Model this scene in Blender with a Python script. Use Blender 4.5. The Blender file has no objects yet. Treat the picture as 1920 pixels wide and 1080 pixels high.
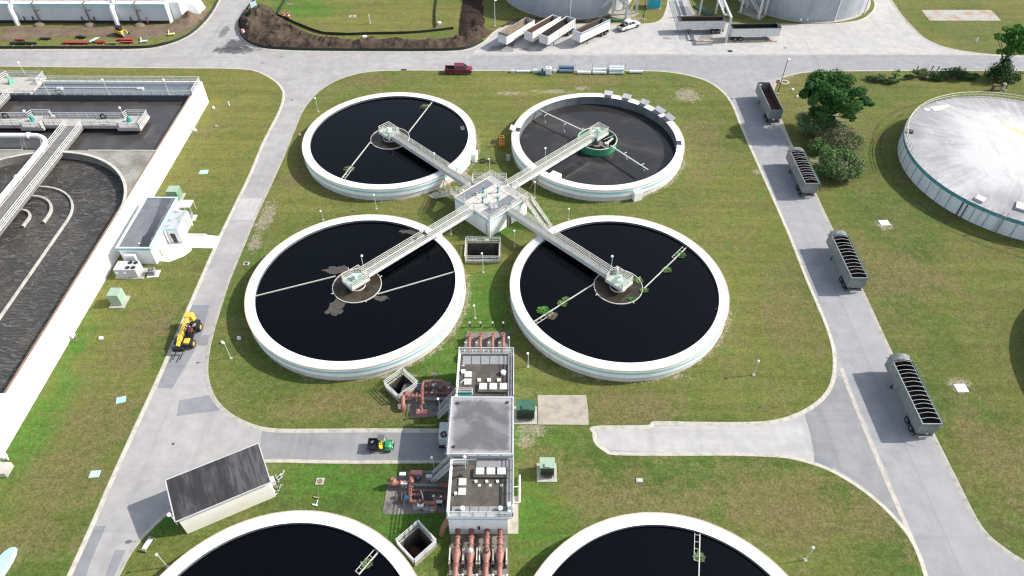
import bpy, bmesh, math, random
from math import sin, cos, pi, radians, hypot, atan2
from mathutils import Vector, Matrix, noise
from mathutils.geometry import tessellate_polygon
random.seed(7)
scene = bpy.context.scene
col = scene.collection

# ------------------------------------------------------------------ camera
F_PX, PITCH, ROLL, YAW = 1320.29, 0.7935, 0.001745, -0.003886
CAM = Vector((3.898, -92.498, 76.115))
_F = Vector((sin(YAW)*cos(PITCH), cos(YAW)*cos(PITCH), -sin(PITCH)))
_R0 = Vector((cos(YAW), -sin(YAW), 0)); _U0 = _R0.cross(_F)
_R = _R0*cos(ROLL)+_U0*sin(ROLL); _U = -_R0*sin(ROLL)+_U0*cos(ROLL)
cd = bpy.data.cameras.new('camera'); cam = bpy.data.objects.new('camera', cd); col.objects.link(cam)
cd.sensor_width = 36; cd.lens = F_PX/1920*36; cd.clip_start = 1; cd.clip_end = 6000
mw = Matrix((_R, _U, -_F)).transposed().to_4x4(); mw.translation = CAM
cam.matrix_world = mw
scene.camera = cam

# ------------------------------------------------------------------ light
SUN_EL, SUN_AZ = radians(38), atan2(0.16, 0.987)      # azimuth from +X towards +Y
w = bpy.data.worlds.new('World'); scene.world = w; w.use_nodes = True
nt = w.node_tree; nt.nodes.clear()
sky = nt.nodes.new('ShaderNodeTexSky'); sky.sky_type = 'NISHITA'; sky.sun_disc = False
sky.sun_elevation = SUN_EL; sky.sun_rotation = pi/2-SUN_AZ; sky.air_density = 1.0; sky.dust_density = 1.6
bg = nt.nodes.new('ShaderNodeBackground'); bg.inputs[1].default_value = 0.135
wo = nt.nodes.new('ShaderNodeOutputWorld')
hs = nt.nodes.new('ShaderNodeHueSaturation'); hs.inputs['Saturation'].default_value = .62   # thin cloud whitens the blue
nt.links.new(sky.outputs[0], hs.inputs['Color']); nt.links.new(hs.outputs[0], bg.inputs[0]); nt.links.new(bg.outputs[0], wo.inputs[0])
sd = bpy.data.lights.new('sun', 'SUN'); sd.energy = 3.5; sd.angle = radians(0.6); sd.color = (1, 0.955, 0.89)
so = bpy.data.objects.new('sun', sd); col.objects.link(so)
sdir = Vector((cos(SUN_EL)*cos(SUN_AZ), cos(SUN_EL)*sin(SUN_AZ), sin(SUN_EL)))
so.rotation_euler = sdir.to_track_quat('Z', 'Y').to_euler(); so.location = (60, 10, 80)
scene.view_settings.view_transform = 'Standard'; scene.view_settings.look = 'None'
scene.cycles.filter_width = 1.3
scene.view_settings.exposure = 0.86; scene.view_settings.gamma = 1

ROAD = -0.10      # road surface; the lawns are the datum z = 0
def G(px, py, z=0.0):
    """place seen at (px, py) in the 1920x1080 photograph, on the level z"""
    d = _F+_R*((px-960)/F_PX)-_U*((py-540)/F_PX)
    return CAM+d*((z-CAM.z)/d.z)
def G2(px, py, z=0.0):
    p = G(px, py, z); return (p.x, p.y)

# ------------------------------------------------------------------ mesh helpers
class MB:
    def __init__(s): s.v = []; s.f = []
    def add(s, vs, fs):
        o = len(s.v); s.v += [tuple(q) for q in vs]; s.f += [tuple(i+o for i in q) for q in fs]; return s
    def box(s, c, d, rz=0, taper=1.0):
        x, y, z = d[0]/2, d[1]/2, d[2]/2; vs = []
        for k in (-1, 1):
            t = taper if k > 0 else 1
            for (a, b) in ((-x, -y), (x, -y), (x, y), (-x, y)):
                a *= t; b *= t
                vs.append((c[0]+a*cos(rz)-b*sin(rz), c[1]+a*sin(rz)+b*cos(rz), c[2]+k*z))
        return s.add(vs, [(3, 2, 1, 0), (4, 5, 6, 7), (0, 1, 5, 4), (1, 2, 6, 5), (2, 3, 7, 6), (3, 0, 4, 7)])
    def b2(s, x0, x1, y0, y1, z0, z1):
        return s.box(((x0+x1)/2, (y0+y1)/2, (z0+z1)/2), (abs(x1-x0), abs(y1-y0), abs(z1-z0)))
    def bar(s, p, q, wd, h=None):
        p, q = Vector(p), Vector(q); h = h or wd
        d = (q-p).normalized(); up = Vector((0, 0, 1)) if abs(d.z) < .95 else Vector((1, 0, 0))
        a = d.cross(up).normalized(); b = a.cross(d)
        vs = [e+a*i*wd/2+b*j*h/2 for e in (p, q) for (i, j) in ((-1, -1), (1, -1), (1, 1), (-1, 1))]
        return s.add(vs, [(0, 1, 2, 3), (7, 6, 5, 4), (0, 4, 5, 1), (1, 5, 6, 2), (2, 6, 7, 3), (3, 7, 4, 0)])
    def tube(s, pts, r, n=8, closed=False, caps=True):
        pts = [Vector(q) for q in pts]; N = len(pts); rs = r if isinstance(r, (list, tuple)) else [r]*N
        vs, fs = [], []; prev = None
        for i, q in enumerate(pts):
            if closed: d = pts[(i+1) % N]-pts[i-1]
            else: d = pts[min(i+1, N-1)]-pts[max(i-1, 0)]
            d.normalize()
            if prev is None:
                a = d.cross(Vector((0, 0, 1)) if abs(d.z) < .9 else Vector((1, 0, 0))).normalized()
            else: a = (prev-d*prev.dot(d)).normalized()
            prev = a; b = d.cross(a)
            vs += [q+(a*cos(2*pi*k/n)+b*sin(2*pi*k/n))*rs[i] for k in range(n)]
        for i in range(N if closed else N-1):
            j = (i+1) % N
            fs += [(i*n+k, i*n+(k+1) % n, j*n+(k+1) % n, j*n+k) for k in range(n)]
        if caps and not closed: fs += [tuple(range(n))[::-1], tuple((N-1)*n+k for k in range(n))]
        return s.add(vs, fs)
    def lathe(s, prof, n=32, c=(0, 0, 0), a0=0, a1=2*pi, closed=False):
        full = abs(a1-a0-2*pi) < 1e-6; m = n if full else n+1; P = len(prof)
        vs = [(c[0]+r*cos(a0+(a1-a0)*k/n), c[1]+r*sin(a0+(a1-a0)*k/n), c[2]+z) for k in range(m) for (r, z) in prof]
        fs = []
        for k in range(n):
            k2 = (k+1) % m
            for i in range(P if closed else P-1):
                j = (i+1) % P
                fs.append((k*P+i, k2*P+i, k2*P+j, k*P+j))
        return s.add(vs, fs)
    def disc(s, c, r, n=32):
        return s.add([(c[0]+r*cos(2*pi*k/n), c[1]+r*sin(2*pi*k/n), c[2]) for k in range(n)], [tuple(range(n))])
    def cyl(s, c, r, h, n=16, r2=None):
        r2 = r if r2 is None else r2
        s.lathe([(r, 0), (r2, h)], n, c)
        o = len(s.v)-2*n
        s.f.append(tuple(o+2*k+1 for k in range(n))); s.f.append(tuple(o+2*k for k in range(n))[::-1]); return s
    def sph(s, c, r, n=12, m=8, sz=1.0):
        return s.lathe([(max(r*sin(pi*i/m), 1e-4), -r*sz*cos(pi*i/m)) for i in range(m+1)], n, c)
    def prism(s, poly, z0, z1):
        n = len(poly); A = sum(poly[i-1][0]*poly[i][1]-poly[i][0]*poly[i-1][1] for i in range(n))
        if A < 0: poly = poly[::-1]
        vs = [(p[0], p[1], z0) for p in poly]+[(p[0], p[1], z1) for p in poly]
        return s.add(vs, [tuple(range(n))[::-1], tuple(range(n, 2*n))]+[(i, (i+1) % n, n+(i+1) % n, n+i) for i in range(n)])
    def flat(s, loops, z):
        """sheet with holes, loops of 2-D points"""
        L = [[Vector((p[0], p[1], 0)) for p in l] for l in loops]
        tri = tessellate_polygon(L); flatp = [p for l in L for p in l]; fs = []
        for t in tri:
            a, b, c_ = [flatp[i] for i in t]
            if (b-a).cross(c_-a).z < 0: t = t[::-1]
            fs.append(tuple(t))
        return s.add([(p.x, p.y, z) for p in flatp], fs)
    def quad(s, a, b, c, d): return s.add([a, b, c, d], [(0, 1, 2, 3)])
    def build(s, name, m, parent=None, smooth=None, bevel=0):
        me = bpy.data.meshes.new(name); me.from_pydata(s.v, [], s.f); me.update()
        if m: me.materials.append(m)
        if smooth is not None:
            me.polygons.foreach_set('use_smooth', [True]*len(me.polygons))
            me.set_sharp_from_angle(angle=radians(smooth))
        o = bpy.data.objects.new(name, me); col.objects.link(o)
        if parent: o.parent = parent
        if bevel:
            bv = o.modifiers.new('bevel', 'BEVEL'); bv.width = bevel; bv.segments = 2; bv.limit_method = 'ANGLE'
        return o

def tag(o, label, cat, group=None, kind=None):
    if label: o['label'] = label
    if cat: o['category'] = cat
    if group: o['group'] = group
    if kind: o['kind'] = kind
    return o
def thing(name, label, cat, loc=(0, 0, 0), rz=0, group=None):
    o = bpy.data.objects.new(name, None); col.objects.link(o); o.empty_display_size = .3
    o.location = loc; o.rotation_euler = (0, 0, rz); return tag(o, label, cat, group)
def struct(o): o['kind'] = 'structure'; return o
def copy_tree(o, parent=None):
    c = o.copy(); col.objects.link(c)
    if parent: c.parent = parent
    for ch in list(o.children): copy_tree(ch, c)
    return c
def put(o, loc, rz=0, label=None, group=None):
    o.location = loc; o.rotation_euler = (0, 0, rz)
    if label: o['label'] = label
    if group: o['group'] = group
    return o
def rail(mb, pts, h=1.07, sp=1.6, levels=(1.07, .72, .37), r=.032, toe=True, closed=False):
    pts = [Vector(p) for p in pts]
    if closed: pts = pts+[pts[0]]
    for p, q in zip(pts, pts[1:]):
        for l in levels:
            z = Vector((0, 0, l)); mb.bar(p+z, q+z, 2*r, 2*r)
        if toe: mb.bar(p+Vector((0, 0, .06)), q+Vector((0, 0, .06)), .02, .12)
        L = (q-p).length; n = max(1, round(L/sp))
        for i in range(n+1):
            e = p.lerp(q, i/n); mb.bar(e, e+Vector((0, 0, h)), 2*r, 2*r)
    return mb
def smooth_line(pts, sub=6):
    P = [Vector((p[0], p[1])) for p in pts]; out = []
    for i in range(len(P)-1):
        a, b, c, d = P[max(i-1, 0)], P[i], P[i+1], P[min(i+2, len(P)-1)]
        for k in range(sub):
            t = k/sub
            out.append(.5*((2*b)+(c-a)*t+(2*a-5*b+4*c-d)*t*t+(3*b-a-3*c+d)*t**3))
    out.append(P[-1]); return out
def offset(P, d):
    out = []
    for i, p in enumerate(P):
        t = P[min(i+1, len(P)-1)]-P[max(i-1, 0)]
        t = t.normalized() if t.length > 1e-9 else Vector((1, 0))
        out.append(p+Vector((-t.y, t.x))*d)
    return out
def ribbon(mb, P, prof):
    """sweep a profile [(sideways, z)] along a 2-D line"""
    L = [(offset(P, d), z) for d, z in prof]; n = len(P); o = len(mb.v)
    for l, z in L: mb.v += [(p.x, p.y, z) for p in l]
    for j in range(len(L)-1):
        for i in range(n-1):
            a = o+j*n+i; mb.f.append((a, a+1, a+n+1, a+n))
    return mb

# ------------------------------------------------------------------ materials
class NT:
    def __init__(s, name):
        s.m = bpy.data.materials.new(name); s.m.use_nodes = True; s.t = s.m.node_tree
        s.p = s.t.nodes['Principled BSDF']; s.tc = s.t.nodes.new('ShaderNodeTexCoord'); s.geo = s.t.nodes.new('ShaderNodeNewGeometry')
    def n(s, ty, **kw):
        q = s.t.nodes.new(ty)
        for k, v in kw.items(): setattr(q, k, v)
        return q
    def link(s, a, b): s.t.links.new(a, b)
    def val(s, x, sock):
        if isinstance(x, (int, float)): sock.default_value = x
        elif isinstance(x, (tuple, list)): sock.default_value = tuple(x)+((1,) if len(x) == 3 and len(sock.default_value) == 4 else ())
        else: s.link(x, sock)
    def math(s, op, a, b=0.0, c=None, clamp=False):
        q = s.n('ShaderNodeMath', operation=op, use_clamp=clamp); s.val(a, q.inputs[0]); s.val(b, q.inputs[1])
        if c is not None: s.val(c, q.inputs[2])
        return q.outputs[0]
    def noise(s, scale, detail=4, rough=.55, vec=None, dist=0):
        q = s.n('ShaderNodeTexNoise'); q.inputs['Scale'].default_value = scale; q.inputs['Detail'].default_value = detail
        q.inputs['Roughness'].default_value = rough; q.inputs['Distortion'].default_value = dist
        s.link(vec or s.geo.outputs['Position'], q.inputs['Vector']); return q.outputs['Fac']
    def ramp(s, x, lo, hi, a=0.0, b=1.0):
        q = s.n('ShaderNodeMapRange', interpolation_type='SMOOTHSTEP'); s.val(x, q.inputs[0])
        for i, v in ((1, lo), (2, hi), (3, a), (4, b)): q.inputs[i].default_value = v
        return q.outputs[0]
    def mix(s, f, a, b, blend='MIX'):
        q = s.n('ShaderNodeMix', data_type='RGBA', blend_type=blend); s.val(f, q.inputs[0]); s.val(a, q.inputs[6]); s.val(b, q.inputs[7])
        return q.outputs[2]
    def mapv(s, scale, rz=0, vec=None):
        q = s.n('ShaderNodeMapping'); q.inputs['Scale'].default_value = scale; q.inputs['Rotation'].default_value = (0, 0, rz)
        s.link(vec or s.geo.outputs['Position'], q.inputs[0]); return q.outputs[0]
    def spot(s, x, y, rx, ry):
        """1 at the centre of an ellipse on the ground, 0 on its rim, negative outside"""
        sp = s.n('ShaderNodeVectorMath', operation='SUBTRACT'); s.link(s.geo.outputs['Position'], sp.inputs[0]); sp.inputs[1].default_value = (x, y, 0)
        m = s.n('ShaderNodeVectorMath', operation='MULTIPLY'); s.link(sp.outputs[0], m.inputs[0]); m.inputs[1].default_value = (1/rx, 1/ry, 0)
        l = s.n('ShaderNodeVectorMath', operation='LENGTH'); s.link(m.outputs[0], l.inputs[0])
        return s.math('SUBTRACT', 1.0, l.outputs['Value'])
    def bump(s, h, strength, dist=.05):
        q = s.n('ShaderNodeBump'); q.inputs['Strength'].default_value = strength; q.inputs['Distance'].default_value = dist
        s.link(h, q.inputs['Height']); s.link(q.outputs[0], s.p.inputs['Normal'])
    def done(s, colr=None, rough=.6, metal=0.0, spec=None):
        if colr is not None: s.val(colr, s.p.inputs['Base Color'])
        s.val(rough, s.p.inputs['Roughness']); s.p.inputs['Metallic'].default_value = metal
        if spec is not None: s.p.inputs['Specular IOR Level'].default_value = spec
        return s.m
def paint(name, c, c2=None, scale=1.2, amt=.5, rough=.5, metal=0.0, streak=0.0, streak_c=None, bump=0.0, fine=0.12, spec=None):
    """weathered surface: colour c worn towards c2 in patches, optional vertical streaks"""
    t = NT(name); ov = t.tc.outputs['Object']
    c2 = c2 or tuple(x*.7 for x in c)
    f = t.ramp(t.noise(scale, 6, .6, ov), .42, .68, 0, amt)
    k = t.mix(f, c, c2)
    if streak:
        sf = t.ramp(t.noise(1.0, 4, .6, t.mapv((2.2, 2.2, .12), 0, ov)), .5, .72, 0, streak)
        k = t.mix(sf, k, streak_c or tuple(x*.45 for x in c))
    if fine:
        g = t.ramp(t.noise(scale*14, 3, .6, ov), .25, .75, 1-fine, 1+fine)
        k = t.mix(1.0, k, g, 'MULTIPLY')
    if bump: t.bump(t.noise(scale*8, 4, .6, ov), bump)
    return t.done(k, rough, metal, spec)
# ------------------------------------------------------------------ ground materials
TC = [(-19.3, 19.3), (19.3, 19.3), (-19.3, -19.3), (19.3, -19.3), (-19.5, -71.1), (19.5, -71.1)]
TR, TI, TH = 16.0, 14.56, 2.43
def spots_at(l): return [(*G2(px, py), rx, ry) for px, py, rx, ry in l]
def grass_mat():
    t = NT('grass'); N = t.noise
    big = N(.035, 4, .6); mid = N(.16, 5, .65, dist=.6); med = N(.55, 5, .7); fine = N(3.2, 6, .75); blade = N(16, 3, .7)
    green = t.mix(t.ramp(mid, .35, .65), (.064, .108, .021), (.096, .134, .030))
    olive = t.mix(t.ramp(med, .35, .65), (.168, .156, .042), (.136, .152, .036))
    sep = t.n('ShaderNodeSeparateXYZ'); t.link(t.geo.outputs['Position'], sep.inputs[0])
    north = t.math('ADD', t.ramp(sep.outputs[1], -60, 60, 0, .42), t.ramp(sep.outputs[0], -60, -25, .22, 0))
    k = t.mix(t.math('ADD', t.ramp(big, .38, .58, .0, .62), north, clamp=True), green, olive)
    # dry thatch showing through
    dry = t.math('MULTIPLY', t.ramp(t.math('ADD', t.math('MULTIPLY', med, .55), t.math('MULTIPLY', mid, .5)), .49, .62), t.ramp(fine, .40, .58))
    k = t.mix(t.math('MULTIPLY', dry, .55), k, (.165, .128, .07))
    brown = t.ramp(N(.085, 5, .7, t.mapv((1, 1.3, 1), .5)), .55, .68, 0, .55)
    k = t.mix(t.math('MULTIPLY', brown, t.ramp(fine, .3, .7, .3, 1)), k, (.105, .082, .035))
    tuft = t.math('MULTIPLY', t.ramp(N(.42, 4, .7), .6, .68), t.ramp(fine, .35, .6))
    k = t.mix(t.math('MULTIPLY', tuft, .6), k, (.055, .115, .022))
    # lush watered places
    lush = None
    for x, y, rx, ry in spots_at([(960, 830, 9, 5), (60, 810, 5, 12), (120, 640, 5, 9), (780, 985, 8, 6), (640, 900, 9, 5), (935, 400, 9, 9), (850, 690, 7, 6), (1000, 980, 6, 9), (905, 575, 6, 12), (300, 960, 8, 5), (1450, 325, 3, 4), (560, 15, 14, 9)]):
        m = t.spot(x, y, rx, ry); lush = m if lush is None else t.math('MAXIMUM', lush, m)
    lush = t.ramp(t.math('ADD', lush, t.math('MULTIPLY', t.math('SUBTRACT', t.math('ADD', t.math('MULTIPLY', mid, .6), t.math('MULTIPLY', med, .4)), .5), 3.4)), .0, .75)
    k = t.mix(t.math('MULTIPLY', lush, t.ramp(med, .3, .6, .5, .95)), k, (.064, .148, .020))
    # mowing passes
    for R_ in (23.4, 25.0):      # wheel tracks plus railing shadow, painted as rings round the covered reservoir
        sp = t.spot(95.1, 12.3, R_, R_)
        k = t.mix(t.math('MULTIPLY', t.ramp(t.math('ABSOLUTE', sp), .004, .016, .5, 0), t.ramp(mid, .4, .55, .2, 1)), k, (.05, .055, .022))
    k = t.mix(1.0, k, t.ramp(sep.outputs[0], 30, 60, .96, .86), 'MULTIPLY')
    k = t.mix(t.ramp(N(.27, 6, .78, dist=.8), .50, .64, 0, .5), k, (.072, .132, .023))
    k = t.mix(t.ramp(N(.21, 6, .75, t.mapv((1, 1, 1), 1.1), .8), .54, .68, 0, .42), k, (.168, .140, .062))
    mow = t.noise(1.0, 3, .6, t.mapv((.03, .55, 1), .1)); k = t.mix(1.0, k, t.ramp(mow, .3, .7, .89, 1.1), 'MULTIPLY')
    # worn ground: sand, spoil beside the tanks
    bare = None
    for x, y, rx, ry in spots_at([(1288, 178, 4.6, 4.4), (1035, 171, 6.5, 1.3), (1092, 166, 3, 1.6), (500, 300, 1.6, 13), (497, 410, 2.2, 7), (478, 455, 1.6, 4), (1000, 806, 3.2, 2.2),
                                  (985, 830, 2, 1.6), (1658, 423, 2.2, 1.8), (1798, 722, 2.6, 2.2), (1190, 36, 4, 2), (1475, 140, 3, 3), (1420, 322, 1.4, 1.4), (1560, 300, 5.5, 5), (1545, 225, 6, 8), (700, 705, 10, .7), (1190, 705, 12, .8), (960, 175, 5, 1.4)]):
        m = t.spot(x, y, rx, ry); bare = m if bare is None else t.math('MAXIMUM', bare, m)
    for x, y in TC[:4]:
        m = t.math('MULTIPLY', t.math('SUBTRACT', t.math('MULTIPLY', t.spot(x+.25, y+.1, 17.3, 17.0), 10), .15), 1.1, clamp=False)
        bare = t.math('MAXIMUM', bare, t.math('MINIMUM', m, .55))
    bm = t.ramp(t.math('ADD', bare, t.math('MULTIPLY', t.math('SUBTRACT', t.math('ADD', t.math('MULTIPLY', med, .6), t.math('MULTIPLY', fine, .5)), .55), 2.6)), .25, .75)
    k = t.mix(t.math('MULTIPLY', bm, .72), k, t.mix(t.ramp(fine, .35, .65), (.215, .18, .125), (.32, .28, .215)))
    wb = None
    for x, y, rx, ry in spots_at([(110, 905, 9, 9), (190, 790, 8, 10), (650, 765, 13, 4), (1190, 765, 11, 4), (1320, 330, 4, 3), (1085, 905, 5, 5), (60, 1000, 8, 5), (1600, 470, 6, 8), (1180, 930, 9, 6), (1480, 950, 12, 9), (1250, 960, 8, 5), (1700, 520, 12, 9), (1480, 600, 7, 12), (560, 330, 3, 9), (1110, 150, 16, 4), (700, 150, 9, 4), (1860, 850, 8, 12), (1540, 160, 9, 6), (1320, 260, 7, 9), (330, 250, 9, 8), (260, 640, 5, 12), (1640, 960, 5, 7), (1010, 860, 4, 4)]):
        m = t.spot(x, y, rx, ry); wb = m if wb is None else t.math('MAXIMUM', wb, m)
    wbm = t.ramp(t.math('ADD', wb, t.math('MULTIPLY', t.math('SUBTRACT', t.math('ADD', t.math('MULTIPLY', med, .6), t.math('MULTIPLY', mid, .4)), .5), 3.0)), .1, .8)
    k = t.mix(t.math('MULTIPLY', wbm, t.ramp(fine, .3, .65, .2, .68)), k, (.165, .122, .062))
    k = t.mix(1.0, k, t.ramp(fine, .3, .7, .68, 1.32), 'MULTIPLY')
    k = t.mix(1.0, k, t.ramp(blade, .25, .75, .7, 1.3), 'MULTIPLY')
    k = t.mix(1.0, k, t.ramp(N(1.1, 5, .75), .3, .7, .80, 1.2), 'MULTIPLY')
    t.bump(t.math('ADD', fine, blade), .7, .12)
    return t.done(k, .9, spec=.15)
def road_mat(name, c, c2, stains=()):
    t = NT(name); N = t.noise
    k = t.mix(t.ramp(N(.07, 5, .6), .35, .65), c, c2)
    k = t.mix(1.0, k, t.ramp(N(.5, 5, .65), .3, .7, .90, 1.08), 'MULTIPLY')
    k = t.mix(1.0, k, t.ramp(N(22, 2, .6), .2, .8, .88, 1.12), 'MULTIPLY')
    # tyre-polished streaks along the roads and hairline cracks
    for sc in ((.5, .018, 1), (.018, .5, 1)):
        k = t.mix(t.ramp(N(1.0, 3, .6, t.mapv(sc)), .52, .72, 0, .30), k, tuple(x*.74 for x in c))
    vo = t.n('ShaderNodeTexVoronoi', feature='DISTANCE_TO_EDGE'); vo.inputs['Scale'].default_value = .11
    wv = t.n('ShaderNodeVectorMath', operation='ADD'); t.link(t.geo.outputs['Position'], wv.inputs[0])
    nn = t.n('ShaderNodeTexNoise'); nn.inputs['Scale'].default_value = .5; t.link(t.geo.outputs['Position'], nn.inputs['Vector'])
    sc_ = t.n('ShaderNodeVectorMath', operation='SCALE'); t.link(nn.outputs['Color'], sc_.inputs[0]); sc_.inputs['Scale'].default_value = 2.2
    t.link(sc_.outputs[0], wv.inputs[1]); t.link(wv.outputs[0], vo.inputs['Vector'])
    cr = t.math('MULTIPLY', t.ramp(vo.outputs['Distance'], .002, .006, 1, 0), t.ramp(N(.05, 2), .54, .62, 0, .25))
    k = t.mix(cr, k, tuple(x*.35 for x in c))
    if 'overlay' in name:      # paving seam along the middle of the east road
        sp = t.n('ShaderNodeSeparateXYZ'); t.link(t.geo.outputs['Position'], sp.inputs[0])
        sx = t.math('ABSOLUTE', t.math('SUBTRACT', sp.outputs[0], t.math('ADD', 52.6, t.math('MULTIPLY', N(.3, 3), .25))))
        k = t.mix(t.math('MULTIPLY', t.ramp(sx, .03, .09, .45, 0), t.ramp(sp.outputs[1], 15, 22, 1, 0)), k, (.10, .10, .105))
        k = t.mix(t.math('MULTIPLY', t.ramp(sp.outputs[0], 52.5, 52.7, 0, .35), t.ramp(sp.outputs[1], 15, 22, 1, 0)), k, (.30, .302, .305))
    for px, py, rx, ry, a in stains:
        m = t.spot(*G2(px, py, ROAD), rx, ry)
        m = t.ramp(t.math('ADD', m, t.math('MULTIPLY', t.math('SUBTRACT', N(.9, 5, .65), .5), 1.6)), .2, .5, 0, a)
        k = t.mix(m, k, (.055, .055, .06))
    t.bump(N(18, 3), .25, .02)
    return t.done(k, .88, spec=.2)
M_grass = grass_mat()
M_road = road_mat('road_surface', (.288, .279, .272), (.338, .328, .318), [(443, 84, 4.2, 4.2, .85), (440, 94, 7.5, 2.6, .8), (420, 60, 1.3, 5, .6), (970, 92, 2, .6, .5), (982, 96, 1.5, .8, .6), (1250, 72, 1.6, 1, .45), (1468, 290, .01, .01, 0), (1463, 252, .9, .7, .75), (325, 832, .3, .3, .9), (527, 106, .6, .3, .7), (491, 118, .6, .3, .7), (547, 187, .4, .4, .7), (1340, 122, .5, .4, .6), (1548, 488, .5, .5, .6), (1480, 330, .5, .5, .6), (700, 865, .01, .01, 0), (1660, 862, .01, .01, 0)])
M_apron = road_mat('concrete_apron', (.41, .395, .375), (.375, .37, .362), [(985, 93, 2.2, 1.1, .5), (1010, 95, 1.2, .8, .4), (1250, 72, 1.5, 1, .4), (1240, 58, 1, .6, .3)])
M_drive = road_mat('concrete_drive', (.37, .36, .35), (.40, .39, .375))
M_roadgrey = road_mat('asphalt_overlay', (.255, .256, .264), (.282, .282, .285))
M_patch = road_mat('asphalt_patch', (.20, .205, .22), (.225, .228, .238))
M_stub = road_mat('old_asphalt', (.215, .215, .218), (.25, .25, .25))
M_kerb = paint('kerb_concrete', (.42, .395, .34), (.27, .25, .205), 1.2, .75, .85, fine=.2)
M_pad = paint('pad_concrete', (.34, .305, .25), (.22, .20, .165), .9, .7, .85, fine=.2, bump=.1)
M_conc = paint('concrete', (.40, .38, .345), (.26, .245, .21), .8, .7, .85, fine=.15, streak=.25)
M_dirt = None

# ------------------------------------------------------------------ ground
PIT_N = [(-3.6, -12.0), (1.45, -12.0), (1.45, -7.9), (-3.6, -7.9)]
def diamond(c, r): return [(c[0]+r, c[1]), (c[0], c[1]+r), (c[0]-r, c[1]), (c[0], c[1]-r)]
PIT_W = diamond((-10.9, -36.6), 1.95); PIT_S = diamond((-6.7, -58.1), 1.95)
PIT_B = [(-3.2, 6.9), (2.2, 6.9), (2.2, 9.2), (-3.2, 9.2)]
PITS = [PIT_N, PIT_W, PIT_S, PIT_B]
BIG = 3000
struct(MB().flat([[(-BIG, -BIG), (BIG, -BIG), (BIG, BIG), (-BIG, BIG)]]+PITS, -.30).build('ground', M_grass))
def P(l, z=0.0): return [G2(x, y, z) for x, y in l]
struct(MB().flat([[(-170, -130), (170, -130), (170, 150), (-170, 150)]]+PITS, ROAD).build('road', M_road))

def lawn(edges, extra=(), holes=()):
    """edges: list of (pixel outline) smoothed; extra: plain world points closing the loop"""
    pts = []
    for e in edges: pts += [(p.x, p.y) for p in e]
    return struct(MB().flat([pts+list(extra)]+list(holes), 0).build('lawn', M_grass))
def edge(l, sub=5): return smooth_line(P(l), sub)
KERB = MB()
def kerb(P_, side, gutter=.24):
    s = side
    ribbon(KERB, P_ if s > 0 else P_, [(-.18*s, .012), (.0*s, .010), (.24*s, ROAD+.022), (gutter*s+.12*s, ROAD+.011)][::(1 if s < 0 else -1)])
# central island: clockwise from its north-west
c_top = edge([(455, 465), (480, 405), (505, 352), (530, 297), (552, 243), (565, 212), (580, 190), (603, 167), (640, 147), (690, 134.5), (760, 131.5), (860, 132), (1000, 132), (1130, 132), (1235, 133.5), (1290, 141), (1330, 154), (1357, 174), (1374, 198), (1388, 233), (1413, 290), (1434, 337), (1475, 430), (1515, 530), (1545, 600), (1560, 645), (1564, 680), (1560, 715), (1545, 742), (1515, 766), (1480, 782), (1440, 791), (1380, 793.5), (1300, 793), (1228, 792), (1213, 799), (1116, 801), (1113, 812), (1117, 830), (1135, 845), (1155, 851), (1250, 852.5), (1356, 852), (1433, 854), (1480, 858), (1527, 870), (1561, 884), (1604, 909), (1647, 942), (1681, 976), (1706, 1008), (1722, 1040), (1735, 1080)])
c_bot = edge([(222, 1080), (240, 1045), (265, 1010), (300, 975), (345, 935), (390, 900), (440, 874), (500, 865), (600, 866.5), (700, 867), (848, 866)])
c_mid = edge([(848, 806), (700, 805.5), (600, 806), (530, 806), (490, 802), (458, 791), (428, 774), (406, 752), (393, 725), (388, 695), (391, 660), (400, 620), (412, 580), (430, 525), (455, 465)])
lawn([c_top, [Vector((42, -130)), Vector((-45, -130))], c_bot, c_mid], holes=PITS)
for e in (c_top, c_bot, c_mid): kerb(e, 1)
# west lawn, between the basin and the west road
w_e = edge([(128, 1080), (176, 974), (208, 900), (241, 827), (300, 699), (355, 572), (412, 443), (467, 330), (493, 268), (521, 213), (530, 188), (530, 170), (519, 155), (500, 142), (475, 132), (440, 128.5), (380, 127.5), (300, 127), (150, 125.5), (0, 124)])
lawn([w_e], [(-170, w_e[-1].y), (-170, -130), (w_e[0].x, -130)])
kerb(w_e, -1)
# east lawn
e_e = edge([(1935, 1062), (1890, 1034), (1852, 1003), (1826, 966), (1783, 880), (1752, 818), (1715, 745), (1671, 661), (1618, 547), (1565, 440), (1520, 345), (1484, 271), (1468, 233), (1456, 205), (1449, 183), (1452, 163), (1460, 151), (1477, 142), (1510, 135.5), (1560, 133.5), (1640, 132.5), (1780, 132), (1930, 132)])
lawn([e_e], [(170, e_e[-1].y), (170, -130), (e_e[0].x+14, -130)])
kerb(e_e, 1)
# north-east lawn
ne = edge([(1930, 105), (1861, 102.5), (1792, 93), (1754, 82), (1729, 68), (1707, 47), (1688, 25), (1671, 0)])
lawn([ne], [(ne[-1].x-4, 150), (170, 150), (170, ne[0].y)])
kerb(ne, 1, .3)
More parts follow.
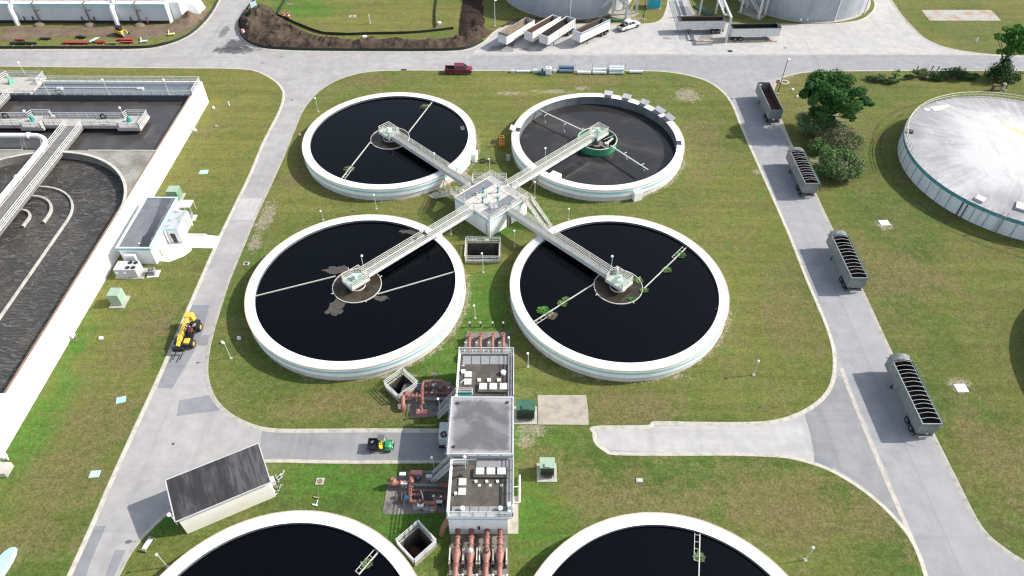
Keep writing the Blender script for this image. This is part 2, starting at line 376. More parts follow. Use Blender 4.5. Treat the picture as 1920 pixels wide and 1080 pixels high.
# lawns round the two digesters
n1 = edge([(908, 78), (932, 56), (962, 47), (1060, 45.5), (1145, 44.5), (1205, 45), (1237, 39), (1249, 20), (1253, 0)], 4)
n0 = edge([(480, 0), (458, 25), (447, 45), (447, 60), (461, 78), (490, 90), (540, 94.5), (620, 96), (800, 96.5), (860, 95), (887, 89), (908, 78)], 4)
lawn([n0, n1], [(n1[-1].x+.5, 150), (n0[0].x-14, 150)])
kerb(n0, -1, .2); kerb(n1, -1, .15)
n2 = edge([(1291, 0), (1295, 13), (1305, 27), (1325, 38), (1370, 43.5), (1467, 45), (1540, 45), (1588, 42), (1619, 35), (1638, 19), (1641, 6), (1638, 0)], 4)
lawn([n2], [(n2[-1].x-1, 150), (n2[0].x-1, 150)])
kerb(n2, -1, .15)
nw = edge([(0, 93), (150, 92.5), (265, 92), (320, 82), (362, 62), (388, 38), (402, 18), (412, 0)], 4)
lawn([nw], [(nw[-1].x+8, 150), (-170, 150), (-170, nw[0].y)])
kerb(nw, -1, .2)
struct(KERB.build('kerb', M_kerb, smooth=40))

def sheet(name, px, m, lift, z=ROAD): return struct(MB().flat([P(px, z)], z+lift).build(name, m))
sheet('concrete_apron', [(886, 100.5), (908, 79), (933, 57), (962, 48), (1145, 45.2), (1206, 45.6), (1238, 40), (1250, 20), (1254, -30), (1291, -30), (1294, 13), (1304, 28), (1324, 39), (1370, 44.2), (1467, 45.8), (1540, 45.8), (1589, 42.6), (1620, 35.6), (1639, 19), (1642, 6), (1640, -20), (1668, -20), (1687, 25), (1706, 47.6), (1728, 69), (1753, 82.8), (1791, 93.6), (1855, 101)], M_apron, .004)
sheet('road_overlay', [(880, 104.5), (1920, 104.5), (1935, 104.5), (1935, 131), (1560, 132.5), (1510, 134), (1440, 150), (1445, 185), (1466, 234), (1484, 273), (1520, 347), (1565, 442), (1618, 549), (1671, 663), (1715, 747), (1752, 820), (1783, 882), (1826, 968), (1852, 1005), (1890, 1037), (1960, 1085), (1745, 1085), (1712, 1005), (1650, 855), (1592, 715), (1545, 592), (1500, 484), (1440, 346), (1395, 238), (1380, 200), (1362, 174), (1332, 152), (1292, 138.5), (1236, 131), (880, 130)], M_roadgrey, .003)
sheet('road_patch', [(1591, 715), (1572, 705), (1557, 730), (1530, 757), (1508, 772), (1520, 815), (1529, 855), (1560, 874), (1605, 902), (1650, 938), (1690, 982), (1693, 972)], M_stub, .006)
sheet('road_patch', [(1527, 853), (1563, 858), (1561, 880), (1527, 866)], M_patch, .0095)
sheet('concrete_drive', [(1507, 774), (1480, 785), (1440, 795), (1300, 797), (1117, 804), (1118, 828), (1137, 843), (1250, 849), (1356, 849), (1433, 851), (1480, 855), (1527, 866), (1520, 815)], M_drive, .005)
sheet('road_patch', [(492, 806), (530, 809), (600, 809), (700, 809), (846, 809), (846, 863), (700, 863.5), (600, 863), (500, 861.5), (485, 858)], M_stub, .006)
sheet('road_patch', [(360, 572), (393, 572), (375, 640), (323, 728), (294, 728), (300, 716)], M_patch, .006)
sheet('road_patch', [(336, 751), (394, 740), (404, 757), (415, 769), (331, 780)], M_patch, .006)
sheet('road_patch', [(171, 987), (199, 986), (168, 1058), (160, 1085), (130, 1085)], M_patch, .006)
sheet('road_patch', [(216, 1031), (236, 1031), (212, 1085), (195, 1085)], M_patch, .006)
sheet('road_patch', [(452, 372), (497, 372), (478, 412), (433, 412)], M_drive, .006)
sheet('road_patch', [(381, 628), (399, 628), (392, 648), (366, 648)], M_patch, .0075)
sheet('road_patch', [(911, 97.5), (921, 87), (962, 82), (963, 97.5)], M_stub, .008)
sheet('road_patch', [(1297, 86), (1336, 86), (1336, 62), (1318, 62)], M_stub, .008)
sheet('road_patch', [(1270, 12), (1290, 12), (1300, 28), (1275, 28)], M_stub, .008)
# flush concrete strips in the road
ST = MB()
for l, wd in (([(880, 102), (1000, 101.8), (1300, 101.5), (1600, 101.7), (1858, 102.3)], .35), ([(1577, 690), (1600, 750), (1650, 872), (1697, 980), (1722, 1040)], .55), ([(1462, 236), (1484, 274), (1520, 348), (1565, 443), (1618, 550), (1671, 664), (1752, 821), (1826, 968), (1852, 1004), (1890, 1036), (1935, 1066)], .45)):
    ribbon(ST, smooth_line(P(l, ROAD), 4), [(-wd/2, ROAD+.013), (wd/2, ROAD+.013)][::-1])
struct(ST.build('gutter_strip', M_kerb))
struct(MB().prism(P([(352, 438), (413, 443), (404, 466), (338, 464)]), -.2, .035).build('footpath', paint('white_concrete', (.66, .64, .6), (.5, .48, .44), .8, .5, .8)))
struct(MB().prism(P([(292, 470), (334, 442), (366, 450), (358, 471), (344, 481), (318, 491), (290, 489)]), -.2, .025).build('footpath', bpy.data.materials['white_concrete']))
M_padd = paint('stained_pad', (.20, .18, .155), (.055, .05, .046), .45, .9, .85, fine=.25, bump=.1)
for q in ([(1008, 741), (1099, 741), (1103, 772), (1104, 797), (1009, 796)], [(966, 930), (972, 930), (972, 1001), (951, 1001), (951, 940)], [(758, 720), (845, 716), (852, 742), (838, 779), (790, 783), (768, 784), (770, 772), (746, 768), (748, 744)], [(727, 905), (756, 885), (806, 882), (845, 880), (845, 960), (770, 964), (717, 965)], [(876, 622), (956, 622), (958, 662), (868, 662)], [(846, 1000), (952, 1000), (954, 1100), (840, 1100)]):
    struct(MB().prism(P(q), -.25, .05).build('concrete_pad', M_pad if q[0][0] in (1008, 966) else M_padd))
struct(MB().prism(P([(1727, 19), (1858, 19), (1877, 39), (1743, 39)]), -.2, .05).build('concrete_pad', paint('rusty_concrete', (.33, .32, .29), (.30, .15, .06), .35, .8, .85, fine=.2)))
# ------------------------------------------------------------------ shared materials
M_white = paint('white_paint', (.86, .86, .85), (.74, .73, .70), .35, .4, .6, fine=.04, streak=.25, streak_c=(.55, .52, .45))
M_rim = paint('rim_paint', (.80, .80, .79), (.66, .64, .59), .5, .4, .6, fine=.05)
M_lower = paint('lower_wall', (.60, .59, .56), (.44, .42, .37), .5, .6, .8, fine=.1, streak=.35)
M_teal = paint('turquoise_band', (.28, .58, .62), (.40, .60, .61), .8, .5, .6, fine=.08)
M_tan = paint('stained_edge', (.42, .33, .24), (.55, .50, .44), .7, .6, .8)
M_steel = paint('galvanised_white', (.55, .56, .545), (.46, .45, .40), 1.5, .5, .5, fine=.06)
M_cream = paint('cream_steel', (.54, .535, .48), (.40, .38, .32), 1.2, .5, .55, fine=.08)
M_alu = paint('aluminium', (.46, .46, .47), (.34, .34, .35), 1.2, .6, .6, .0, fine=.08)
M_darkm = paint('dark_metal', (.03, .03, .032), (.06, .055, .05), 2, .5, .5)
M_black = paint('black', (.012, .012, .013), (.03, .028, .026), 2, .4, .6)
M_mint = paint('mint_paint', (.42, .56, .47), (.28, .40, .34), 1.5, .5, .5)
M_green = paint('green_paint', (.03, .25, .12), (.05, .18, .10), 1.2, .5, .5, streak=.4, streak_c=(.35, .36, .32))
M_tealv = paint('teal_valve', (.02, .25, .22), (.05, .25, .24), 3, .5, .4)
M_deck = paint('deck_grating', (.22, .23, .225), (.16, .17, .165), 2, .5, .7)
M_glass = paint('dark_glass', (.02, .025, .03), (.03, .035, .04), 2, .3, .08, fine=0)
M_inner = paint('tank_inner_wall', (.135, .15, .16), (.07, .075, .075), .6, .7, .8, streak=.6, streak_c=(.07, .08, .07))
def water(name, c, c2, scale, amt, rough, bscale, bstr, ior_spec=.5):
    t = NT(name)
    k = t.mix(t.ramp(t.noise(scale, 6, .65, dist=.8), .45, .72, 0, amt), c, c2)
    t.bump(t.noise(bscale, 3, .6), bstr, .06)
    t.p.inputs['IOR'].default_value = 1.33
    return t.done(k, rough, spec=ior_spec)
M_water = water('settled_water', (.0006, .0010, .0018), (.0012, .0017, .0026), .12, .5, .05, 2.2, .05, .33)
M_water_low = water('drained_water', (.026, .025, .025), (.060, .055, .049), .12, .9, .12, 1.5, .08)
M_well = water('well_water', (.035, .028, .02), (.085, .068, .048), .35, .8, .15, 1.5, .1)
M_scum = paint('floating_scum', (.062, .053, .041), (.03, .026, .02), 1.5, .6, .6)
M_lampw = paint('lamp_globe', (.80, .80, .80), (.7, .7, .7), 2, .3, .3, fine=0)
M_leaf = {}
def leaf_mat(name, a, b, c):
    t = NT(name)
    r = t.geo.outputs['Random Per Island']
    k = t.mix(t.ramp(r, 0, 1), a, b)
    k = t.mix(t.ramp(t.noise(.45, 3, .6), .42, .62, 0, .75), k, c)
    t.p.inputs['Subsurface Weight'].default_value = 0
    k = t.mix(1.0, k, t.ramp(t.noise(1.1, 3, .6), .3, .7, .6, 1.35), 'MULTIPLY')
    M_leaf[name] = t.done(k, .85, spec=.1); return M_leaf[name]
leaf_mat('oak_leaf', (.032, .10, .026), (.075, .17, .042), (.017, .058, .016))
leaf_mat('shrub_leaf', (.085, .15, .05), (.13, .20, .068), (.05, .105, .034))
leaf_mat('dry_leaf', (.145, .14, .082), (.185, .175, .105), (.085, .12, .052))
leaf_mat('dark_leaf', (.035, .085, .025), (.065, .12, .04), (.025, .06, .02))
leaf_mat('lime_leaf', (.05, .16, .025), (.085, .20, .035), (.03, .105, .02))
leaf_mat('palm_leaf', (.05, .125, .03), (.085, .17, .045), (.035, .09, .02))
leaf_mat('grey_shrub_leaf', (.12, .18, .075), (.17, .225, .10), (.075, .13, .05))
def leaves(mb, c, rx, ry, rz, n, s, rnd, lumps=8, hollow=.55, lr=(.38, .55)):
    """leaf-sized faces in lumpy clusters through the volume of an ellipsoid"""
    L = []
    for i in range(lumps):
        th, ph = rnd.uniform(0, 2*pi), rnd.uniform(-.5, 1)
        q = (1-ph*ph)**.5 if abs(ph) < 1 else 0; k = rnd.uniform(.45, .8) if lr[0] > .3 else rnd.uniform(.3, .92)
        L.append((c[0]+rx*q*cos(th)*k, c[1]+ry*q*sin(th)*k, c[2]+rz*ph*k, rnd.uniform(*lr)))
    for i in range(n):
        lx, ly, lz, rr = L[i % lumps]
        while True:
            d = Vector((rnd.uniform(-1, 1), rnd.uniform(-1, 1), rnd.uniform(-1, 1)))
            if hollow*.6 < d.length < 1: break
        p = Vector((lx+d.x*rx*rr, ly+d.y*ry*rr, lz+d.z*rz*rr))
        if p.z < .03: p.z = rnd.uniform(.03, .2)
        nrm = (d.normalized()*.8+Vector((rnd.uniform(-1, 1), rnd.uniform(-1, 1), rnd.uniform(-.4, 1.3)))).normalized()
        a = nrm.orthogonal().normalized(); b = nrm.cross(a); t = rnd.uniform(0, pi); a, b = a*cos(t)+b*sin(t), b*cos(t)-a*sin(t)
        w_, h_ = s*rnd.uniform(.6, 1.2), s*rnd.uniform(.5, 1)
        mb.add([p-a*w_/2, p-b*h_/3+a*w_*.1, p+a*w_/2, p+b*h_/3+a*w_*.1], [(0, 1, 2, 3)])
    return mb

# ------------------------------------------------------------------ settling tanks
def tank_shell(name, label, loc, wz, wm, lowz=None):
    t = thing(name, label, 'water tank', (loc[0], loc[1], 0), 0, 'round settling tanks')
    n = 128
    MB().lathe([(TR, TH), (TR, .98), (TR-.16, .96)], n).build('wall', M_white, t, smooth=30)
    MB().lathe([(TR-.14, 1.0), (TR-.14, -.25)], n).build('lower_wall', M_lower, t, smooth=30)
    MB().lathe([(TI, TH+.03), (TR-.10, TH+.03)][::-1], n).build('rim', M_rim, t, smooth=30)
    MB().lathe([(TR-.10, TH+.03), (TR-.10, TH+.055), (TR+.03, TH+.055), (TR+.03, TH-.04)][::-1], n).build('coping_edge', M_tan, t, smooth=30)
    MB().lathe([(TR+.012, 2.0), (TR+.012, 1.62)], n).build('band', M_teal, t, smooth=30)
    MB().lathe([(TI, TH+.03), (TI, -.2)], n).build('inner_wall', M_inner, t, smooth=30)
    MB().disc((0, 0, wz), TI, 96).build('water', wm, t)
    return t
WZ = TH-.36
def arm(t, p0, p1, z, ladder=3.2):
    """scum skimmer arm from the well ring to the rim with a ladder frame at the end"""
    p0, p1 = Vector((*p0, z)), Vector((*p1, z)); d = (p1-p0).normalized(); s = Vector((-d.y, d.x, 0))
    m = MB(); m.bar(p0, p1, .11, .16)
    if ladder <= 0: return m.build('skimmer_arm', M_cream, t)
    e = p1-d*ladder
    m.bar(e+s*.55, p1+s*.55, .06, .08); m.bar(e+s*.02, e+s*.58, .06, .08)
    for k in range(4): m.bar(p1-d*(.3+k*.8), p1-d*(.3+k*.8)+s*.55, .045, .06)
    return m.build('skimmer_arm', M_cream, t)
def blob(t, c, rx, ry, z, m, seed, name='scum'):
    pts = []
    for k in range(48):
        a = 2*pi*k/48; r = .72+.45*noise.noise(Vector((cos(a)*1.7+seed, sin(a)*1.7, seed*2.3)))+.3*noise.noise(Vector((cos(a)*5+seed, sin(a)*5, seed)))
        pts.append((c[0]+rx*r*cos(a), c[1]+ry*r*sin(a)))
    return MB().prism(pts, z-.01, z+.012).build(name, m, t)
tanks = []
def rel(px, py, z, c): p = G(px, py, z); return (p.x-c[0], p.y-c[1])
for i, (c, label, armpx) in enumerate([
        (TC[0], 'white round tank of black water crossed by a straight skimmer line, nearest the red pickup', ((767, 248, 812, 190), (695, 266.5, 641.6, 334.7))),
        (TC[1], 'partly drained white round tank with tall green centre ring and open rim hatches', None),
        (TC[2], 'white round tank of black water with brown scum drifting round its centre ring', ((629.6, 518.7, 479, 556), (709, 552, 851.7, 510.6))),
        (TC[3], 'white round tank of black water with bright weeds growing along its skimmer arms', ((1112.6, 533.5, 1001, 604), (1208, 541, 1286, 466))),
        (TC[4], 'white round tank in front of the dark-roofed shed, cut off by the picture edge', ((673, 1078, 713, 1032), None)),
        (TC[5], 'white round tank cut off by the bottom edge, right of the row of coral pipes', ((1310, 1082, 1312, 1000), None))]):
    low = i == 1
    wz = .78 if low else WZ
    t = tank_shell('settling_tank', label, c, wz, M_water_low if low else M_water); tanks.append(t)
    r = 3.62
    if low:
        MB().lathe([(r, .3), (r, 2.25)], 40).build('well_ring', M_green, t, smooth=30)
        MB().lathe([(r-.05, 2.25), (r-.05, .3)], 40).build('well_ring_inside', M_green, t, smooth=30)
        MB().tube([(r*cos(2*pi*k/40), r*sin(2*pi*k/40), 2.25) for k in range(40)], .09, 6, closed=True).build('ring_edge', M_cream, t)
        MB().disc((0, 0, .86), r-.06, 40).build('well_water', M_well, t)
        q = MB(); q.cyl((0, 0, .3), 1.15, .9, 24); q.cyl((0, 0, 1.2), .6, 1.8, 20)
        q.build('centre_column', paint('grey_column', (.17, .165, .15), (.1, .095, .085), 1, .6, .7), t, smooth=40)
        q = MB(); q.cyl((1.7, -.9, .8), .4, 1.1, 14); q.bar((1.7, -.9, 1.8), (2.9, .3, 2.1), .3, .3)
        for a in (0.4, 1.6, 3.9, 5.2): q.bar((1.4*cos(a), 1.4*sin(a), 1.6), (r*cos(a), r*sin(a), 2.1), .1, .12)
        for a in (2.2, 5.5): q.bar((r*cos(a), r*sin(a), 2.2), ((r+.7)*cos(a), (r+.7)*sin(a), 2.2), .12, .14)
        q.build('ring_braces', M_cream, t)
        # two raised arms on drop legs
        a0, a1 = rel(1012, 206, 2.6, c), rel(1215, 318, 2.6, c)
        for (ex, ey) in (a0, a1):
            d = Vector((ex, ey, 0)); L = d.length; d.normalize(); s = Vector((-d.y, d.x, 0)); m = MB()
            m.bar(d*3.5+Vector((0, 0, 2.5)), d*L+Vector((0, 0, 2.5)), .17, .24)
            for f in (.52, .86):
                b = d*L*f+Vector((0, 0, 2.5)); m.bar(b, b+s*.9, .08, .1); m.bar(b+s*.9, b+s*.9-Vector((0, 0, 1.0)), .08, .08)
                m.bar(b+s*.9-Vector((0, 0, .9)), b+s*.9+d*.4-Vector((0, 0, 1.4)), .06, .06); m.bar(b+s*.9-Vector((0, 0, .9)), b+s*.9-d*.4-Vector((0, 0, 1.4)), .06, .06)
            m.build('skimmer_arm', M_steel, t)
            MB().bar(d*(L-1.9)+Vector((0, 0, 2.47)), d*(L+.1)+Vector((0, 0, 2.47)), .5, .06).build('arm_plate', M_darkm, t)
        # hinged covers standing on the rim
        for j, (px, py, op) in enumerate([(1139, 184, 1), (1170, 190, 1), (1200, 200, 1), (1226, 213, 1), (1247, 224, 1), (967, 243, 1), (1271, 268, 0)]):
            x, y = rel(px, py, TH, c); a = atan2(y, x); e = Vector((cos(a), sin(a), 0)); s = Vector((-e.y, e.x, 0))
            m = MB(); hw = .85 if j not in (3, 4) else 1.15
            o_ = e*15.0; m.bar(o_-s*hw*.8+Vector((0, 0, TH+.045)), o_+s*hw*.8+Vector((0, 0, TH+.045)), .85, .05)
            m.build('hatch_opening', M_darkm, t)
            if op:
                m = MB(); b = e*15.45+Vector((0, 0, TH+.07)); u = e*1.05+Vector((0, 0, .42))
                th_ = Vector((-.05*e.x, -.05*e.y, .04))
                v4 = [b-s*hw, b+s*hw, b+s*hw+u, b-s*hw+u]
                m.add(v4+[v+th_ for v in v4], [(0, 1, 2, 3), (7, 6, 5, 4), (0, 4, 5, 1), (1, 5, 6, 2), (2, 6, 7, 3), (3, 7, 4, 0)])
                m.build('hatch_cover', M_alu, t)
        m = MB(); m.b2(-.9, .9, -15.1, -13.4, WZ-.9, TH+.04)
        q = m.build('weir_box', M_rim, t); q.rotation_euler = (0, 0, radians(-36))
    else:
        MB().lathe([(r, wz-.4), (r, wz+.14), (r-.1, wz+.14), (r-.1, wz-.4)], 56).build('well_ring', M_cream, t, smooth=30)
        MB().disc((0, 0, wz+.03), r-.1, 48).build('well_water', M_well, t)
        m = MB(); m.lathe([(1.25, wz-.2), (1.25, wz+.22), (1.17, wz+.22), (1.17, wz-.2)], 32); m.cyl((0, 0, wz-.4), .55, 1.6, 20)
        m.build('centre_column', M_cream, t, smooth=40)
        for k in range(4):
            a = .5+k*pi/2; MB().bar((r*cos(a), r*sin(a), wz+.1), ((r+.35)*cos(a), (r+.35)*sin(a), wz+.22), .12, .1).build('ring_lug', M_cream, t)
        for end in ([armpx[0], armpx[1]] if armpx[1] else [armpx[0]]):
            arm(t, rel(*end[:2], wz, c), rel(*end[2:], wz, c), wz+.1, 0 if i == 2 or (i == 0 and end is armpx[0]) else 3.2)
    if i == 2:
        for k, (px, py, rx, ry) in enumerate([(632, 506, 2.2, 1.1), (629, 575, 1.7, 2.2), (714, 559, 1.7, .8), (770, 434, 2.2, .9)]):
            blob(t, rel(px, py, wz, c), rx, ry, wz, M_scum, k*3.1+1)
    if i == 0: blob(t, rel(868, 240, wz, c), .7, 1.0, wz, paint('froth', (.10, .11, .12), (.05, .05, .06), 2, .7, .5), 4.4)
    if i == 1: pass
# drop boxes against the tank walls
for j, (px, py, lb) in enumerate(((1197, 378, 'white box column on the wall of the drained tank with the green ring'), (889, 300, 'white box column on the wall of the tank nearest the red pickup'))):
    c = TC[1] if j == 0 else TC[0]; p = G(px, py, 0); a = atan2(p.y-c[1], p.x-c[0])
    o = MB().b2(TR-.12, TR+.75, -.75, .75, -.1, 1.75).build('drop_box', M_white, tanks[1-j]); o.rotation_euler = (0, 0, a)

# ------------------------------------------------------------------ weeds growing on the arms
def weed(px, py, z, r, lf, n, label, grp='weeds rooted on the skimmer arms'):
    p = G(px, py, z); rnd = random.Random(int(px*7+py)); m = MB()
    for k in range(n):
        a, d = rnd.uniform(0, 2*pi), .8*r*rnd.uniform(.05, 1)**.7; q = Vector((d*cos(a), d*sin(a)*.8, rnd.uniform(.02, .12)))
        u = Vector((cos(a), sin(a), rnd.uniform(.0, .6))).normalized()*rnd.uniform(.18, .36); s = Vector((-u.y, u.x, .05))*.35
        m.add([q, q+u*.5+s, q+u, q+u*.5-s], [(0, 1, 2, 3)])
    o = m.build('weed_clump', M_leaf[lf]); o.location = (p.x, p.y, z); tag(o, label, 'weeds', grp)
weed(1019, 583, WZ, 1.0, 'lime_leaf', 300, 'largest bright green weed clump, near the left end of the weedy skimmer arm')
weed(1035, 593, WZ, .8, 'dry_leaf', 220, 'rusty brown weed clump beside the largest green one on the weedy skimmer arm')
weed(1054, 570, WZ, .7, 'shrub_leaf', 200, 'grey green weed clump midway along the left weedy skimmer arm')
weed(1061, 562, WZ, .5, 'shrub_leaf', 120, 'small weed clump on the left skimmer arm just above the grey green one')
weed(1276, 479, WZ, .8, 'palm_leaf', 220, 'spiky weed clump by the ladder frame at the right end of the weedy skimmer arm')
weed(1250, 507, WZ, .7, 'shrub_leaf', 150, 'low weed clump midway along the right weedy skimmer arm')
weed(1207, 545, WZ, .6, 'shrub_leaf', 120, 'weed clump where the right weedy arm meets the centre ring')
weed(1197, 527, WZ, .7, 'shrub_leaf', 120, 'weed clump inside the centre ring of the weedy tank')
weed(1185, 562, WZ, .5, 'lime_leaf', 80, 'tiny green tuft at the lower edge of the weedy tank centre ring')
weed(797, 201, WZ, 1.2, 'dry_leaf', 160, 'straggly dry weed clump at the far end of the skimmer line by the red pickup')
weed(655, 318, WZ, 1.1, 'dry_leaf', 170, 'brown weed clump at the near end of the skimmer line of the back left tank')
weed(688, 1057, WZ, .6, 'grey_shrub_leaf', 90, 'weeds on the skimmer of the tank in front of the shed')
weed(1311, 1045, WZ, .6, 'grey_shrub_leaf', 90, 'weeds on the skimmer of the tank at the bottom right of the pump houses')
for px, py, l in ((1328, 500, 'green sprig on the inner rim, right side of the weedy tank'), (1347, 580, 'green sprig lowest on the inner rim of the weedy tank')):
    weed(px, py, WZ, .4, 'palm_leaf', 50, l)

# ------------------------------------------------------------------ lamps
def globe_lamp(loc, h, label, rz=0, m=None, name='post_lamp', grp='globe lamps on thin posts', head=.17):
    t = thing(name, label, 'lamp post', loc, rz, grp)
    MB().cyl((0, 0, 0), .045, h, 8, .04).build('pole', m or M_steel, t, smooth=40)
    MB().box((0, 0, .04), (.36, .36, .08)).build('base', M_conc, t)
    g = MB(); g.sph((-.1, 0, h+.1), head, 12, 8); g.build('globe', M_lampw, t, smooth=60)
    MB().bar((0, 0, h), (-.12, 0, h+.02), .06).build('bracket', m or M_steel, t)
    return t
LAMPS = [(597, 210, 3.0, 'post lamp on the grass left of the back left tank'), (706, 392, 2.9, 'post lamp in front of the back left tank wall, between the two left tanks'), (606, 413, 1.9, 'post lamp just behind the rim of the front left tank'),
         (433, 672, 3.2, 'post lamp by the west road opposite the yellow telehandler'), (918, 324, 2.9, 'post lamp behind the central valve chamber'), (1002.5, 371, 3.3, 'post lamp by the wall of the drained tank, right of the valve chamber'),
         (1066, 412, 2.2, 'post lamp behind the rim of the weedy tank'), (965, 462, 3.2, 'post lamp on the grass in front of the valve chamber, right of the railed pit'), (906, 511, 3.9, 'post lamp just in front of the railed rectangular pit'),
         (846, 440, 2.6, 'post lamp under the front left footbridge'), (891, 597, 2.6, 'post lamp in the gap between the two front tanks'), (990, 688, 2.8, 'post lamp right of the northern pump house'),
         (1413, 703, 2.9, 'post lamp on open grass left of the nearest parked trailer'), (1510, 1050, 3.0, 'post lamp at lower right, beside the cut off tank'), (314, 1063, 3.0, 'post lamp at lower left below the shed'),
         (815, 885, 3.2, 'post lamp at the foot of the stairs of the southern pump house'), (955, 662, 3.2, 'post lamp at the corner of the northern pump house'), (826, 778, 3.4, 'post lamp on the mint pole at the stairs of the northern pump house')]
for px, py, h, l in LAMPS:
    p = G(px, py); globe_lamp((p.x, p.y, 0), h, l, 0)

# ------------------------------------------------------------------ footbridges
DZ = 3.42
def bridge(i, ang, label, lamp_at):
    t = thing('footbridge', label, 'footbridge', (0, 0, 0), ang, 'footbridges to the tank centres')
    x0, x1, hw = 4.3, 25.8, .56; xc = 27.3
    MB().b2(x0, x1, -hw+.1, hw-.1, DZ-.05, DZ).build('deck', M_deck, t)
    for s in (-1, 1):
        m = MB(); m.b2(x0, x1+.1, s*hw-.06, s*hw+.06, DZ-.52, DZ+.07); m.b2(x0, x1+.1, s*(hw+.06)-.05, s*(hw+.06)+.05, DZ-.56, DZ-.50)
        for k in range(10): m.b2(x0+1+k*2.2, x0+1.08+k*2.2, s*(hw+.03)-.06, s*(hw+.03)+.06, DZ-.5, DZ+.05)
        m.build('girder', M_steel, t)
        m = MB(); rail(m, [(x0, s*hw, DZ), (x1, s*hw, DZ)], sp=2.3, r=.04); m.build('railing', M_cream, t)
    m = MB(); q = 1.2; qx = xc+1.5
    rail(m, [(x1, hw, DZ), (x1, q, DZ), (qx, q, DZ), (qx, -q, DZ), (x1, -q, DZ), (x1, -hw, DZ)], sp=1.6, r=.038); m.build('platform_railing', M_cream, t)
    m = MB(); m.b2(x1, qx+.05, -q-.05, q+.05, DZ-.07, DZ); m.build('platform_deck', M_mint, t)
    m = MB()
    for s in (-1, 1): m.b2(x1-.1, qx+.05, s*(q+.02)-.06, s*(q+.02)+.06, DZ-.45, DZ+.08)
    m.b2(qx+.0, qx+.1, -q, q, DZ-.45, DZ+.08)
    for s in (-1, 1): m.bar((xc+s*.9, -.6, DZ-.5), (xc+s*.9, .6, DZ-.5), .2)
    m.build('platform_frame', M_steel, t)
    d = thing('drive_unit', None, None); d.parent = t; d.location = (xc, 0, DZ)
    m = MB(); m.cyl((0, 0, 0), .62, .22, 20); m.cyl((0, 0, .2), .5, .4, 16, .34); m.build('gearbox', M_mint, d, smooth=40)
    m = MB(); m.tube([(.1, -.6, .5), (.1, .25, .5)], .2, 12); m.cyl((.1, .1, .45), .2, .55, 12); m.build('motor', paint('pale_mint', (.60, .70, .64), (.45, .55, .5), 2, .4, .4), d, smooth=40)
    m = MB(); m.box((-1.15, .85, .6), (.25, .4, 1.1)); m.build('control_box', M_cream, t).location = (xc, 0, DZ)
    lx, ls = lamp_at
    g = MB(); g.cyl((lx, ls*.86, DZ-.4), .045, 3.0, 8); g.build('lamp_pole', M_mint if i != 2 else M_steel, t, smooth=40)
    g = MB(); g.sph((lx-.1, ls*.86, DZ+2.65), .2, 12, 8); g.build('lamp_globe', M_lampw, t, smooth=60)
    # bearing on the tank rim
    m = MB(); m.b2(11.2, 12.4, -hw-.1, hw+.1, TH+.03, DZ-.5); m.build('bearing', M_steel, t)
    # cable tray along one side
    m = MB(); m.b2(x0, x1, hw+.1, hw+.3, DZ-.3, DZ-.22); m.build('cable_tray', M_alu, t)
    return t
bridge(0, radians(135), 'grey footbridge from the valve chamber to the back left tank with the straight skimmer line', (13.3, 1))
bridge(1, radians(45), 'pale footbridge from the valve chamber to the drained tank with the green ring', (14.0, 1))
bridge(2, radians(-135), 'pale footbridge to the front left tank, a dark clothed person walking on it', (25.2, -1))
bridge(3, radians(-45), 'grey footbridge from the valve chamber stairs to the weedy tank', (25.0, 1))

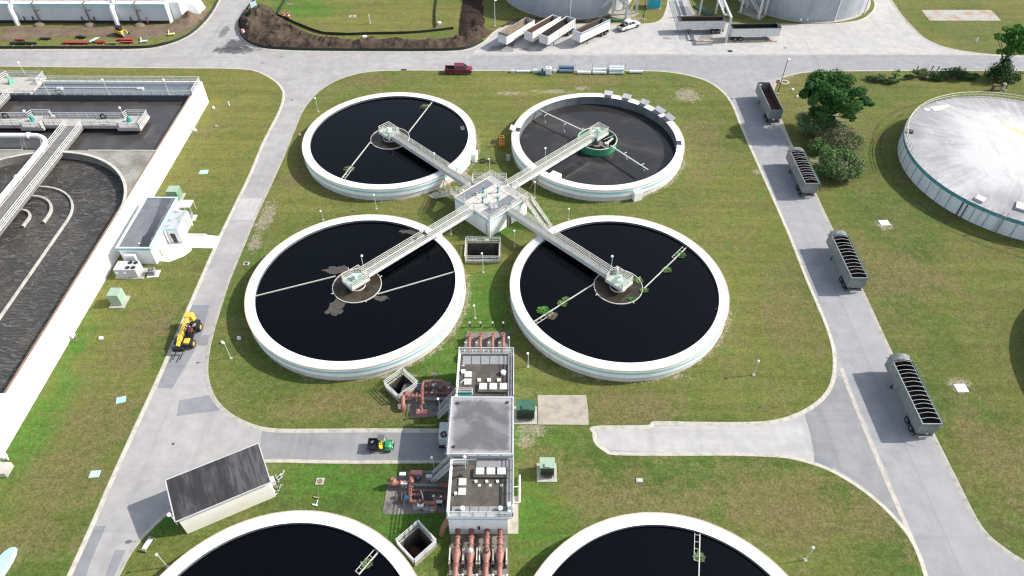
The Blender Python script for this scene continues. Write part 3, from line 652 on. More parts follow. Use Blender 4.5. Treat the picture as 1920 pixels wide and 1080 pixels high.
# ------------------------------------------------------------------ valve chamber where the bridges meet
def chamber():
    t = thing('valve_chamber', 'square white concrete valve chamber with railed flat top where four footbridges meet', 'chamber', (0, 0, 0), radians(-45))
    a, h = 4.25, 3.55
    MB().b2(-a, a, -a, a, -.2, h-.12).build('wall', M_white, t)
    m = MB()
    for (x0, x1, y0, y1) in ((-a-.02, a+.02, -a-.02, -a), (a, a+.02, -a, a)): m.b2(x0, x1, y0, y1, h-.62, h-.28)
    m.b2(-a-.02, -a, -a, a, h-.62, h-.28)
    m.build('band', M_teal, t)
    MB().b2(-a-.14, a+.14, -a-.14, a+.14, h-.12, h-.02).build('roof_slab', M_white, t)
    m = MB(); m.b2(-a+.1, a-.1, -a+.1, a-.1, h-.02, h+.0); m.build('roof', paint('roof_concrete', (.50, .48, .44), (.40, .38, .34), .8, .6, .85), t)
    gm = paint('grey_roofing', (.17, .175, .19), (.13, .13, .14), 1.5, .5, .8)
    m = MB(); m.b2(-a+.15, -2.15, -a+.2, a-1.4, h, h+.02); m.b2(1.7, a-.6, -a+.3, a-1.6, h, h+.02); m.build('roofing_strip', gm, t)
    m = MB()
    for y in (-1.9, .3, 2.3): m.b2(-2.1, 1.65, y, y+.05, h+.0, h+.008)
    for x in (-1.0, .7): m.b2(x, x+.05, -a+.4, a-.4, h+.0, h+.009)
    m.build('joint', M_darkm, t)
    E_, g = a+.02, .6
    z = h
    for pts in ([(E_, E_-1.3), (E_, E_), (g, E_)], [(-g, E_), (-E_, E_), (-E_, g)], [(-E_, -g), (-E_, -E_+1.3)], [(-E_+0, -E_), (-g, -E_)], [(g, -E_), (E_, -E_), (E_, -g)], [(E_, g), (E_, E_-1.3)]):
        m = MB(); rail(m, [(x, y, z) for x, y in pts], sp=1.9, r=.032); m.build('railing', M_cream, t)
    # conduits on the faces
    m = MB(); m.b2(a, a+.1, -.4, -.15, 0, h-.1); m.b2(-.2+a, a+.16, .15, .4, 0, h-.1); m.build('rust_stain_pipe', paint('rusty_pipe', (.05, .045, .04), (.20, .12, .06), 2, .6, .8), t)
    m = MB(); m.b2(a-.9, a-.65, -a-.1, -a, .2, h-.8); m.build('conduit', M_alu, t)
    # stairs on two opposite corners
    for s in (1, -1):
        st = thing('stairs', None, None); st.parent = t; st.rotation_euler = (0, 0, 0 if s > 0 else pi)
        m = MB(); n = 15; run, y0, y1 = 4.9, a-1.25, a-.05
        m.b2(a, a+1.0, y0, y1, h-.08, h)
        for k in range(n):
            f = (k+1)/n; m.b2(a+1.0+run*k/n, a+1.0+run*(k+1)/n-.03, y0+.06, y1-.06, h*(1-f)-.03, h*(1-f)+.02)
        m.build('treads', paint('stair_tread', (.33, .28, .23), (.25, .22, .19), 2, .5, .8), st)
        for y in (y0, y1):
            q = MB(); q.bar((a+1.0, y, h-.12), (a+1.0+run, y, -.02), .06, .3)
            for l in (1.0, .6, .25): q.bar((a, y, h+l), (a+1.0, y, h+l), .07); q.bar((a+1.0, y, h+l), (a+1.0+run, y, l), .07)
            for k in range(5):
                f = k/4; q.bar((a+1.0+run*f, y, h*(1-f)), (a+1.0+run*f, y, h*(1-f)+1.0), .07)
            q.build('stair_railing', M_cream, st)
    lm = MB(); lm.box((a+6.4, a-.65, .04), (1.2, 1.5, .1)); lm.build('landing', M_conc, t)
    lm = MB(); lm.box((-a-6.4, -a+.65, .04), (1.2, 1.5, .1)); lm.build('landing', M_conc, t)
chamber()
for i, (px, py) in enumerate(((906, 361), (933.5, 361), (905.3, 380), (933.3, 380))):
    p = G(px, py, 3.56); t = thing('valve_stand', ['teal valve stand at the left back of the chamber top', 'teal valve stand at the right back of the chamber top', 'teal valve stand at the left front of the chamber top', 'teal valve stand at the right front of the chamber top'][i], 'valve', (p.x, p.y, 3.57), 0, 'valve stands on the chamber')
    m = MB(); m.cyl((0, 0, 0), .2, .1, 12); m.cyl((0, 0, .1), .11, .75, 10, .09); m.box((0, 0, .95), (.3, .26, .3)); m.build('stand', M_tealv, t, smooth=40)
    MB().cyl((0, 0, 1.1), .045, .75, 8).build('stem_cover', M_steel, t, smooth=40)
    MB().tube([(.28+.18*cos(2*pi*k/12), .18*sin(2*pi*k/12), .95) for k in range(12)], .025, 5, closed=True).build('handwheel', M_tealv, t)
p = G(926, 389, 3.56); t = thing('ladder_hatch', 'small white railed ladder hatch on the chamber top', 'hatch', (p.x, p.y, 3.57), radians(20))
m = MB(); rail(m, [(-.6, -.4, 0), (.6, -.4, 0), (.6, .4, 0), (-.6, .4, 0)], .9, .8, (.9, .5), .03, False); m.build('guard_rail', M_steel, t)
MB().box((0, 0, .04), (1.2, .8, .08)).build('hatch_plate', M_alu, t)
m = MB(); m.sph((-.2, .9, .5), .28, 10, 6); m.cyl((-.2, .9, 0), .08, .5, 8); m.build('vent', M_rim, t, smooth=60)
for px, py, l in ((894, 366, 'small grey vent pipe on the left of the chamber top'), (913, 369, 'short bolt post at the middle of the chamber top')):
    p = G(px, py, 3.56); o = MB().cyl((0, 0, 0), .12, .45, 10).sph((0, 0, .5), .17, 10, 6).build('vent_pipe', M_alu, smooth=50); o.location = (p.x, p.y, 3.56); tag(o, l, 'vent')
for px, py, l in ((871, 381, 'tall pole lamp on the left corner of the valve chamber'), (970, 366, 'tall pole lamp on the right corner of the valve chamber')):
    p = G(px, py, 3.5); globe_lamp((p.x, p.y, 3.5), 2.6, l)
# ------------------------------------------------------------------ open pits with railings
def pit(label, poly, top, depth, rails, pipe=None, cat='pit'):
    cx = sum(p[0] for p in poly)/len(poly); cy = sum(p[1] for p in poly)/len(poly)
    L = [(x-cx, y-cy) for x, y in poly]; t = thing('open_pit', label, cat, (cx, cy, 0))
    out = [(x*(1+.28/hypot(x, y)*1.0), y*(1+.28/hypot(x, y))) for x, y in L]
    m = MB(); LN = MB(); n = len(L)
    for i in range(n):
        j = (i+1) % n; a, b, c, d = out[i], out[j], L[j], L[i]
        m.quad((*a, -.2), (*b, -.2), (*b, top), (*a, top)); m.quad((*a, top), (*b, top), (*c, top), (*d, top)); LN.quad((*d, top-.1), (*c, top-.1), (*c, -depth), (*d, -depth)); m.quad((*d, top), (*c, top), (*c, top-.1), (*d, top-.1))
    LN.quad(*[(*p, -depth) for p in L]); LN.build('lining', paint('shaded_lining', (.085, .078, .066), (.035, .032, .028), .8, .8, .9, streak=.5, streak_c=(.15, .145, .13)), t)  # stained inside, coloured darker to stand in for shade in the pit
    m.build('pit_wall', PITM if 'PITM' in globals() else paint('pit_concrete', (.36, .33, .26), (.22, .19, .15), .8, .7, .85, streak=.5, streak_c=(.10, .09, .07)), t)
    for a, b in rails:
        q = MB(); rail(q, [(*out[a], top), (*out[b], top)], 1.07, 1.5, r=.038, toe=False); q.build('railing', M_steel, t)
    return t
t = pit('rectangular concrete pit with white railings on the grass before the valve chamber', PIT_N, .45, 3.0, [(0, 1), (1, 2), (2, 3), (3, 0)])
MB().b2(-.15, .15, -1.9, -1.6, -2.8, .3).build('pipe', M_alu, t)
for x in (-1.4, .6): MB().b2(x-.35, x+.35, 2.12, 2.5, .46, .8).build('valve_box', M_cream, t)
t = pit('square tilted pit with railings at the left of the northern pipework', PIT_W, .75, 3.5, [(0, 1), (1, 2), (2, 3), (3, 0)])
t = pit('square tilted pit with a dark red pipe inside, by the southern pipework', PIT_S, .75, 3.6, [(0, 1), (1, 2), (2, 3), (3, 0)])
M_pipe = paint('coral_pipe', (.285, .120, .085), (.21, .125, .10), .8, .7, .55, fine=.1, streak=.25, streak_c=(.22, .10, .07))
M_pipe_old = paint('dark_red_pipe', (.17, .06, .05), (.10, .05, .04), 1, .6, .6, fine=.1)
M_pink = paint('faded_pink_cover', (.50, .20, .19), (.56, .33, .30), 1.5, .6, .5)
MB().tube([(-1.0, .9, -2.6), (.9, -1.0, -2.0)], .62, 18).build('pipe', M_pipe_old, t, smooth=40)
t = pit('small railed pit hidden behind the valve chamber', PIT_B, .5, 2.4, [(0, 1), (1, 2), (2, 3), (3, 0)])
MB().tube([(-1.5, 0, .4), (1.5, 0, .4)], .3, 12).build('pipe', M_pipe_old, t, smooth=40)

# ------------------------------------------------------------------ pump houses
M_tarroof = paint('weathered_flat_roof', (.060, .053, .044), (.112, .098, .080), .5, .8, .9, fine=.22, bump=.1)
M_sky = paint('skylight', (.82, .83, .83), (.74, .75, .74), 3, .3, .35, fine=0)
M_hatch = paint('hatch_grey', (.50, .49, .46), (.42, .41, .38), 2, .5, .6)
M_grate = paint('roof_grating', (.27, .275, .28), (.20, .205, .21), 1.5, .6, .6, .2, fine=.15)
PX0, PX1, RZ = -3.25, 3.9, 4.2
def pump_house(name, label, y0, y1, north):
    cy = (y0+y1)/2; t = thing(name, label, 'pump house', (0, cy, 0), 0, 'pump houses'); a, b = y0-cy, y1-cy
    MB().b2(-3.2, 3.35, a, b, -.2, RZ-.25).build('wall', M_white, t)
    m = MB(); m.b2(-3.22, 3.37, a-.02, a, RZ-.7, RZ-.3); m.b2(-3.22, -3.2, a, b, RZ-.7, RZ-.3); m.build('band', M_teal, t)
    MB().b2(PX0-.05, PX1+.05, a-.12, b+.12, RZ-.25, RZ-.02).build('roof_slab', M_white, t)
    MB().b2(PX0+.22, 3.2, a+.2, b-.2, RZ-.02, RZ).build('roof', M_tarroof, t)
    MB().b2(3.22, PX1-.05, a+.1, b-.1, RZ-.02, RZ+.01).build('walkway', M_grate, t)
    MB().b2(PX0-.05, PX0+.2, a-.1, b+.1, RZ-.02, RZ+.16).build('parapet', M_rim, t)
    def P_(px, py): p = G(px, py, RZ); return p.x, p.y-cy
    return t, P_, a, b
def on_roof(t, P_, name, x0, y0, x1, y1, h, m, lift=0, bevel=0):
    a, b = P_(x0, y1), P_(x1, y0); o = MB().b2(a[0], b[0], a[1], b[1], RZ+lift, RZ+lift+h).build(name, m, t); return o
# northern house
t, P_, a, b = pump_house('pump_house', 'northern flat roofed pump house with three white skylights and railings, below the two front tanks', -41.1, -33.7, True)
for pts in ([(PX0, b, RZ), (PX1, b, RZ)], [(PX1, b, RZ), (PX1, a, RZ)], [(PX0+.05, b, RZ+.1), (PX0+.05, a+1.2, RZ+.1)]):
    m = MB(); rail(m, pts, sp=1.5, r=.038); m.build('railing', M_steel, t)
for k in range(5): on_roof(t, P_, 'grating_panel', 867+k*17.2, 668, 883.6+k*17.2, 683.5, .05+.004*k, M_grate)
on_roof(t, P_, 'skylight_curb', 896, 721, 951.5, 737.5, .32, M_tarroof, .01)
for k in range(3): on_roof(t, P_, 'skylight', 899+k*19.1, 722.3, 912.6+k*19.1, 733.5, .12, M_sky, .33)
for k in range(3): on_roof(t, P_, 'roof_vent', 895.2+k*18.4, 711, 902+k*18.4, 716.8, .2, M_sky if k == 1 else paint('cream_vent', (.72, .62, .45), (.6, .5, .36)), .0)
on_roof(t, P_, 'hatch', 871, 697.3, 885, 708, .14, M_hatch); on_roof(t, P_, 'hatch', 870, 711, 884.2, 722, .14, M_hatch)
on_roof(t, P_, 'junction_box', 865, 696, 872.5, 702, .4, M_sky)
x, y = P_(943.7, 701); m = MB(); m.cyl((x, y, RZ), .3, .35, 16); m.sph((x, y, RZ+.4), .36, 16, 8, .4); m.build('mushroom_vent', M_sky, t, smooth=50)
m = MB(); x, y = P_(868, 687); m.bar((x-.15, y, RZ+.05), (x+.15, y-.2, RZ+.5), .12); m.build('vent_pipe', M_sky, t)
m = MB(); x, y = P_(863, 719); m.bar((x, y, RZ+.1), (x+.6, y+.35, RZ+.5), .09); m.build('davit_arm', M_sky, t)
m = MB()
for x in (938, 944, 952, 957, 961):
    q0, q1 = P_(x, 668), P_(x, 741); m.b2(q0[0]-.025, q0[0]+.025, q1[1], q0[1], RZ+.012, RZ+.06)
m.build('conduit', M_darkm, t)  # eastern strips are the walkway grating's shadow drawn as dark bars
# stair landing well at its south-west corner
p0, p1 = P_(859.5, 745), P_(886, 738); m = MB(); m.b2(p0[0], p1[0], p0[1]-.3, p1[1], RZ+.005, RZ+.04); m.build('landing', M_tealv, t)
for pts in ([(p0[0], p1[1]+.05, RZ), (p1[0], p1[1]+.05, RZ)], [(p1[0], p1[1], RZ), (p1[0], p0[1], RZ)]):
    m = MB(); rail(m, pts, sp=1.2, r=.036); m.build('railing', M_steel, t)
m = MB()
for k in range(12): m.b2(PX0-.2-k*.2-.18, PX0-.2-k*.2, a-.1, a+.9, RZ-.3-k*.32, RZ-.26-k*.32)
m.build('stair_treads', M_deck, t)
for y in (a-.12, a+.92):
    m = MB(); q0, q1 = Vector((PX0, y, RZ)), Vector((PX0-2.5, y, .1))
    m.bar(q0-Vector((0, 0, .2)), q1, .06, .25)
    for l in (1.0, .55): m.bar(q0+Vector((0, 0, l)), q1+Vector((0, 0, l)), .07)
    for k in range(5): e = q0.lerp(q1, k/4); m.bar(e, e+Vector((0, 0, 1)), .06)
    m.build('stair_railing', M_steel, t)
# southern house
t, P_, a, b = pump_house('pump_house', 'southern flat roofed pump house with a white front wall above four coral pipes', -56.6, -49.5, False)
for pts in ([(PX0, a, RZ), (PX1, a, RZ)], [(PX1, b, RZ), (PX1, a, RZ)], [(PX0+1.9, b, RZ), (PX1, b, RZ)], [(PX0+.05, b-.9, RZ+.1), (PX0+.05, a, RZ+.1)], [(PX0, b-.75, RZ), (PX0+1.9, b-.75, RZ)]):
    m = MB(); rail(m, pts, sp=1.4, r=.038); m.build('railing', M_steel, t)
on_roof(t, P_, 'grating_panel', 893, 861.5, 952, 876, .05, M_grate)
for k in range(6): on_roof(t, P_, 'grating_panel', 846.5+k*17.2, 950, 863+k*17.2, 966.5, .05+.004*k, M_grate)
on_roof(t, P_, 'skylight_curb', 887.7, 879.5, 952, 897.5, .32, M_tarroof, .01)
for k in range(3): on_roof(t, P_, 'skylight', 892.4+k*20.2, 880.6, 908+k*20.2, 892.5, .12, M_sky, .33)
for k in range(3):
    on_roof(t, P_, 'roof_vent', 890+k*20.3, 901.5, 895+k*20.3, 906, .2, M_sky); on_roof(t, P_, 'floor_plate', 896.2+k*20.5, 907.6, 901.8+k*20.5, 912.4, .03, M_hatch)
on_roof(t, P_, 'hatch', 859.7, 897.7, 874.8, 911, .14, M_hatch); on_roof(t, P_, 'hatch', 859, 915.6, 874, 929, .14, M_hatch)
on_roof(t, P_, 'junction_box', 852, 924.5, 857.2, 929, .3, M_sky)
for px, py in ((867, 957), (938, 957)):
    x, y = P_(px, py); m = MB(); m.cyl((x, y, RZ), .12, .4, 12); m.sph((x, y, RZ+.5), .3, 14, 8, .6); m.build('gooseneck_vent', M_sky, t, smooth=50)
x, y = P_(866, 893); m = MB(); m.tube([(x, y, RZ), (x, y, RZ+.6), (x-.2, y-.1, RZ+.75), (x-.3, y-.2, RZ+.55)], .11, 8); m.build('gooseneck_vent', M_darkm, t, smooth=50)
x, y = P_(955, 958); m = MB(); m.box((x, y, RZ+.5), (.35, 1.1, 1.0)); m.sph((x+.4, y-.15, RZ+1.3), .25, 10, 6); m.bar((x, y, RZ+1), (x+.4, y-.15, RZ+1.3), .1); m.build('control_box', M_sky, t, smooth=40)
m = MB()
for x in (938, 946.5):
    q0, q1 = P_(x, 898), P_(x, 965); m.b2(q0[0]-.025, q0[0]+.025, q1[1], q0[1], RZ+.012, RZ+.06)
m.build('conduit', M_darkm, t)
x, y = P_(873, 880); m = MB(); m.cyl((x, y, RZ), .05, 2.6, 8); m.build('lamp_pole', M_mint, t, smooth=40)
m = MB(); m.sph((x, y, RZ+2.7), .22, 12, 8); m.build('lamp_globe', M_lampw, t, smooth=60)
m = MB()
for k in range(12): m.b2(PX0-.2-k*.2-.18, PX0-.2-k*.2, b-.95-.0, b+.05, RZ-.3-k*.32, RZ-.26-k*.32)
m.build('stair_treads', M_deck, t)
for y in (b-.97, b+.07):
    m = MB(); q0, q1 = Vector((PX0+(1.8 if y > b else 0), y, RZ)), Vector((PX0-2.5, y, .1))
    if y > b: m.bar(q0+Vector((0, 0, 1)), Vector((PX0, y, RZ+1)), .07); q0 = Vector((PX0, y, RZ))
    m.bar(q0-Vector((0, 0, .2)), q1, .06, .25)
    for l in (1.0, .7, .4): m.bar(q0+Vector((0, 0, l)), q1+Vector((0, 0, l)), .065)
    for k in range(5): e = q0.lerp(q1, k/4); m.bar(e, e+Vector((0, 0, 1)), .06)
    m.build('stair_railing', M_steel, t)
for px in (-2.0, .2): pass
MB().b2(.0, .25, a-.05, a, 1.2, 2.0).build('wall_box', M_darkm, t)
MB().b2(-2.95, -2.5, a-.1, a, .3, .7).build('wall_box', M_rim, t)
m = MB(); m.tube([(-3.3, a+.2, 3.0), (-3.9, a-.0, 1.4), (-4.1, a-.2, .3)], .3, 14); m.build('outlet_pipe', M_pipe, t, smooth=40)
# electrical building between them
t = thing('electrical_building', 'taller flat roofed building with a plain grey membrane roof between the two pump houses', 'building', (.12, -45.4, 0))
MB().b2(-3.25, 3.5, -3.7, 3.75, -.2, 4.6).build('wall', paint('pale_wall', (.50, .55, .54), (.40, .44, .43), .6, .5, .7, streak=.3), t)
MB().b2(-3.85, 3.85, -4.05, 4.1, 4.6, 4.95).build('roof_edge', M_alu, t)
tt = NT('membrane_roof'); ov = tt.tc.outputs['Object']
k = tt.mix(tt.ramp(tt.noise(.28, 5, .6, ov, .5), .4, .65), (.105, .102, .108), (.185, .18, .188))
edge_ = tt.n('ShaderNodeSeparateXYZ'); tt.link(ov, edge_.inputs[0])
ed = tt.math('MAXIMUM', tt.math('MULTIPLY', tt.math('ABSOLUTE', edge_.outputs[0]), 1/3.7), tt.math('MULTIPLY', tt.math('ABSOLUTE', edge_.outputs[1]), 1/3.9))
k = tt.mix(tt.ramp(tt.math('ADD', ed, tt.math('MULTIPLY', tt.noise(.7, 4, .6, ov), .35)), .98, 1.16), k, (.31, .305, .315))
k = tt.mix(tt.ramp(tt.noise(1, 5, .6, tt.mapv((.25, 1.6, 1), 0, ov)), .55, .72, 0, .5), k, (.08, .077, .08))
k = tt.mix(1.0, k, tt.ramp(tt.noise(9, 3, .6, ov), .2, .8, .9, 1.1), 'MULTIPLY')
for ax, s_ in ((0, .62),):
    fr = tt.math('FRACT', tt.math('MULTIPLY', edge_.outputs[ax], s_)); k = tt.mix(tt.ramp(fr, .0, .03, .3, 0), k, (.22, .215, .225))
tt.bump(tt.noise(3, 3, .5, ov), .2); M_membrane = tt.done(k, .8)
MB().b2(-3.65, 3.65, -3.85, 3.9, 4.95, 4.965).build('roof', M_membrane, t)
for s in ((-3.85, -3.66, -4.05, 4.1), (3.66, 3.85, -4.05, 4.1), (-3.66, 3.66, -4.05, -3.86), (-3.66, 3.66, 3.91, 4.1)):
    MB().b2(*s, 4.95, 5.06).build('roof_edge', M_alu, t)
for x, y in ((-3.0, 3.1), (3.05, 3.25), (-3.1, -3.0)): MB().cyl((x, y, 4.965), .16, .18, 12).build('roof_drain', M_darkm, t, smooth=40)
m = MB(); m.bar((-3.95, -4, 4.9), (-3.95, 4, 4.9), .08)
for k_ in range(9): m.bar((-4.1, -3.8+k_*.95, 4.85), (-3.85, -3.8+k_*.95, 4.85), .07)
m.build('gutter', M_steel, t)
t = thing('condenser', 'pale air conditioning condenser with a black fan beside the electrical building', 'air conditioner', (-4.55, -44.2, 0))
MB().b2(-.75, .75, -1.3, 1.3, 0, .5).build('frame', M_darkm, t)
MB().b2(-.7, .7, -1.2, 1.25, .5, 1.9).build('cabinet', paint('hvac_pale', (.52, .56, .54), (.44, .47, .46), 2, .4, .5), t, bevel=.03)
m = MB(); m.cyl((-.05, -.55, 1.9), .48, .03, 20); m.build('fan', M_black, t)
m = MB()
for k_ in range(4): m.bar((-.05, -.55, 1.95), (-.05+.46*cos(k_*pi/2+.4), -.55+.46*sin(k_*pi/2+.4), 1.95), .05)
m.build('fan_guard', M_alu, t)

# ------------------------------------------------------------------ pipework
M_flange = paint('dark_coral_flange', (.25, .105, .075), (.18, .09, .07), 1, .6, .6)
def discharge(label, x, y0, d, grp, head=None):
    """pump discharge pipe leaving a house wall: flanges, check valve, elbow into the ground"""
    t = thing('discharge_pipe', label, 'pipe', (x, y0, 0), 0 if d > 0 else pi, grp)
    z = 1.15; R = .29
    m = MB(); m.tube([(0, 1.0, z), (0, 5.6, z)], R, 18); m.build('pipe', M_pipe, t, smooth=40)
    m = MB(); m.tube([(0, -.1, z), (0, 1.0, z)], R+.01, 18); m.build('wall_pipe', M_pipe_old if grp.endswith('southern pump house') else M_pipe, t, smooth=40)
    for k, y in enumerate((1.0, 1.75, 3.9, 4.15, 6.3)):
        m = MB(); m.tube([(0, y-.07, z), (0, y+.07, z)], R+.1, 20); m.build('flange', M_flange, t, smooth=40)
    m = MB(); m.tube([(0, 2.0, z), (0, 2.3, z), (0, 2.8, z+.05), (0, 3.3, z), (0, 3.7, z)], [R, .4, .5, .4, R], 18); m.sph((.0, 2.65, z+.3), .34, 14, 8); m.build('check_valve', M_pipe, t, smooth=50)
    for s in (-1, 1):
        m = MB(); m.b2(s*.72-.1, s*.72+.1, 2.0, 3.9, 0, z-.05); m.build('valve_support', M_pad, t)
        m = MB(); m.bar((s*.72, 2.3, z+.1), (s*.72, 3.6, z+.1), .12, .3); m.build('valve_lever', M_cream, t)
    m = MB(); m.tube([(0, 5.4, z), (0, 6.2, z), (0, 6.65, z-.05), (0, 7.0, z-.35), (0, 7.15, z-.8), (0, 7.15, -.1)], R+.03, 18); m.build('elbow', M_pipe, t, smooth=50)
    m = MB(); m.cyl((0, 6.75, z+.18), .4, .14, 20); m.build('blind_flange', M_pipe, t, smooth=40)
    for k in range(3):
        m = MB(); m.b2(-.18, .18, 6.58+k*.15, 6.65+k*.15, z+.32, z+.36); m.build('bolt_row', M_pipe_old, t)
    m = MB(); m.box((-.55, 5.1, z), (.5, .1, .1)); m.cyl((-.8, 5.1, z-.14), .12, .28, 10); m.build('sample_tap', M_steel, t, smooth=40)
    if head:
        m = MB(); m.sph((0, 2.65, z+.5), .33, 14, 8, 1.2); m.build('valve_cap', head, t, smooth=60)
    m = MB(); m.b2(-.3, .3, 4.6, 5.0, 0, z-.3); m.build('saddle', M_conc, t)
    return t
xs_ = [G(px, 1000, 1.15).x for px in (858.3, 883.7, 913, 938)]
for i, x in enumerate(xs_):
    discharge(['leftmost coral pipe in the row below the southern pump house', 'coral pipe with a white valve cap below the southern pump house', 'coral pipe with a brown stained valve below the southern pump house', 'rightmost coral pipe in the row below the southern pump house'][i], x, -56.6, -1, 'coral discharge pipes of the southern pump house', [None, M_alu, paint('stained_cap', (.08, .055, .035), (.14, .09, .05)), None][i])
xs_ = [G(px, 640, 1.15).x for px in (880, 900.5, 923.5, 943.5)]
for i, x in enumerate(xs_):
    t = discharge(['leftmost', 'second', 'third', 'rightmost'][i]+' coral pipe counted from the left, behind the northern pump house', x, -33.7, 1, 'coral discharge pipes of the northern pump house')
    t.scale = (.74, .86, .85)
    for c_ in t.children:
        if c_.name.startswith('bolt_row'): pass
for i, px in enumerate((881, 901, 924, 943.7)):
    p = G(px, 613); t = thing('marker_post', ['leftmost', 'second from left', 'third from left', 'rightmost'][i]+' short dark post with pale cap behind the northern pipes', 'post', (p.x, p.y, 0), 0, 'short posts behind the pipes')
    MB().b2(-.07, .07, -.07, .07, 0, .75).build('post', M_darkm, t); MB().b2(-.13, .13, -.13, .13, .75, 1.0).build('cap', M_alu, t)
# side pipework of the northern house
def pump_set(loc, rz, label, motor=None):
    t = thing('pump', label, 'pump', loc, rz); t.scale = (.74, .8, .8)
    m = MB(); m.box((0, 0, .12), (2.0, 1.1, .24)); m.build('plinth', M_pad, t)
    m = MB(); m.tube([(-.9, -.45, .7), (-.9, .45, .7)], .1, 6)
    prof = [(-.48, .24), (-.48, .85), (-.3, 1.1), (.3, 1.1), (.48, .85), (.48, .24)]
    m = MB(); n = len(prof); m.add([(x, y, z) for x in (-.95, .95) for y, z in prof], [tuple(range(n))[::-1], tuple(range(n, 2*n))]+[(i, i+1, n+i+1, n+i) for i in range(n-1)])
    m.build('cover', M_pink, t, bevel=.06)
    for k, x in enumerate((-.55, .35)):
        m = MB(); m.cyl((x, -.8, .24), .28, .7, 14); m.sph((x, -.8, .95), .28, 12, 8, .6); m.build('motor', motor or M_tealv, t, smooth=50)
    return t
def P3(px, py, z): return tuple(G(px, py, z))
def manifold(label, paths, loc, flanges=(), extra=()):
    """coral pipe run made of several branches; paths of (radius, material, [(px,py,z)...])"""
    o = Vector((*loc, 0)); t = thing('pipe_manifold', label, 'pipework', tuple(o))
    for r, m_, pts in paths:
        q = [Vector(P3(*p))-o for p in pts]; out = [q[0]]
        for i in range(1, len(q)-1):       # rounded elbows
            a, b, c = q[i-1], q[i], q[i+1]; u = (a-b); v = (c-b); d = min(.35, u.length*.4, v.length*.4)
            out += [b+u.normalized()*d, b+(u.normalized()+v.normalized())*d*.3, b+v.normalized()*d]
        out.append(q[-1]); m = MB(); m.tube(out, r, 12); m.build('pipe', m_, t, smooth=50)
    for px, py, z, ax, r in flanges:
        c = Vector(P3(px, py, z))-o; d = Vector((1, 0, 0)) if ax == 'x' else Vector((0, 1, 0)) if ax == 'y' else Vector((0, 0, 1))
        MB().tube([c-d*.08, c+d*.08], r, 16).build('flange', M_pipe, t, smooth=40)
    for nm, m_, px, py, z, r in extra:
        c = Vector(P3(px, py, z))-o; m = MB(); m.sph(c, r, 12, 8); m.cyl(c+Vector((0, 0, r*.5)), r*.4, r*1.1, 8); m.build(nm, m_, t, smooth=50)
    return t
M_blue = paint('blue_valve', (.03, .16, .34), (.05, .2, .35), 2, .4, .45)
manifold('coral and dark red pipework on the slab left of the northern pump house', [
    (.22, M_pipe, [(792, 760, 1.0), (791, 735, 1.0), (793, 715, 1.3), (830, 714, 1.3), (838, 724, 1.0), (858, 732, 1.0)]),
    (.16, M_pipe_old, [(793, 725, .8), (858, 729, .8)]), (.2, M_pipe_old, [(793, 737, .9), (858, 738, .9)]), (.2, paint('grey_pipe', (.2, .18, .17), (.12, .11, .1)), [(793, 748, .7), (848, 748, .7)]),
    (.26, M_pipe, [(792, 743, 1.0), (765, 743, 1.0), (757, 738, 1.0)]), (.28, M_pipe, [(755.5, 742, 1.1), (755.5, 762, .9), (755.5, 770, .0)]),
    (.3, M_pipe_old, [(836, 733, .9), (860, 734, .9)]), (.09, M_steel, [(812, 733, .3), (813, 721, 1.2), (818, 719, 1.3)]), (.2, M_pipe, [(790, 760, .9), (790, 770, .8)])],
    G2(800, 740), [(791, 752, 1.0, 'y', .34), (792, 757, 1.0, 'y', .34), (774, 743, 1.0, 'x', .38), (781, 743, 1.0, 'x', .38), (766, 742, 1.0, 'x', .4), (800, 725, .8, 'x', .26), (805, 725, .8, 'x', .26), (818, 737, .9, 'x', .3), (840, 738, .9, 'x', .32), (850, 731, 1, 'x', .45), (812, 714, 1.3, 'x', .3)],
    [('valve', M_pipe, 761, 740, 1.0, .45), ('actuator', M_blue, 787, 722, 1.0, .24), ('gauge', M_sky, 810, 736, 1.1, .12), ('gauge', M_sky, 841, 727, 1.3, .12), ('valve', M_pipe_old, 846, 735, 1.0, .42), ('valve', M_steel, 812, 722, 1.3, .17), ('valve', M_pipe, 826, 727, 1.0, .25)])
p = G(791.5, 777); pump_set((p.x, p.y, 0), pi, 'pump under a faded pink cover at the lower edge of the northern pipework')
p = G(815, 712); t = thing('sign_post', 'small white plate on a stick above the northern pipework', 'sign', (p.x, p.y, 0)); MB().bar((0, 0, 0), (0, 0, 1.1), .06).build('post', M_steel, t); MB().box((0, .0, 1.25), (.6, .06, .4)).build('plate', M_sky, t)
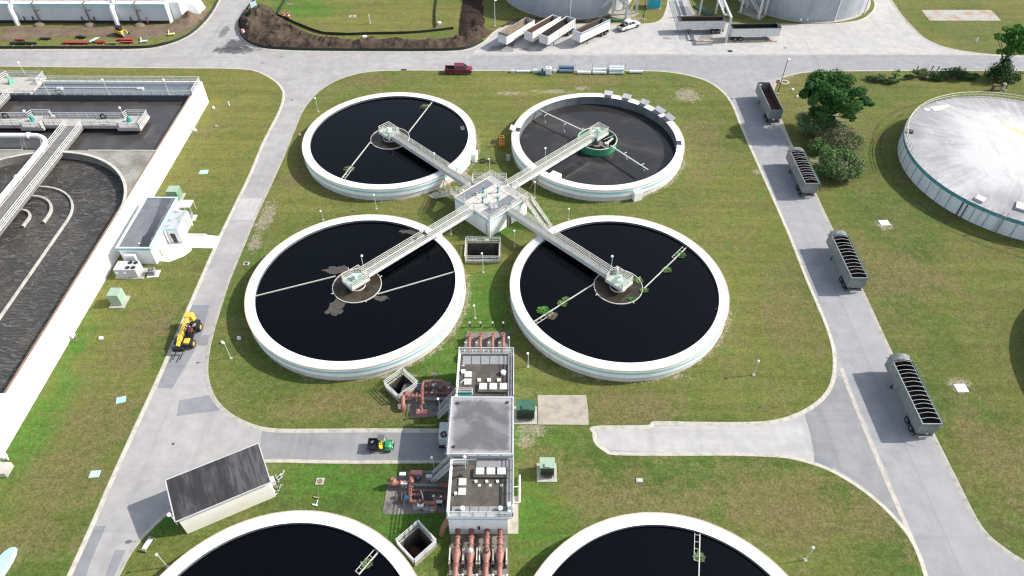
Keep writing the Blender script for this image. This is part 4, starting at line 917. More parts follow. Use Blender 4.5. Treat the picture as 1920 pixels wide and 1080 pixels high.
manifold('coral and dark red pipework on the slab left of the southern pump house', [
    (.27, M_pipe, [(735, 906, .9), (745, 906, .9), (770, 906, .9)]), (.22, M_pipe, [(771, 888, 1.0), (770, 906, 1.0), (768, 940, 1.0), (800, 943, 1.0), (817, 943, 1.0)]),
    (.17, M_pipe_old, [(774, 920, .8), (835, 921, .8), (836, 932, .8)]), (.22, M_pipe_old, [(815, 934, .9), (842, 933, .9)]), (.22, M_pipe, [(816, 934, .9), (817, 955, .6), (817, 958, 0)]),
    (.15, M_pipe, [(772, 928, .8), (790, 928, .8)]), (.2, paint('grey_pipe', (.2, .18, .17), (.12, .11, .1)), [(775, 910, .7), (832, 910, .7)]), (.08, M_steel, [(789, 920, .9), (793, 930, 1.3), (792, 950, .3)]), (.06, M_tan, [(754, 922, .3), (753, 938, .3)]), (.42, M_pipe_old, [(825, 908, 1.0), (845, 910, 1.0)])],
    G2(780, 920), [(752, 906, .9, 'x', .38), (759, 906, .9, 'x', .38), (765, 906, .9, 'x', .36), (771, 897, 1, 'y', .34), (771, 891, 1, 'y', .34), (770, 914, 1, 'y', .32), (778, 928, .8, 'x', .24), (784, 928, .8, 'x', .24), (824, 934, .9, 'x', .34), (802, 943, 1, 'x', .3), (795, 921, .8, 'x', .26)],
    [('valve', M_pipe, 737, 904, 1.0, .5), ('actuator', M_blue, 762, 934, .8, .32), ('valve', M_pipe_old, 789, 943, 1.0, .42), ('gauge', M_sky, 813, 930, 1.2, .13), ('gauge', M_sky, 827, 931, 1.2, .12), ('valve', M_pipe, 771, 902, 1.2, .34)])
p = G(782, 892); pump_set((p.x, p.y, 0), 0, 'pump under a faded pink cover at the upper edge of the southern pipework', paint('teal_motor', (.08, .19, .22), (.05, .12, .14)))
for px, py, l in ((757, 898, 'white electrical cabinet left of the southern pink pump'), (806, 902, 'narrow steel panel between the southern pipework and the stairs'), (790, 956, 'white electrical box at the lower edge of the southern pipework'), (825, 950, 'small dark panel by the wall in the southern pipework'), (759, 915, 'grey panel beside the coral pipe of the southern pipework')):
    p = G(px, py); t = thing('electrical_cabinet', l, 'cabinet', (p.x, p.y, 0), 0, 'electrical cabinets among the pipes')
    hh = 1.2; MB().b2(-.3, .3, -.14, .14, .5, hh).build('box', M_alu if px != 825 else M_darkm, t, bevel=.02); MB().b2(-.36, .36, -.2, .2, hh, hh+.04).build('lid', M_sky if px in (757, 790) else M_alu, t)
    for s in (-.25, .25): MB().bar((s, 0, 0), (s, 0, .55), .06).build('leg', M_steel, t)
# dark blocks under the southern manifold
for px, py in ((781, 953), (800, 955), (812, 957)):
    p = G(px, py); t = MB().b2(-.35, .35, -.3, .3, 0, .55).build('pipe_block', M_conc, bevel=.05); t.location = (p.x, p.y, 0); tag(t, {781: 'left', 800: 'middle', 812: 'right'}[px]+' one of three low concrete blocks at the edge of the southern pipework', 'block', 'concrete pipe blocks')

# ------------------------------------------------------------------ transformers and generator cabinets
def transformer(name, label, loc, rz, m_body, m_lid, w_, d_, h_, style):
    t = thing(name, label, 'transformer', loc, rz)
    MB().b2(-w_/2-.35, w_/2+.35, -d_/2-.45, d_/2+.35, -.1, .14).build('pad', M_conc, t)
    if style == 'deep':
        MB().b2(-w_/2, w_/2, -d_/2+.35, d_/2, .14, h_).build('cabinet', m_body, t, bevel=.03)
        MB().b2(-w_/2-.06, w_/2+.06, -d_/2+.3, d_/2+.06, h_, h_+.1).build('lid', m_lid, t, bevel=.02)
        MB().b2(-w_/5, w_/5, -d_/2+.32, -.0, h_+.1, h_+.3).build('hood', m_lid, t, bevel=.03)
        m = MB()
        for k in range(9): m.b2(-w_/2+.08+k*(w_-.2)/8, -w_/2+.14+k*(w_-.2)/8, -d_/2, -d_/2+.34, .3, h_-.2)
        m.build('cooling_fins', M_darkm if m_lid is not M_mint else m_body, t)
    else:
        MB().b2(-w_/2, w_/2, -d_/2, d_/2, .14, h_).build('cabinet', m_body, t, bevel=.03)
        MB().b2(-w_/2-.05, w_/2+.05, -d_/2-.05, d_/2-.1, h_, h_+.08).build('lid', m_lid, t, bevel=.02)
        MB().b2(-w_/2-.25, -w_/2, -d_/2+.15, d_/2-.15, .5, h_-.3).build('door', m_lid, t, bevel=.03)
        m = MB()
        for k in range(2): m.b2(-w_/2-.32, -w_/2-.25, -.3+k*.4, -.2+k*.4, .8, 1.1)
        m.build('handle', M_darkm, t)
    return t
M_dkgreen = paint('dark_green', (.035, .105, .065), (.025, .075, .05), 2, .5, .5)
M_paleg = paint('pale_green', (.29, .39, .29), (.23, .32, .24), 2, .5, .5, streak=.2)
M_midg = paint('mid_green', (.17, .28, .18), (.13, .22, .15), 2, .5, .5)
transformer('transformer', 'dark green transformer on a concrete pad right of the electrical building', (5.45, -40.6, 0), 0, M_dkgreen, M_dkgreen, 2.3, 1.9, 2.0, 'deep')
transformer('transformer', 'pale topped green transformer alone on the grass right of the southern pump house', (7.95, -48.8, 0), 0, M_midg, M_paleg, 1.7, 1.7, 1.9, 'deep')
transformer('transformer', 'pale green transformer cabinet on its pad below the flat roofed control building', (-54.6, -20.9, 0), radians(0), M_paleg, M_paleg, 1.5, 1.7, 2.2, 'cab')
transformer('transformer', 'green transformer cabinet behind the flat roofed control building', (-54.6, 3.9, 0), radians(0), M_midg, M_paleg, 1.7, 1.8, 2.0, 'cab')
# ------------------------------------------------------------------ aeration basin at the left
BX, BN, BS, BT = -58.7, 35.4, -40.95, 4.7
M_bwater = NT('aerated_water'); tt = M_bwater
k = tt.mix(tt.ramp(tt.noise(.10, 6, .65, dist=1.2), .42, .68, 0, .8), (.045, .042, .040), (.085, .076, .062))
wv = tt.noise(1.0, 2.5, .5, tt.mapv((.62, 1.5, 1), .25), 1.4)
k = tt.mix(tt.ramp(wv, .5, .72, 0, .6), k, (.15, .145, .14))
tt.bump(wv, .9, .55); tt.p.inputs['IOR'].default_value = 1.33; M_bwater = tt.done(k, .09)
M_cwater = NT('still_basin_water'); tt = M_cwater
k = tt.mix(tt.ramp(tt.noise(.11, 6, .65, dist=1.5), .45, .66, 0, .7), (.048, .045, .045), (.085, .075, .062))
k = tt.mix(tt.ramp(tt.noise(.8, 6, .75, dist=1), .6, .75, 0, .4), k, (.16, .155, .15)); tt.bump(tt.noise(2.5, 3), .12, .05); M_cwater = tt.done(k, .14)
M_chan = water('channel_water', (.12, .145, .165), (.17, .19, .205), .35, .8, .25, 1.2, .1)
M_bwall = paint('blown_white_wall', (.80, .80, .79), (.70, .69, .66), .25, .35, .6, fine=.03, streak=.12, streak_c=(.55, .53, .48))
M_bconc = paint('basin_concrete', (.27, .255, .225), (.135, .125, .105), .22, .85, .85, fine=.15, bump=.1)
t = thing('aeration_basin', 'long white walled basin of dark rippled water filling the left edge', 'basin', (BX, 0, 0))
W0 = -125-BX      # the basin runs on beyond the picture
def bb(name, x0, x1, y0, y1, z0, z1, m): return MB().b2(x0, x1, y0, y1, z0, z1).build(name, m, t)
bb('east_wall'.replace('east_', ''), -.32, 0, BS-24, BN, -.2, BT, M_bwall)
bb('wall', W0, -.32, BN-.35, BN, -.2, BT-.003, M_bwall)
bb('coping', -.62, -.30, BS, 30.1, BT-.35, BT+.02, paint('brown_coping', (.22, .135, .085), (.30, .22, .15), 1, .6, .8))
bb('inner_wall', W0, -.33, 29.75, 30.1, 1.5, BT-.006, paint('dark_wet_wall', (.06, .065, .068), (.035, .04, .04), .8, .6, .6))
bb('channel_water', W0, -.32, 30.1, BN-.35, 3.0, 4.1, M_chan)
bb('still_water', W0, -.32, 11.3, 29.75, 2.0, 3.55, M_cwater)
bb('partition_wall', W0, -.33, 10.85, 11.3, 1.5, BT-.006, M_bconc)
bb('rippled_water', W0, -.32, BS, 10.85, 2.0, 3.35, M_bwater)
CXb, CYb, CR = -76.3-BX, -6.65, 17.25
# corner slab outside the round end of the channel
pts = [(CXb+CR*cos(a), CYb+CR*sin(a)) for a in [radians(90-i*90/24) for i in range(25)]]+[(-.33, CYb), (-.33, 10.85), (CXb, 10.85)]
MB().prism(pts, 1.5, BT-.03).build('corner_slab', M_bconc, t)
pts = [(CXb+CR*cos(a), CYb+CR*sin(a)) for a in [radians(90+i*90/24) for i in range(25)]]+[(CXb-CR, 10.85), (CXb, 10.85)]
MB().prism(pts, 1.5, BT-.03).build('corner_slab', M_bconc, t)
MB().lathe([(CR+.45, BT-.03), (CR+.45, BT+.05), (CR, BT+.05), (CR, 2.0)], 48, (CXb, CYb, 0), 0, pi).build('curved_curb', paint('curb', (.48, .46, .41), (.3, .28, .24), .8, .6, .85), t, smooth=40)
MB().b2(-12.4, -.35, 11.15, 11.4, BT-.0, BT+.06).build('curb', M_conc, t)
MB().b2(W0, -24, 11.15, 11.4, BT-.0, BT+.06).build('curb', M_conc, t)
# curved guide walls
def guide(r0, th, a0, a1, tail, cx, cy, m, z=3.95):
    q = []; n = 20
    q = [(cx+r0*cos(radians(a0+(a1-a0)*i/n)), cy+r0*sin(radians(a0+(a1-a0)*i/n))) for i in range(n+1)]
    if tail: q.append((q[-1][0], q[-1][1]-tail))
    P_ = [Vector(v) for v in q]; mm = MB()
    ribbon(mm, P_, [(-th/2, 2.4), (-th/2, z), (th/2, z), (th/2, 2.4)]); return mm.build('guide_wall', m, t)
cw = paint('guide_wall', (.42, .40, .37), (.24, .225, .20), .9, .7, .85)
guide(8.6, .27, 180, 0, 40, -76.0-BX, -6.3, cw, 3.68); guide(5.1, .34, 180, 0, 1.6, -76.0-BX, -5.4, M_conc, 3.75); guide(2.3, .32, 180, 0, 1.8, -76.0-BX, -6.2, M_conc, 3.75)
bb('deck', W0, -.02, BS-24, BS, 3.9, BT+.03, M_bwall)
for y in (11.0, -15.0, 23.0): bb('pipe_strap', .0, .04, y, y+.06, .1, BT-.1, M_alu)
# railings along the channel
for pts in ([(-34, BN-.18, BT), (-.15, BN-.18, BT)], [(-34.5, 29.93, BT), (-.15, 29.93, BT)], [(-.15, BN-.18, BT), (-.15, 29.93, BT)]):
    m = MB(); rail(m, pts, sp=1.9, r=.045, toe=False); m.build('railing', M_steel, t)
m = MB(); m.bar((-33, 33.3, 4.35), (-11, 33.3, 4.35), .16)
for k in range(8): m.bar((-32+k*3, 33.3, 4.1), (-32+k*3, 33.3, 4.5), .12)
m.build('air_pipe', M_steel, t)
for x in (-27.5, -11.5): bb('float_box', x-.55, x+.55, 32.6, 33.3, 4.1, 4.55, M_alu)
# walkways
def walk(label, x0, x1, y0, y1, sides, z=BT+.1):
    w_ = thing('walkway', label, 'walkway', ((x0+x1)/2, (y0+y1)/2, 0), 0, 'basin walkways'); cx, cy = (x0+x1)/2, (y0+y1)/2
    MB().b2(x0-cx, x1-cx, y0-cy, y1-cy, z-.55, z).build('deck', paint('walk_deck', (.16, .155, .15), (.11, .105, .10), .8, .6, .85) if x1-x0 < 4 else M_conc, w_)
    for pts in sides:
        m = MB(); rail(m, [(x-cx, y-cy, z) for x, y in pts], sp=1.7, r=.045, toe=True); m.build('railing', M_steel, w_)
    return w_
ew = walk('concrete walkway with teal motors crossing the still basin water left to right', -120, -64.6, 18.9, 21.6, [[(-120, 18.95), (-86.5, 18.95)], [(-82.3, 18.95), (-78.6, 18.95)], [(-75.1, 18.95), (-68.8, 18.95)], [(-120, 21.55), (-86.5, 21.55)], [(-82.3, 21.55), (-68.8, 21.55)]])
for x0, x1, pts in ((-68.8, -64.6, [(-68.8, 18.95), (-68.4, 18.25), (-64.65, 18.25), (-64.65, 22.6), (-68.4, 22.6), (-68.8, 21.55)]), (-86.5, -82.3, [(-86.5, 18.95), (-86.1, 18.25), (-82.7, 18.25), (-82.3, 18.95)]), (-86.5, -82.3, [(-86.5, 21.55), (-86.1, 22.6), (-82.7, 22.6), (-82.3, 21.55)])):
    m = MB(); rail(m, [(x+92.3, y-20.25, BT+.1) for x, y in pts], sp=1.5, r=.045); m.build('railing', M_steel, ew)
for x0, x1 in ((-68.75, -64.55), (-86.5, -82.3)): MB().b2(x0+92.3, x1+92.3, -2.1, 2.45, BT-.47, BT+.104).build('motor_platform', M_conc, ew)
walk('dark decked walkway running towards the camera over the rippled water', -78.4, -75.3, -60, 18.85, [[(-75.35, 18.85), (-75.35, -60)], [(-78.35, 18.85), (-78.35, -60)]])
walk('short walkway from the channel corner to the motor walkway at the far left', -97.2, -94.2, 22, 29.7, [[(-94.25, 29.7), (-94.25, 22)], [(-97.15, 29.7), (-97.15, 22)]])
tp = walk('railed concrete platform over the channel at the far left', -105, -90.5, 30.2, 36.9, [[(-105, 36.8), (-90.6, 36.8)], [(-90.6, 36.8), (-90.6, 33.6)], [(-98, 36.8), (-99.5, 33)]], BT+.2)
for px, py, l in ((61, 226, 'teal mixer motor on the left platform of the basin walkway'), (243, 227, 'teal mixer motor on the right end platform of the basin walkway')):
    p = G(px, py, BT+.1); q = thing('mixer_motor', l, 'motor', (p.x, p.y, BT+.1), 0, 'teal mixer motors')
    m = MB(); m.cyl((0, 0, 0), .5, .4, 14, .4); m.build('gearbox', M_tealv, q, smooth=40)
    m = MB(); m.cyl((0, 0, .4), .26, .45, 12); m.sph((0, 0, .85), .26, 12, 8, .6); m.build('motor', M_tealv, q, smooth=50)
p = G(28, 150, 4.9); q = thing('valve_actuator', 'light green cone shaped valve stand on the railed platform at the far left', 'valve', (p.x, p.y-1.2, 4.9))
m = MB(); m.cyl((0, 0, 0), .75, 1.4, 4, .15); m.build('stand', paint('sea_green', (.13, .42, .29), (.1, .3, .22), 2, .4, .5), q); MB().cyl((0, 0, 1.4), .1, .7, 8).build('stem', M_steel, q)
for px, py, l in ((50, 145, 'lamp at the top left corner on the railed platform'), (92, 177, 'leftmost of three lamps on the channel wall'), (205, 178, 'middle one of three lamps on the channel wall'), (318, 178, 'rightmost of three lamps on the channel wall'), (62, 237, 'lamp beside the left teal motor on the basin walkway'), (238, 231, 'lamp beside the right teal motor on the basin walkway')):
    p = G(px, py, BT); globe_lamp((p.x, p.y, BT), 3.1, l, head=.24)
M_tyre = paint('rubber', (.015, .015, .016), (.035, .033, .03), 3, .5, .8)
for px, py, l in ((112, 176, 'black lifebuoy on the channel railing'), (196, 223, 'black lifebuoy on the walkway railing near the right teal motor'), (13, 222, 'black lifebuoy on the walkway railing at the far left')):
    p = G(px, py, BT); o = MB().tube([(.5*cos(a), .0, .55+.5*sin(a)) for a in [2*pi*i/18 for i in range(18)]], .11, 8, closed=True).build('lifebuoy', M_tyre, smooth=60); o.location = (p.x, p.y-.1, BT); tag(o, l, 'lifebuoy', 'lifebuoys on the basin railings')
# white air main with an elbow
t = thing('air_main', 'thick white pipe crossing the basin and bending along the dark walkway', 'pipe', (-77.2, 0, 0))
q = [(-50, 13.9, 6.0), (-4.4, 13.9, 6.0)]+[(-4.4+3.6*sin(a), 10.3+3.6*cos(a), 6.0) for a in [radians(i*9) for i in range(11)]]+[(-.8, -60, 6.0)]
m = MB(); m.tube(q, .42, 16); m.build('pipe', M_rim, t, smooth=40)
for (a, b) in (((-5.2, 13.9, 6), (-4.9, 13.9, 6)), ((-.8, 1.2, 6), (-.8, 1.6, 6)), ((-.8, -10.0, 6), (-.8, -10.4, 6))):
    m = MB(); m.tube([a, b], .58, 16); m.build('flange', M_rim, t, smooth=40)
for x in (-6.5, -3.0, -12, -18):
    m = MB()
    for d in (-.7, .7): m.bar((x+d*.6, 12.6, 3), (x+d*.3, 13.9, 5.6), .1)
    m.bar((x-.42, 12.7, 3.3), (x+.3, 13.7, 5.2), .07); m.build('support', M_steel, t)
m = MB()
for y in (-7.5, -8.8): m.bar((-2.0, y, 6.3), (.4, y, 6.3), .22); m.sph((-.8, y, 6.5), .5, 10, 8)
m.bar((-2.2, -6, 5.3), (.3, -10, 6.6), .1); m.build('valve', M_rim, t, smooth=50)

# ------------------------------------------------------------------ flat roofed control building by the basin wall
t = thing('control_building', 'white flat roofed control building with turquoise fascia beside the basin wall', 'building', (-54.45, -6.65, 0))
M_bluroof = NT('dark_flat_roof'); tt = M_bluroof; ov = tt.tc.outputs['Object']
k = tt.mix(tt.ramp(tt.noise(.5, 5, .6, ov), .35, .65), (.125, .13, .145), (.165, .17, .185))
sep = tt.n('ShaderNodeSeparateXYZ'); tt.link(ov, sep.inputs[0])
band = tt.math('SUBTRACT', 1.0, tt.math('MULTIPLY', tt.math('ABSOLUTE', tt.math('SUBTRACT', sep.outputs[0], tt.math('ADD', 1.25, tt.math('MULTIPLY', sep.outputs[1], -.06)))), 1.0))
wet = tt.ramp(tt.math('ADD', band, tt.math('MULTIPLY', tt.math('SUBTRACT', tt.noise(.45, 4, .6, ov), .5), 1.8)), .25, .32)
k = tt.mix(tt.math('MULTIPLY', wet, tt.ramp(sep.outputs[1], -6, 5.5, 1, .55)), k, (.028, .032, .04)); k = tt.mix(1.0, k, tt.ramp(tt.noise(12, 3, .6, ov), .2, .8, .88, 1.12), 'MULTIPLY'); M_bluroof = tt.done(k, .75)
h = 3.5
MB().b2(-2.45, 2.45, -6.1, 6.1, -.1, h-.5).build('wall', M_bwall, t)
MB().b2(-2.62, 2.62, -6.25, 6.25, h-.5, h-.26).build('fascia', M_teal, t)
MB().b2(-2.66, 2.66, -6.3, 6.3, h-.26, h-.12).build('fascia_dark_band', paint('deep_teal', (.06, .23, .25), (.05, .18, .2), 2, .4, .5), t)  # deep teal upper band of the fascia
for s in ((-2.68, -2.4, -6.32, 6.32), (2.4, 2.68, -6.32, 6.32), (-2.4, 2.4, -6.32, -6.05), (-2.4, 2.4, 6.05, 6.32)): MB().b2(*s, h-.12, h+.1).build('parapet', paint('pale_teal', (.50, .62, .64), (.42, .52, .54), 2, .4, .5), t)
MB().b2(-2.4, 2.4, -6.05, 6.05, h-.12, h-.09).build('roof', M_bluroof, t)
m = MB(); m.bar((.4, -5.3, h), (.75, -5.1, h+.1), .08); m.bar((.4, -5.1, h), (.7, -5.4, h+.1), .08); m.build('loose_rag', M_sky, t)
MB().b2(2.45, 4.7, -1.0, 3.5, -.1, h-.75).build('annex', M_bwall, t)
MB().b2(2.63, 4.85, -1.15, 3.62, h-.75, h-.55).build('annex_fascia', M_teal, t)
MB().b2(2.64, 4.75, -1.05, 3.52, h-.55, h-.53).build('annex_roof', paint('stained_roof', (.42, .43, .45), (.14, .145, .15), .7, .8, .8), t)
MB().b2(4.72, 4.95, 3.2, 3.62, -.1, h-.75).build('pilaster', M_bwall, t); MB().b2(4.72, 4.95, -1.2, -.85, -.1, h-.75).build('pilaster', M_bwall, t)
d = MB().b2(4.70, 4.74, .5, 2.5, 0, 2.2).build('door', paint('pale_door', (.40, .43, .42), (.35, .37, .36)), t); MB().b2(4.68, 4.76, 2.5, 2.62, 0, 2.3).build('frame', M_darkm, d)
d = MB().b2(3.2, 4.2, -1.05, -1.0, 0, 2.1).build('door', M_bwall, t); MB().b2(3.32, 4.08, -1.08, -1.05, .95, 1.95).build('glass', M_black, d)
d2 = MB().b2(3.4, 4.1, -1.09, -1.055, .1, 1.1).build('doorway', M_glass, d)
MB().b2(2.75, 2.95, -1.35, -1.1, 0, h-.7).build('downpipe', M_rim, t)
MB().b2(2.45, 2.9, -4.3, -2.7, .1, 1.5).build('meter_cabinet', paint('cream_cabinet', (.60, .57, .48), (.5, .47, .4), 2, .5, .5), t)
m = MB(); m.b2(-1.55, .15, -7.0, -6.1, .9, 2.6); m.build('wall_unit', paint('hvac_white', (.62, .62, .61), (.52, .52, .5), 2, .4, .5), t, bevel=.08)
MB().b2(-1.35, -.05, -7.04, -7.0, 1.0, 2.2).build('grille', M_alu, t)
p = G(248, 512); t = thing('rooftop_air_conditioner', 'large grey air conditioner with four black fans on the ground by the control building', 'air conditioner', (-55.25, -9.0-5.7, 0))
MB().b2(-2.0, 2.3, -1.35, 1.0, -.1, .12).build('pad', M_conc, t)
MB().b2(-1.8, 1.55, -1.15, .85, .12, 1.75).build('cabinet', paint('hvac_grey', (.46, .46, .49), (.40, .40, .42), 2, .4, .5), t, bevel=.03)
MB().b2(-1.55, -.35, -1.0, .7, 1.75, 1.79).build('grille', M_alu, t)
for x in (.25, 1.1):
    for y in (-.65, .45): m = MB(); m.cyl((x, y, 1.75), .34, .05, 18); m.build('fan', M_black, t)
MB().b2(-1.6, -1.2, -1.17, -1.15, .9, 1.3).build('label_plate', M_sky, t); MB().b2(-.4, .0, -1.17, -1.15, .9, 1.3).build('label_plate', M_sky, t)
M_acdark = paint('condenser_grey', (.22, .22, .22), (.17, .17, .17), 2, .4, .6)
for px, py, rz_, l in ((287, 514, .1, 'small dark condenser beside the large four fan air conditioner'), (357, 409, .0, 'small dark condenser under a white awning behind the control building')):
    p = G(px, py); t = thing('condenser', l, 'air conditioner', (p.x, p.y, 0), rz_, 'small condensers by the control building')
    MB().b2(-.75, .95, -.75, .75, -.1, .1).build('pad', M_bwall, t); MB().b2(-.48, .48, -.48, .48, .1, 1.0).build('cabinet', M_acdark, t, bevel=.03)
    MB().cyl((0, 0, 1.0), .36, .04, 18).build('fan', M_black, t); m = MB(); m.bar((-.34, 0, 1.06), (.34, 0, 1.06), .05); m.bar((0, -.34, 1.06), (0, .34, 1.06), .05); m.build('fan_guard', M_alu, t)
    m = MB(); m.tube([(-.5, 0, .5), (-1.2, .1, .5), (-1.5, .3, .6)], .06, 6); m.build('hose', M_alu, t)
p = G(352, 405); t = thing('awning', 'small white flat awning on posts over the condenser behind the control building', 'awning', (p.x-.1, p.y+.8, 0))
MB().b2(-1.1, 1.1, -.9, 1.0, 1.9, 2.0).build('roof', M_bwall, t)
for x, y in ((-1, -.8), (1, -.8), (1, .9), (-1, .9)): MB().bar((x, y, 0), (x, y, 1.9), .08).build('leg', M_steel, t)
# handrail at the path
p = G(372, 442); o = MB().b2(-1.4, 1.4, -.08, .08, 0, .35).build('path_kerb', M_bwall); o.location = (p.x, p.y, 0); tag(o, 'low white kerb wall at the footpath of the control building', 'kerb')
# hose bib and small things on the basin wall
p = G(142, 632); t = thing('hose_reel', 'hose reel with coiled hose at the foot of the white basin wall', 'hose', (BX+.35, p.y, 0))
m = MB(); m.b2(-.3, .1, -.5, .3, .2, 1.2); m.build('box', M_rim, t)
m = MB(); m.tube([(.35+.35*cos(a), -.7+.3*sin(a), .5+.25*sin(a)) for a in [2*pi*i/16 for i in range(16)]], .05, 6, closed=True); m.tube([(.3, -.3, .2), (.5, .2, .3), (.6, .0, .9)], .05, 6); m.build('hose', paint('hose', (.18, .15, .11), (.1, .09, .07)), t)
for px, py, z_, l in ((8, 880, 1.0, 'grey concrete splash block at the left edge'),):
    p = G(px, py); o = MB().b2(-1.2, 1.2, -.8, .8, 0, .9).build('concrete_block', M_conc, bevel=.05); o.location = (BX+.9, p.y-.3, 0); tag(o, l, 'block')
for px, py, l in ((346, 245, 'white box at the foot of the basin wall, far end'), (10, 858, 'white pipe stub at the foot of the basin wall near the left edge')):
    p = G(px, py); o = MB().box((0, 0, .35), (.5, .6, .7)).tube([(.2, 0, .4), (.6, -.2, .4), (.7, -.4, .1)], .09, 8).build('wall_box', M_rim, bevel=.04); o.location = (BX+.35, p.y, 0); tag(o, l, 'box')
p = G(0, 1065); o = MB().add(*(lambda q: (q, [tuple(range(len(q)//2)), tuple(range(len(q)//2, len(q)))[::-1]]+[(i, (i+1) % (len(q)//2), len(q)//2+(i+1) % (len(q)//2), len(q)//2+i) for i in range(len(q)//2)]))([(1.0*cos(a)*1.1, 3.4*sin(a), .05) for a in [2*pi*i/20 for i in range(20)]][::-1]+[(1.0*cos(a)*.9, 3.2*sin(a), .5) for a in [2*pi*i/20 for i in range(20)]][::-1])).build('covered_boat', paint('turquoise_tarp', (.34, .70, .64), (.42, .74, .70), 1, .4, .5), smooth=40)
o.location = (p.x-.2, p.y-1.0, 0); o.rotation_euler = (0, 0, radians(-14)); tag(o, 'bright turquoise rounded cover on the grass at the lower left corner', 'cover')

# ------------------------------------------------------------------ storage shed
A, B_ = Vector((-32.77, -56.75)), Vector((-23.95, -52.12)); ux = (B_-A).normalized(); ang = atan2(ux.y, ux.x); L = (B_-A).length; D_ = 4.7
t = thing('storage_shed', 'cream walled shed with a dark stained single slope roof beside the road', 'shed', (A.x, A.y, 0), ang)
hs, hn = 3.5, 4.15
m = MB(); m.add([(0, 0, -.1), (L, 0, -.1), (L, D_, -.1), (0, D_, -.1), (0, 0, hs), (L, 0, hs), (L, D_, hn), (0, D_, hn)], [(0, 1, 5, 4), (1, 2, 6, 5), (2, 3, 7, 6), (3, 0, 4, 7), (4, 5, 6, 7)]); m.build('wall', paint('cream_wall', (.84, .80, .70), (.74, .70, .60), .5, .5, .7, fine=.06), t)
M_shroof = NT('stained_shed_roof'); tt = M_shroof; ov = tt.tc.outputs['Object']
k = tt.mix(tt.ramp(tt.noise(.35, 5, .6, tt.mapv((1.4, .5, 1), 0, ov)), .38, .62), (.024, .022, .023), (.075, .071, .074))
k = tt.mix(tt.ramp(tt.noise(1, 4, .6, tt.mapv((3.0, .35, 1), 0, ov)), .45, .65, 0, .7), k, (.014, .012, .012))
k = tt.mix(1.0, k, tt.ramp(tt.noise(9, 4, .7, ov), .2, .8, .75, 1.25), 'MULTIPLY'); M_shroof = tt.done(k, .85)
e = .18
def rz_(y): return hs+(hn-hs)*y/D_
m = MB(); lo, hi = -e, D_+e
m.add([(-e, lo, rz_(lo)+.02), (L+e, lo, rz_(lo)+.02), (L+e, hi, rz_(hi)+.02), (-e, hi, rz_(hi)+.02), (-e, lo, rz_(lo)+.14), (L+e, lo, rz_(lo)+.14), (L+e, hi, rz_(hi)+.14), (-e, hi, rz_(hi)+.14)], [(3, 2, 1, 0), (4, 5, 6, 7), (0, 1, 5, 4), (1, 2, 6, 5), (2, 3, 7, 6), (3, 0, 4, 7)]); m.build('roof', M_shroof, t)
m = MB()
m.bar((-e-.06, lo-.05, rz_(lo)+.1), (-e-.06, hi, rz_(hi)+.1), .12, .2); m.bar((-e, hi+.06, rz_(hi)+.1), (L+e, hi+.06, rz_(hi)+.1), .12, .18); m.bar((-e, lo-.06, rz_(lo)+.05), (L+e, lo-.06, rz_(lo)+.05), .1, .12); m.bar((L+e+.05, lo, rz_(lo)+.1), (L+e+.05, hi, rz_(hi)+.1), .1, .18)
m.build('roof_trim', M_alu, t)
m = MB()
for x in [i*L/9 for i in range(1, 9)]: m.bar((x, lo, rz_(lo)+.145), (x, hi, rz_(hi)+.145), .04, .02)
m.build('roof_seam', M_darkm, t)
m = MB(); m.cyl((-.35, .15, hs-1.2), .04, 2.2, 8); m.build('lamp_pole', M_steel, t); m = MB(); m.sph((-.5, .3, hs+1.0), .24, 12, 8); m.build('lamp_globe', M_lampw, t, smooth=60)
MB().b2(L, L+.5, 1.2, 2.0, .4, 1.3).build('wall_box', M_alu, t)
# clutter behind the shed
p = G(516, 925); rnd = random.Random(3); m = MB()
for k_ in range(26): a = Vector((rnd.uniform(-.4, .4), rnd.uniform(-.3, 2.4), .08)); m.bar(a, a+Vector((rnd.uniform(-.5, .5), rnd.uniform(-.6, .6), rnd.uniform(0, .25))), .07)
o = m.build('scrap_pile', M_alu); o.location = (p.x, p.y, 0); tag(o, 'pile of grey scrap at the right end of the shed', 'scrap')
# ------------------------------------------------------------------ wheels and trailers
M_rimw = paint('steel_rim', (.30, .31, .32), (.2, .2, .2), 3, .5, .4, .5)
def wheel(parent, c, r, w_, rim_m=None, tyre_only=False):
    x, y, z = c; s = 1 if y > 0 else -1
    o = bpy.data.objects.new('wheel', None); col.objects.link(o); o.parent = parent; o.location = c
    m = MB(); prof = [(r*.55, -w_/2), (r*.93, -w_/2), (r, -w_*.3), (r, w_*.3), (r*.93, w_/2), (r*.55, w_/2)]
    m.lathe(prof, 22); m.v = [(a, zz, b) for a, b, zz in m.v]; m.build('tyre', M_tyre, o, smooth=40)
    m = MB(); m.cyl((0, 0, -w_*.38), r*.58, w_*.76, 16); m.cyl((0, 0, w_*.3), r*.22, w_*.18, 10); m.cyl((0, 0, -w_*.48), r*.22, w_*.18, 10); m.v = [(a, zz, b) for a, b, zz in m.v]
    m.build('rim', rim_m or M_rimw, o, smooth=40); return o
M_alutr = paint('dull_aluminium', (.25, .268, .265), (.18, .195, .19), .9, .7, .5, .25, streak=.5, streak_c=(.14, .145, .14))
M_whtr = paint('white_trailer', (.66, .65, .63), (.50, .48, .45), .8, .5, .55, streak=.25, streak_c=(.34, .3, .26))
M_rust_in = paint('rusty_bed', (.085, .045, .032), (.05, .04, .035), .7, .7, .85, streak=.4)
M_tarpblk = paint('black_tarp_bed', (.012, .011, .010), (.028, .024, .02), .8, .6, .9)
M_tarp = paint('silver_tarp', (.10, .12, .12), (.26, .28, .28), 2.2, .7, .4)
M_bow = paint('tarp_bow', (.66, .60, .56), (.5, .46, .42), 3, .4, .5)
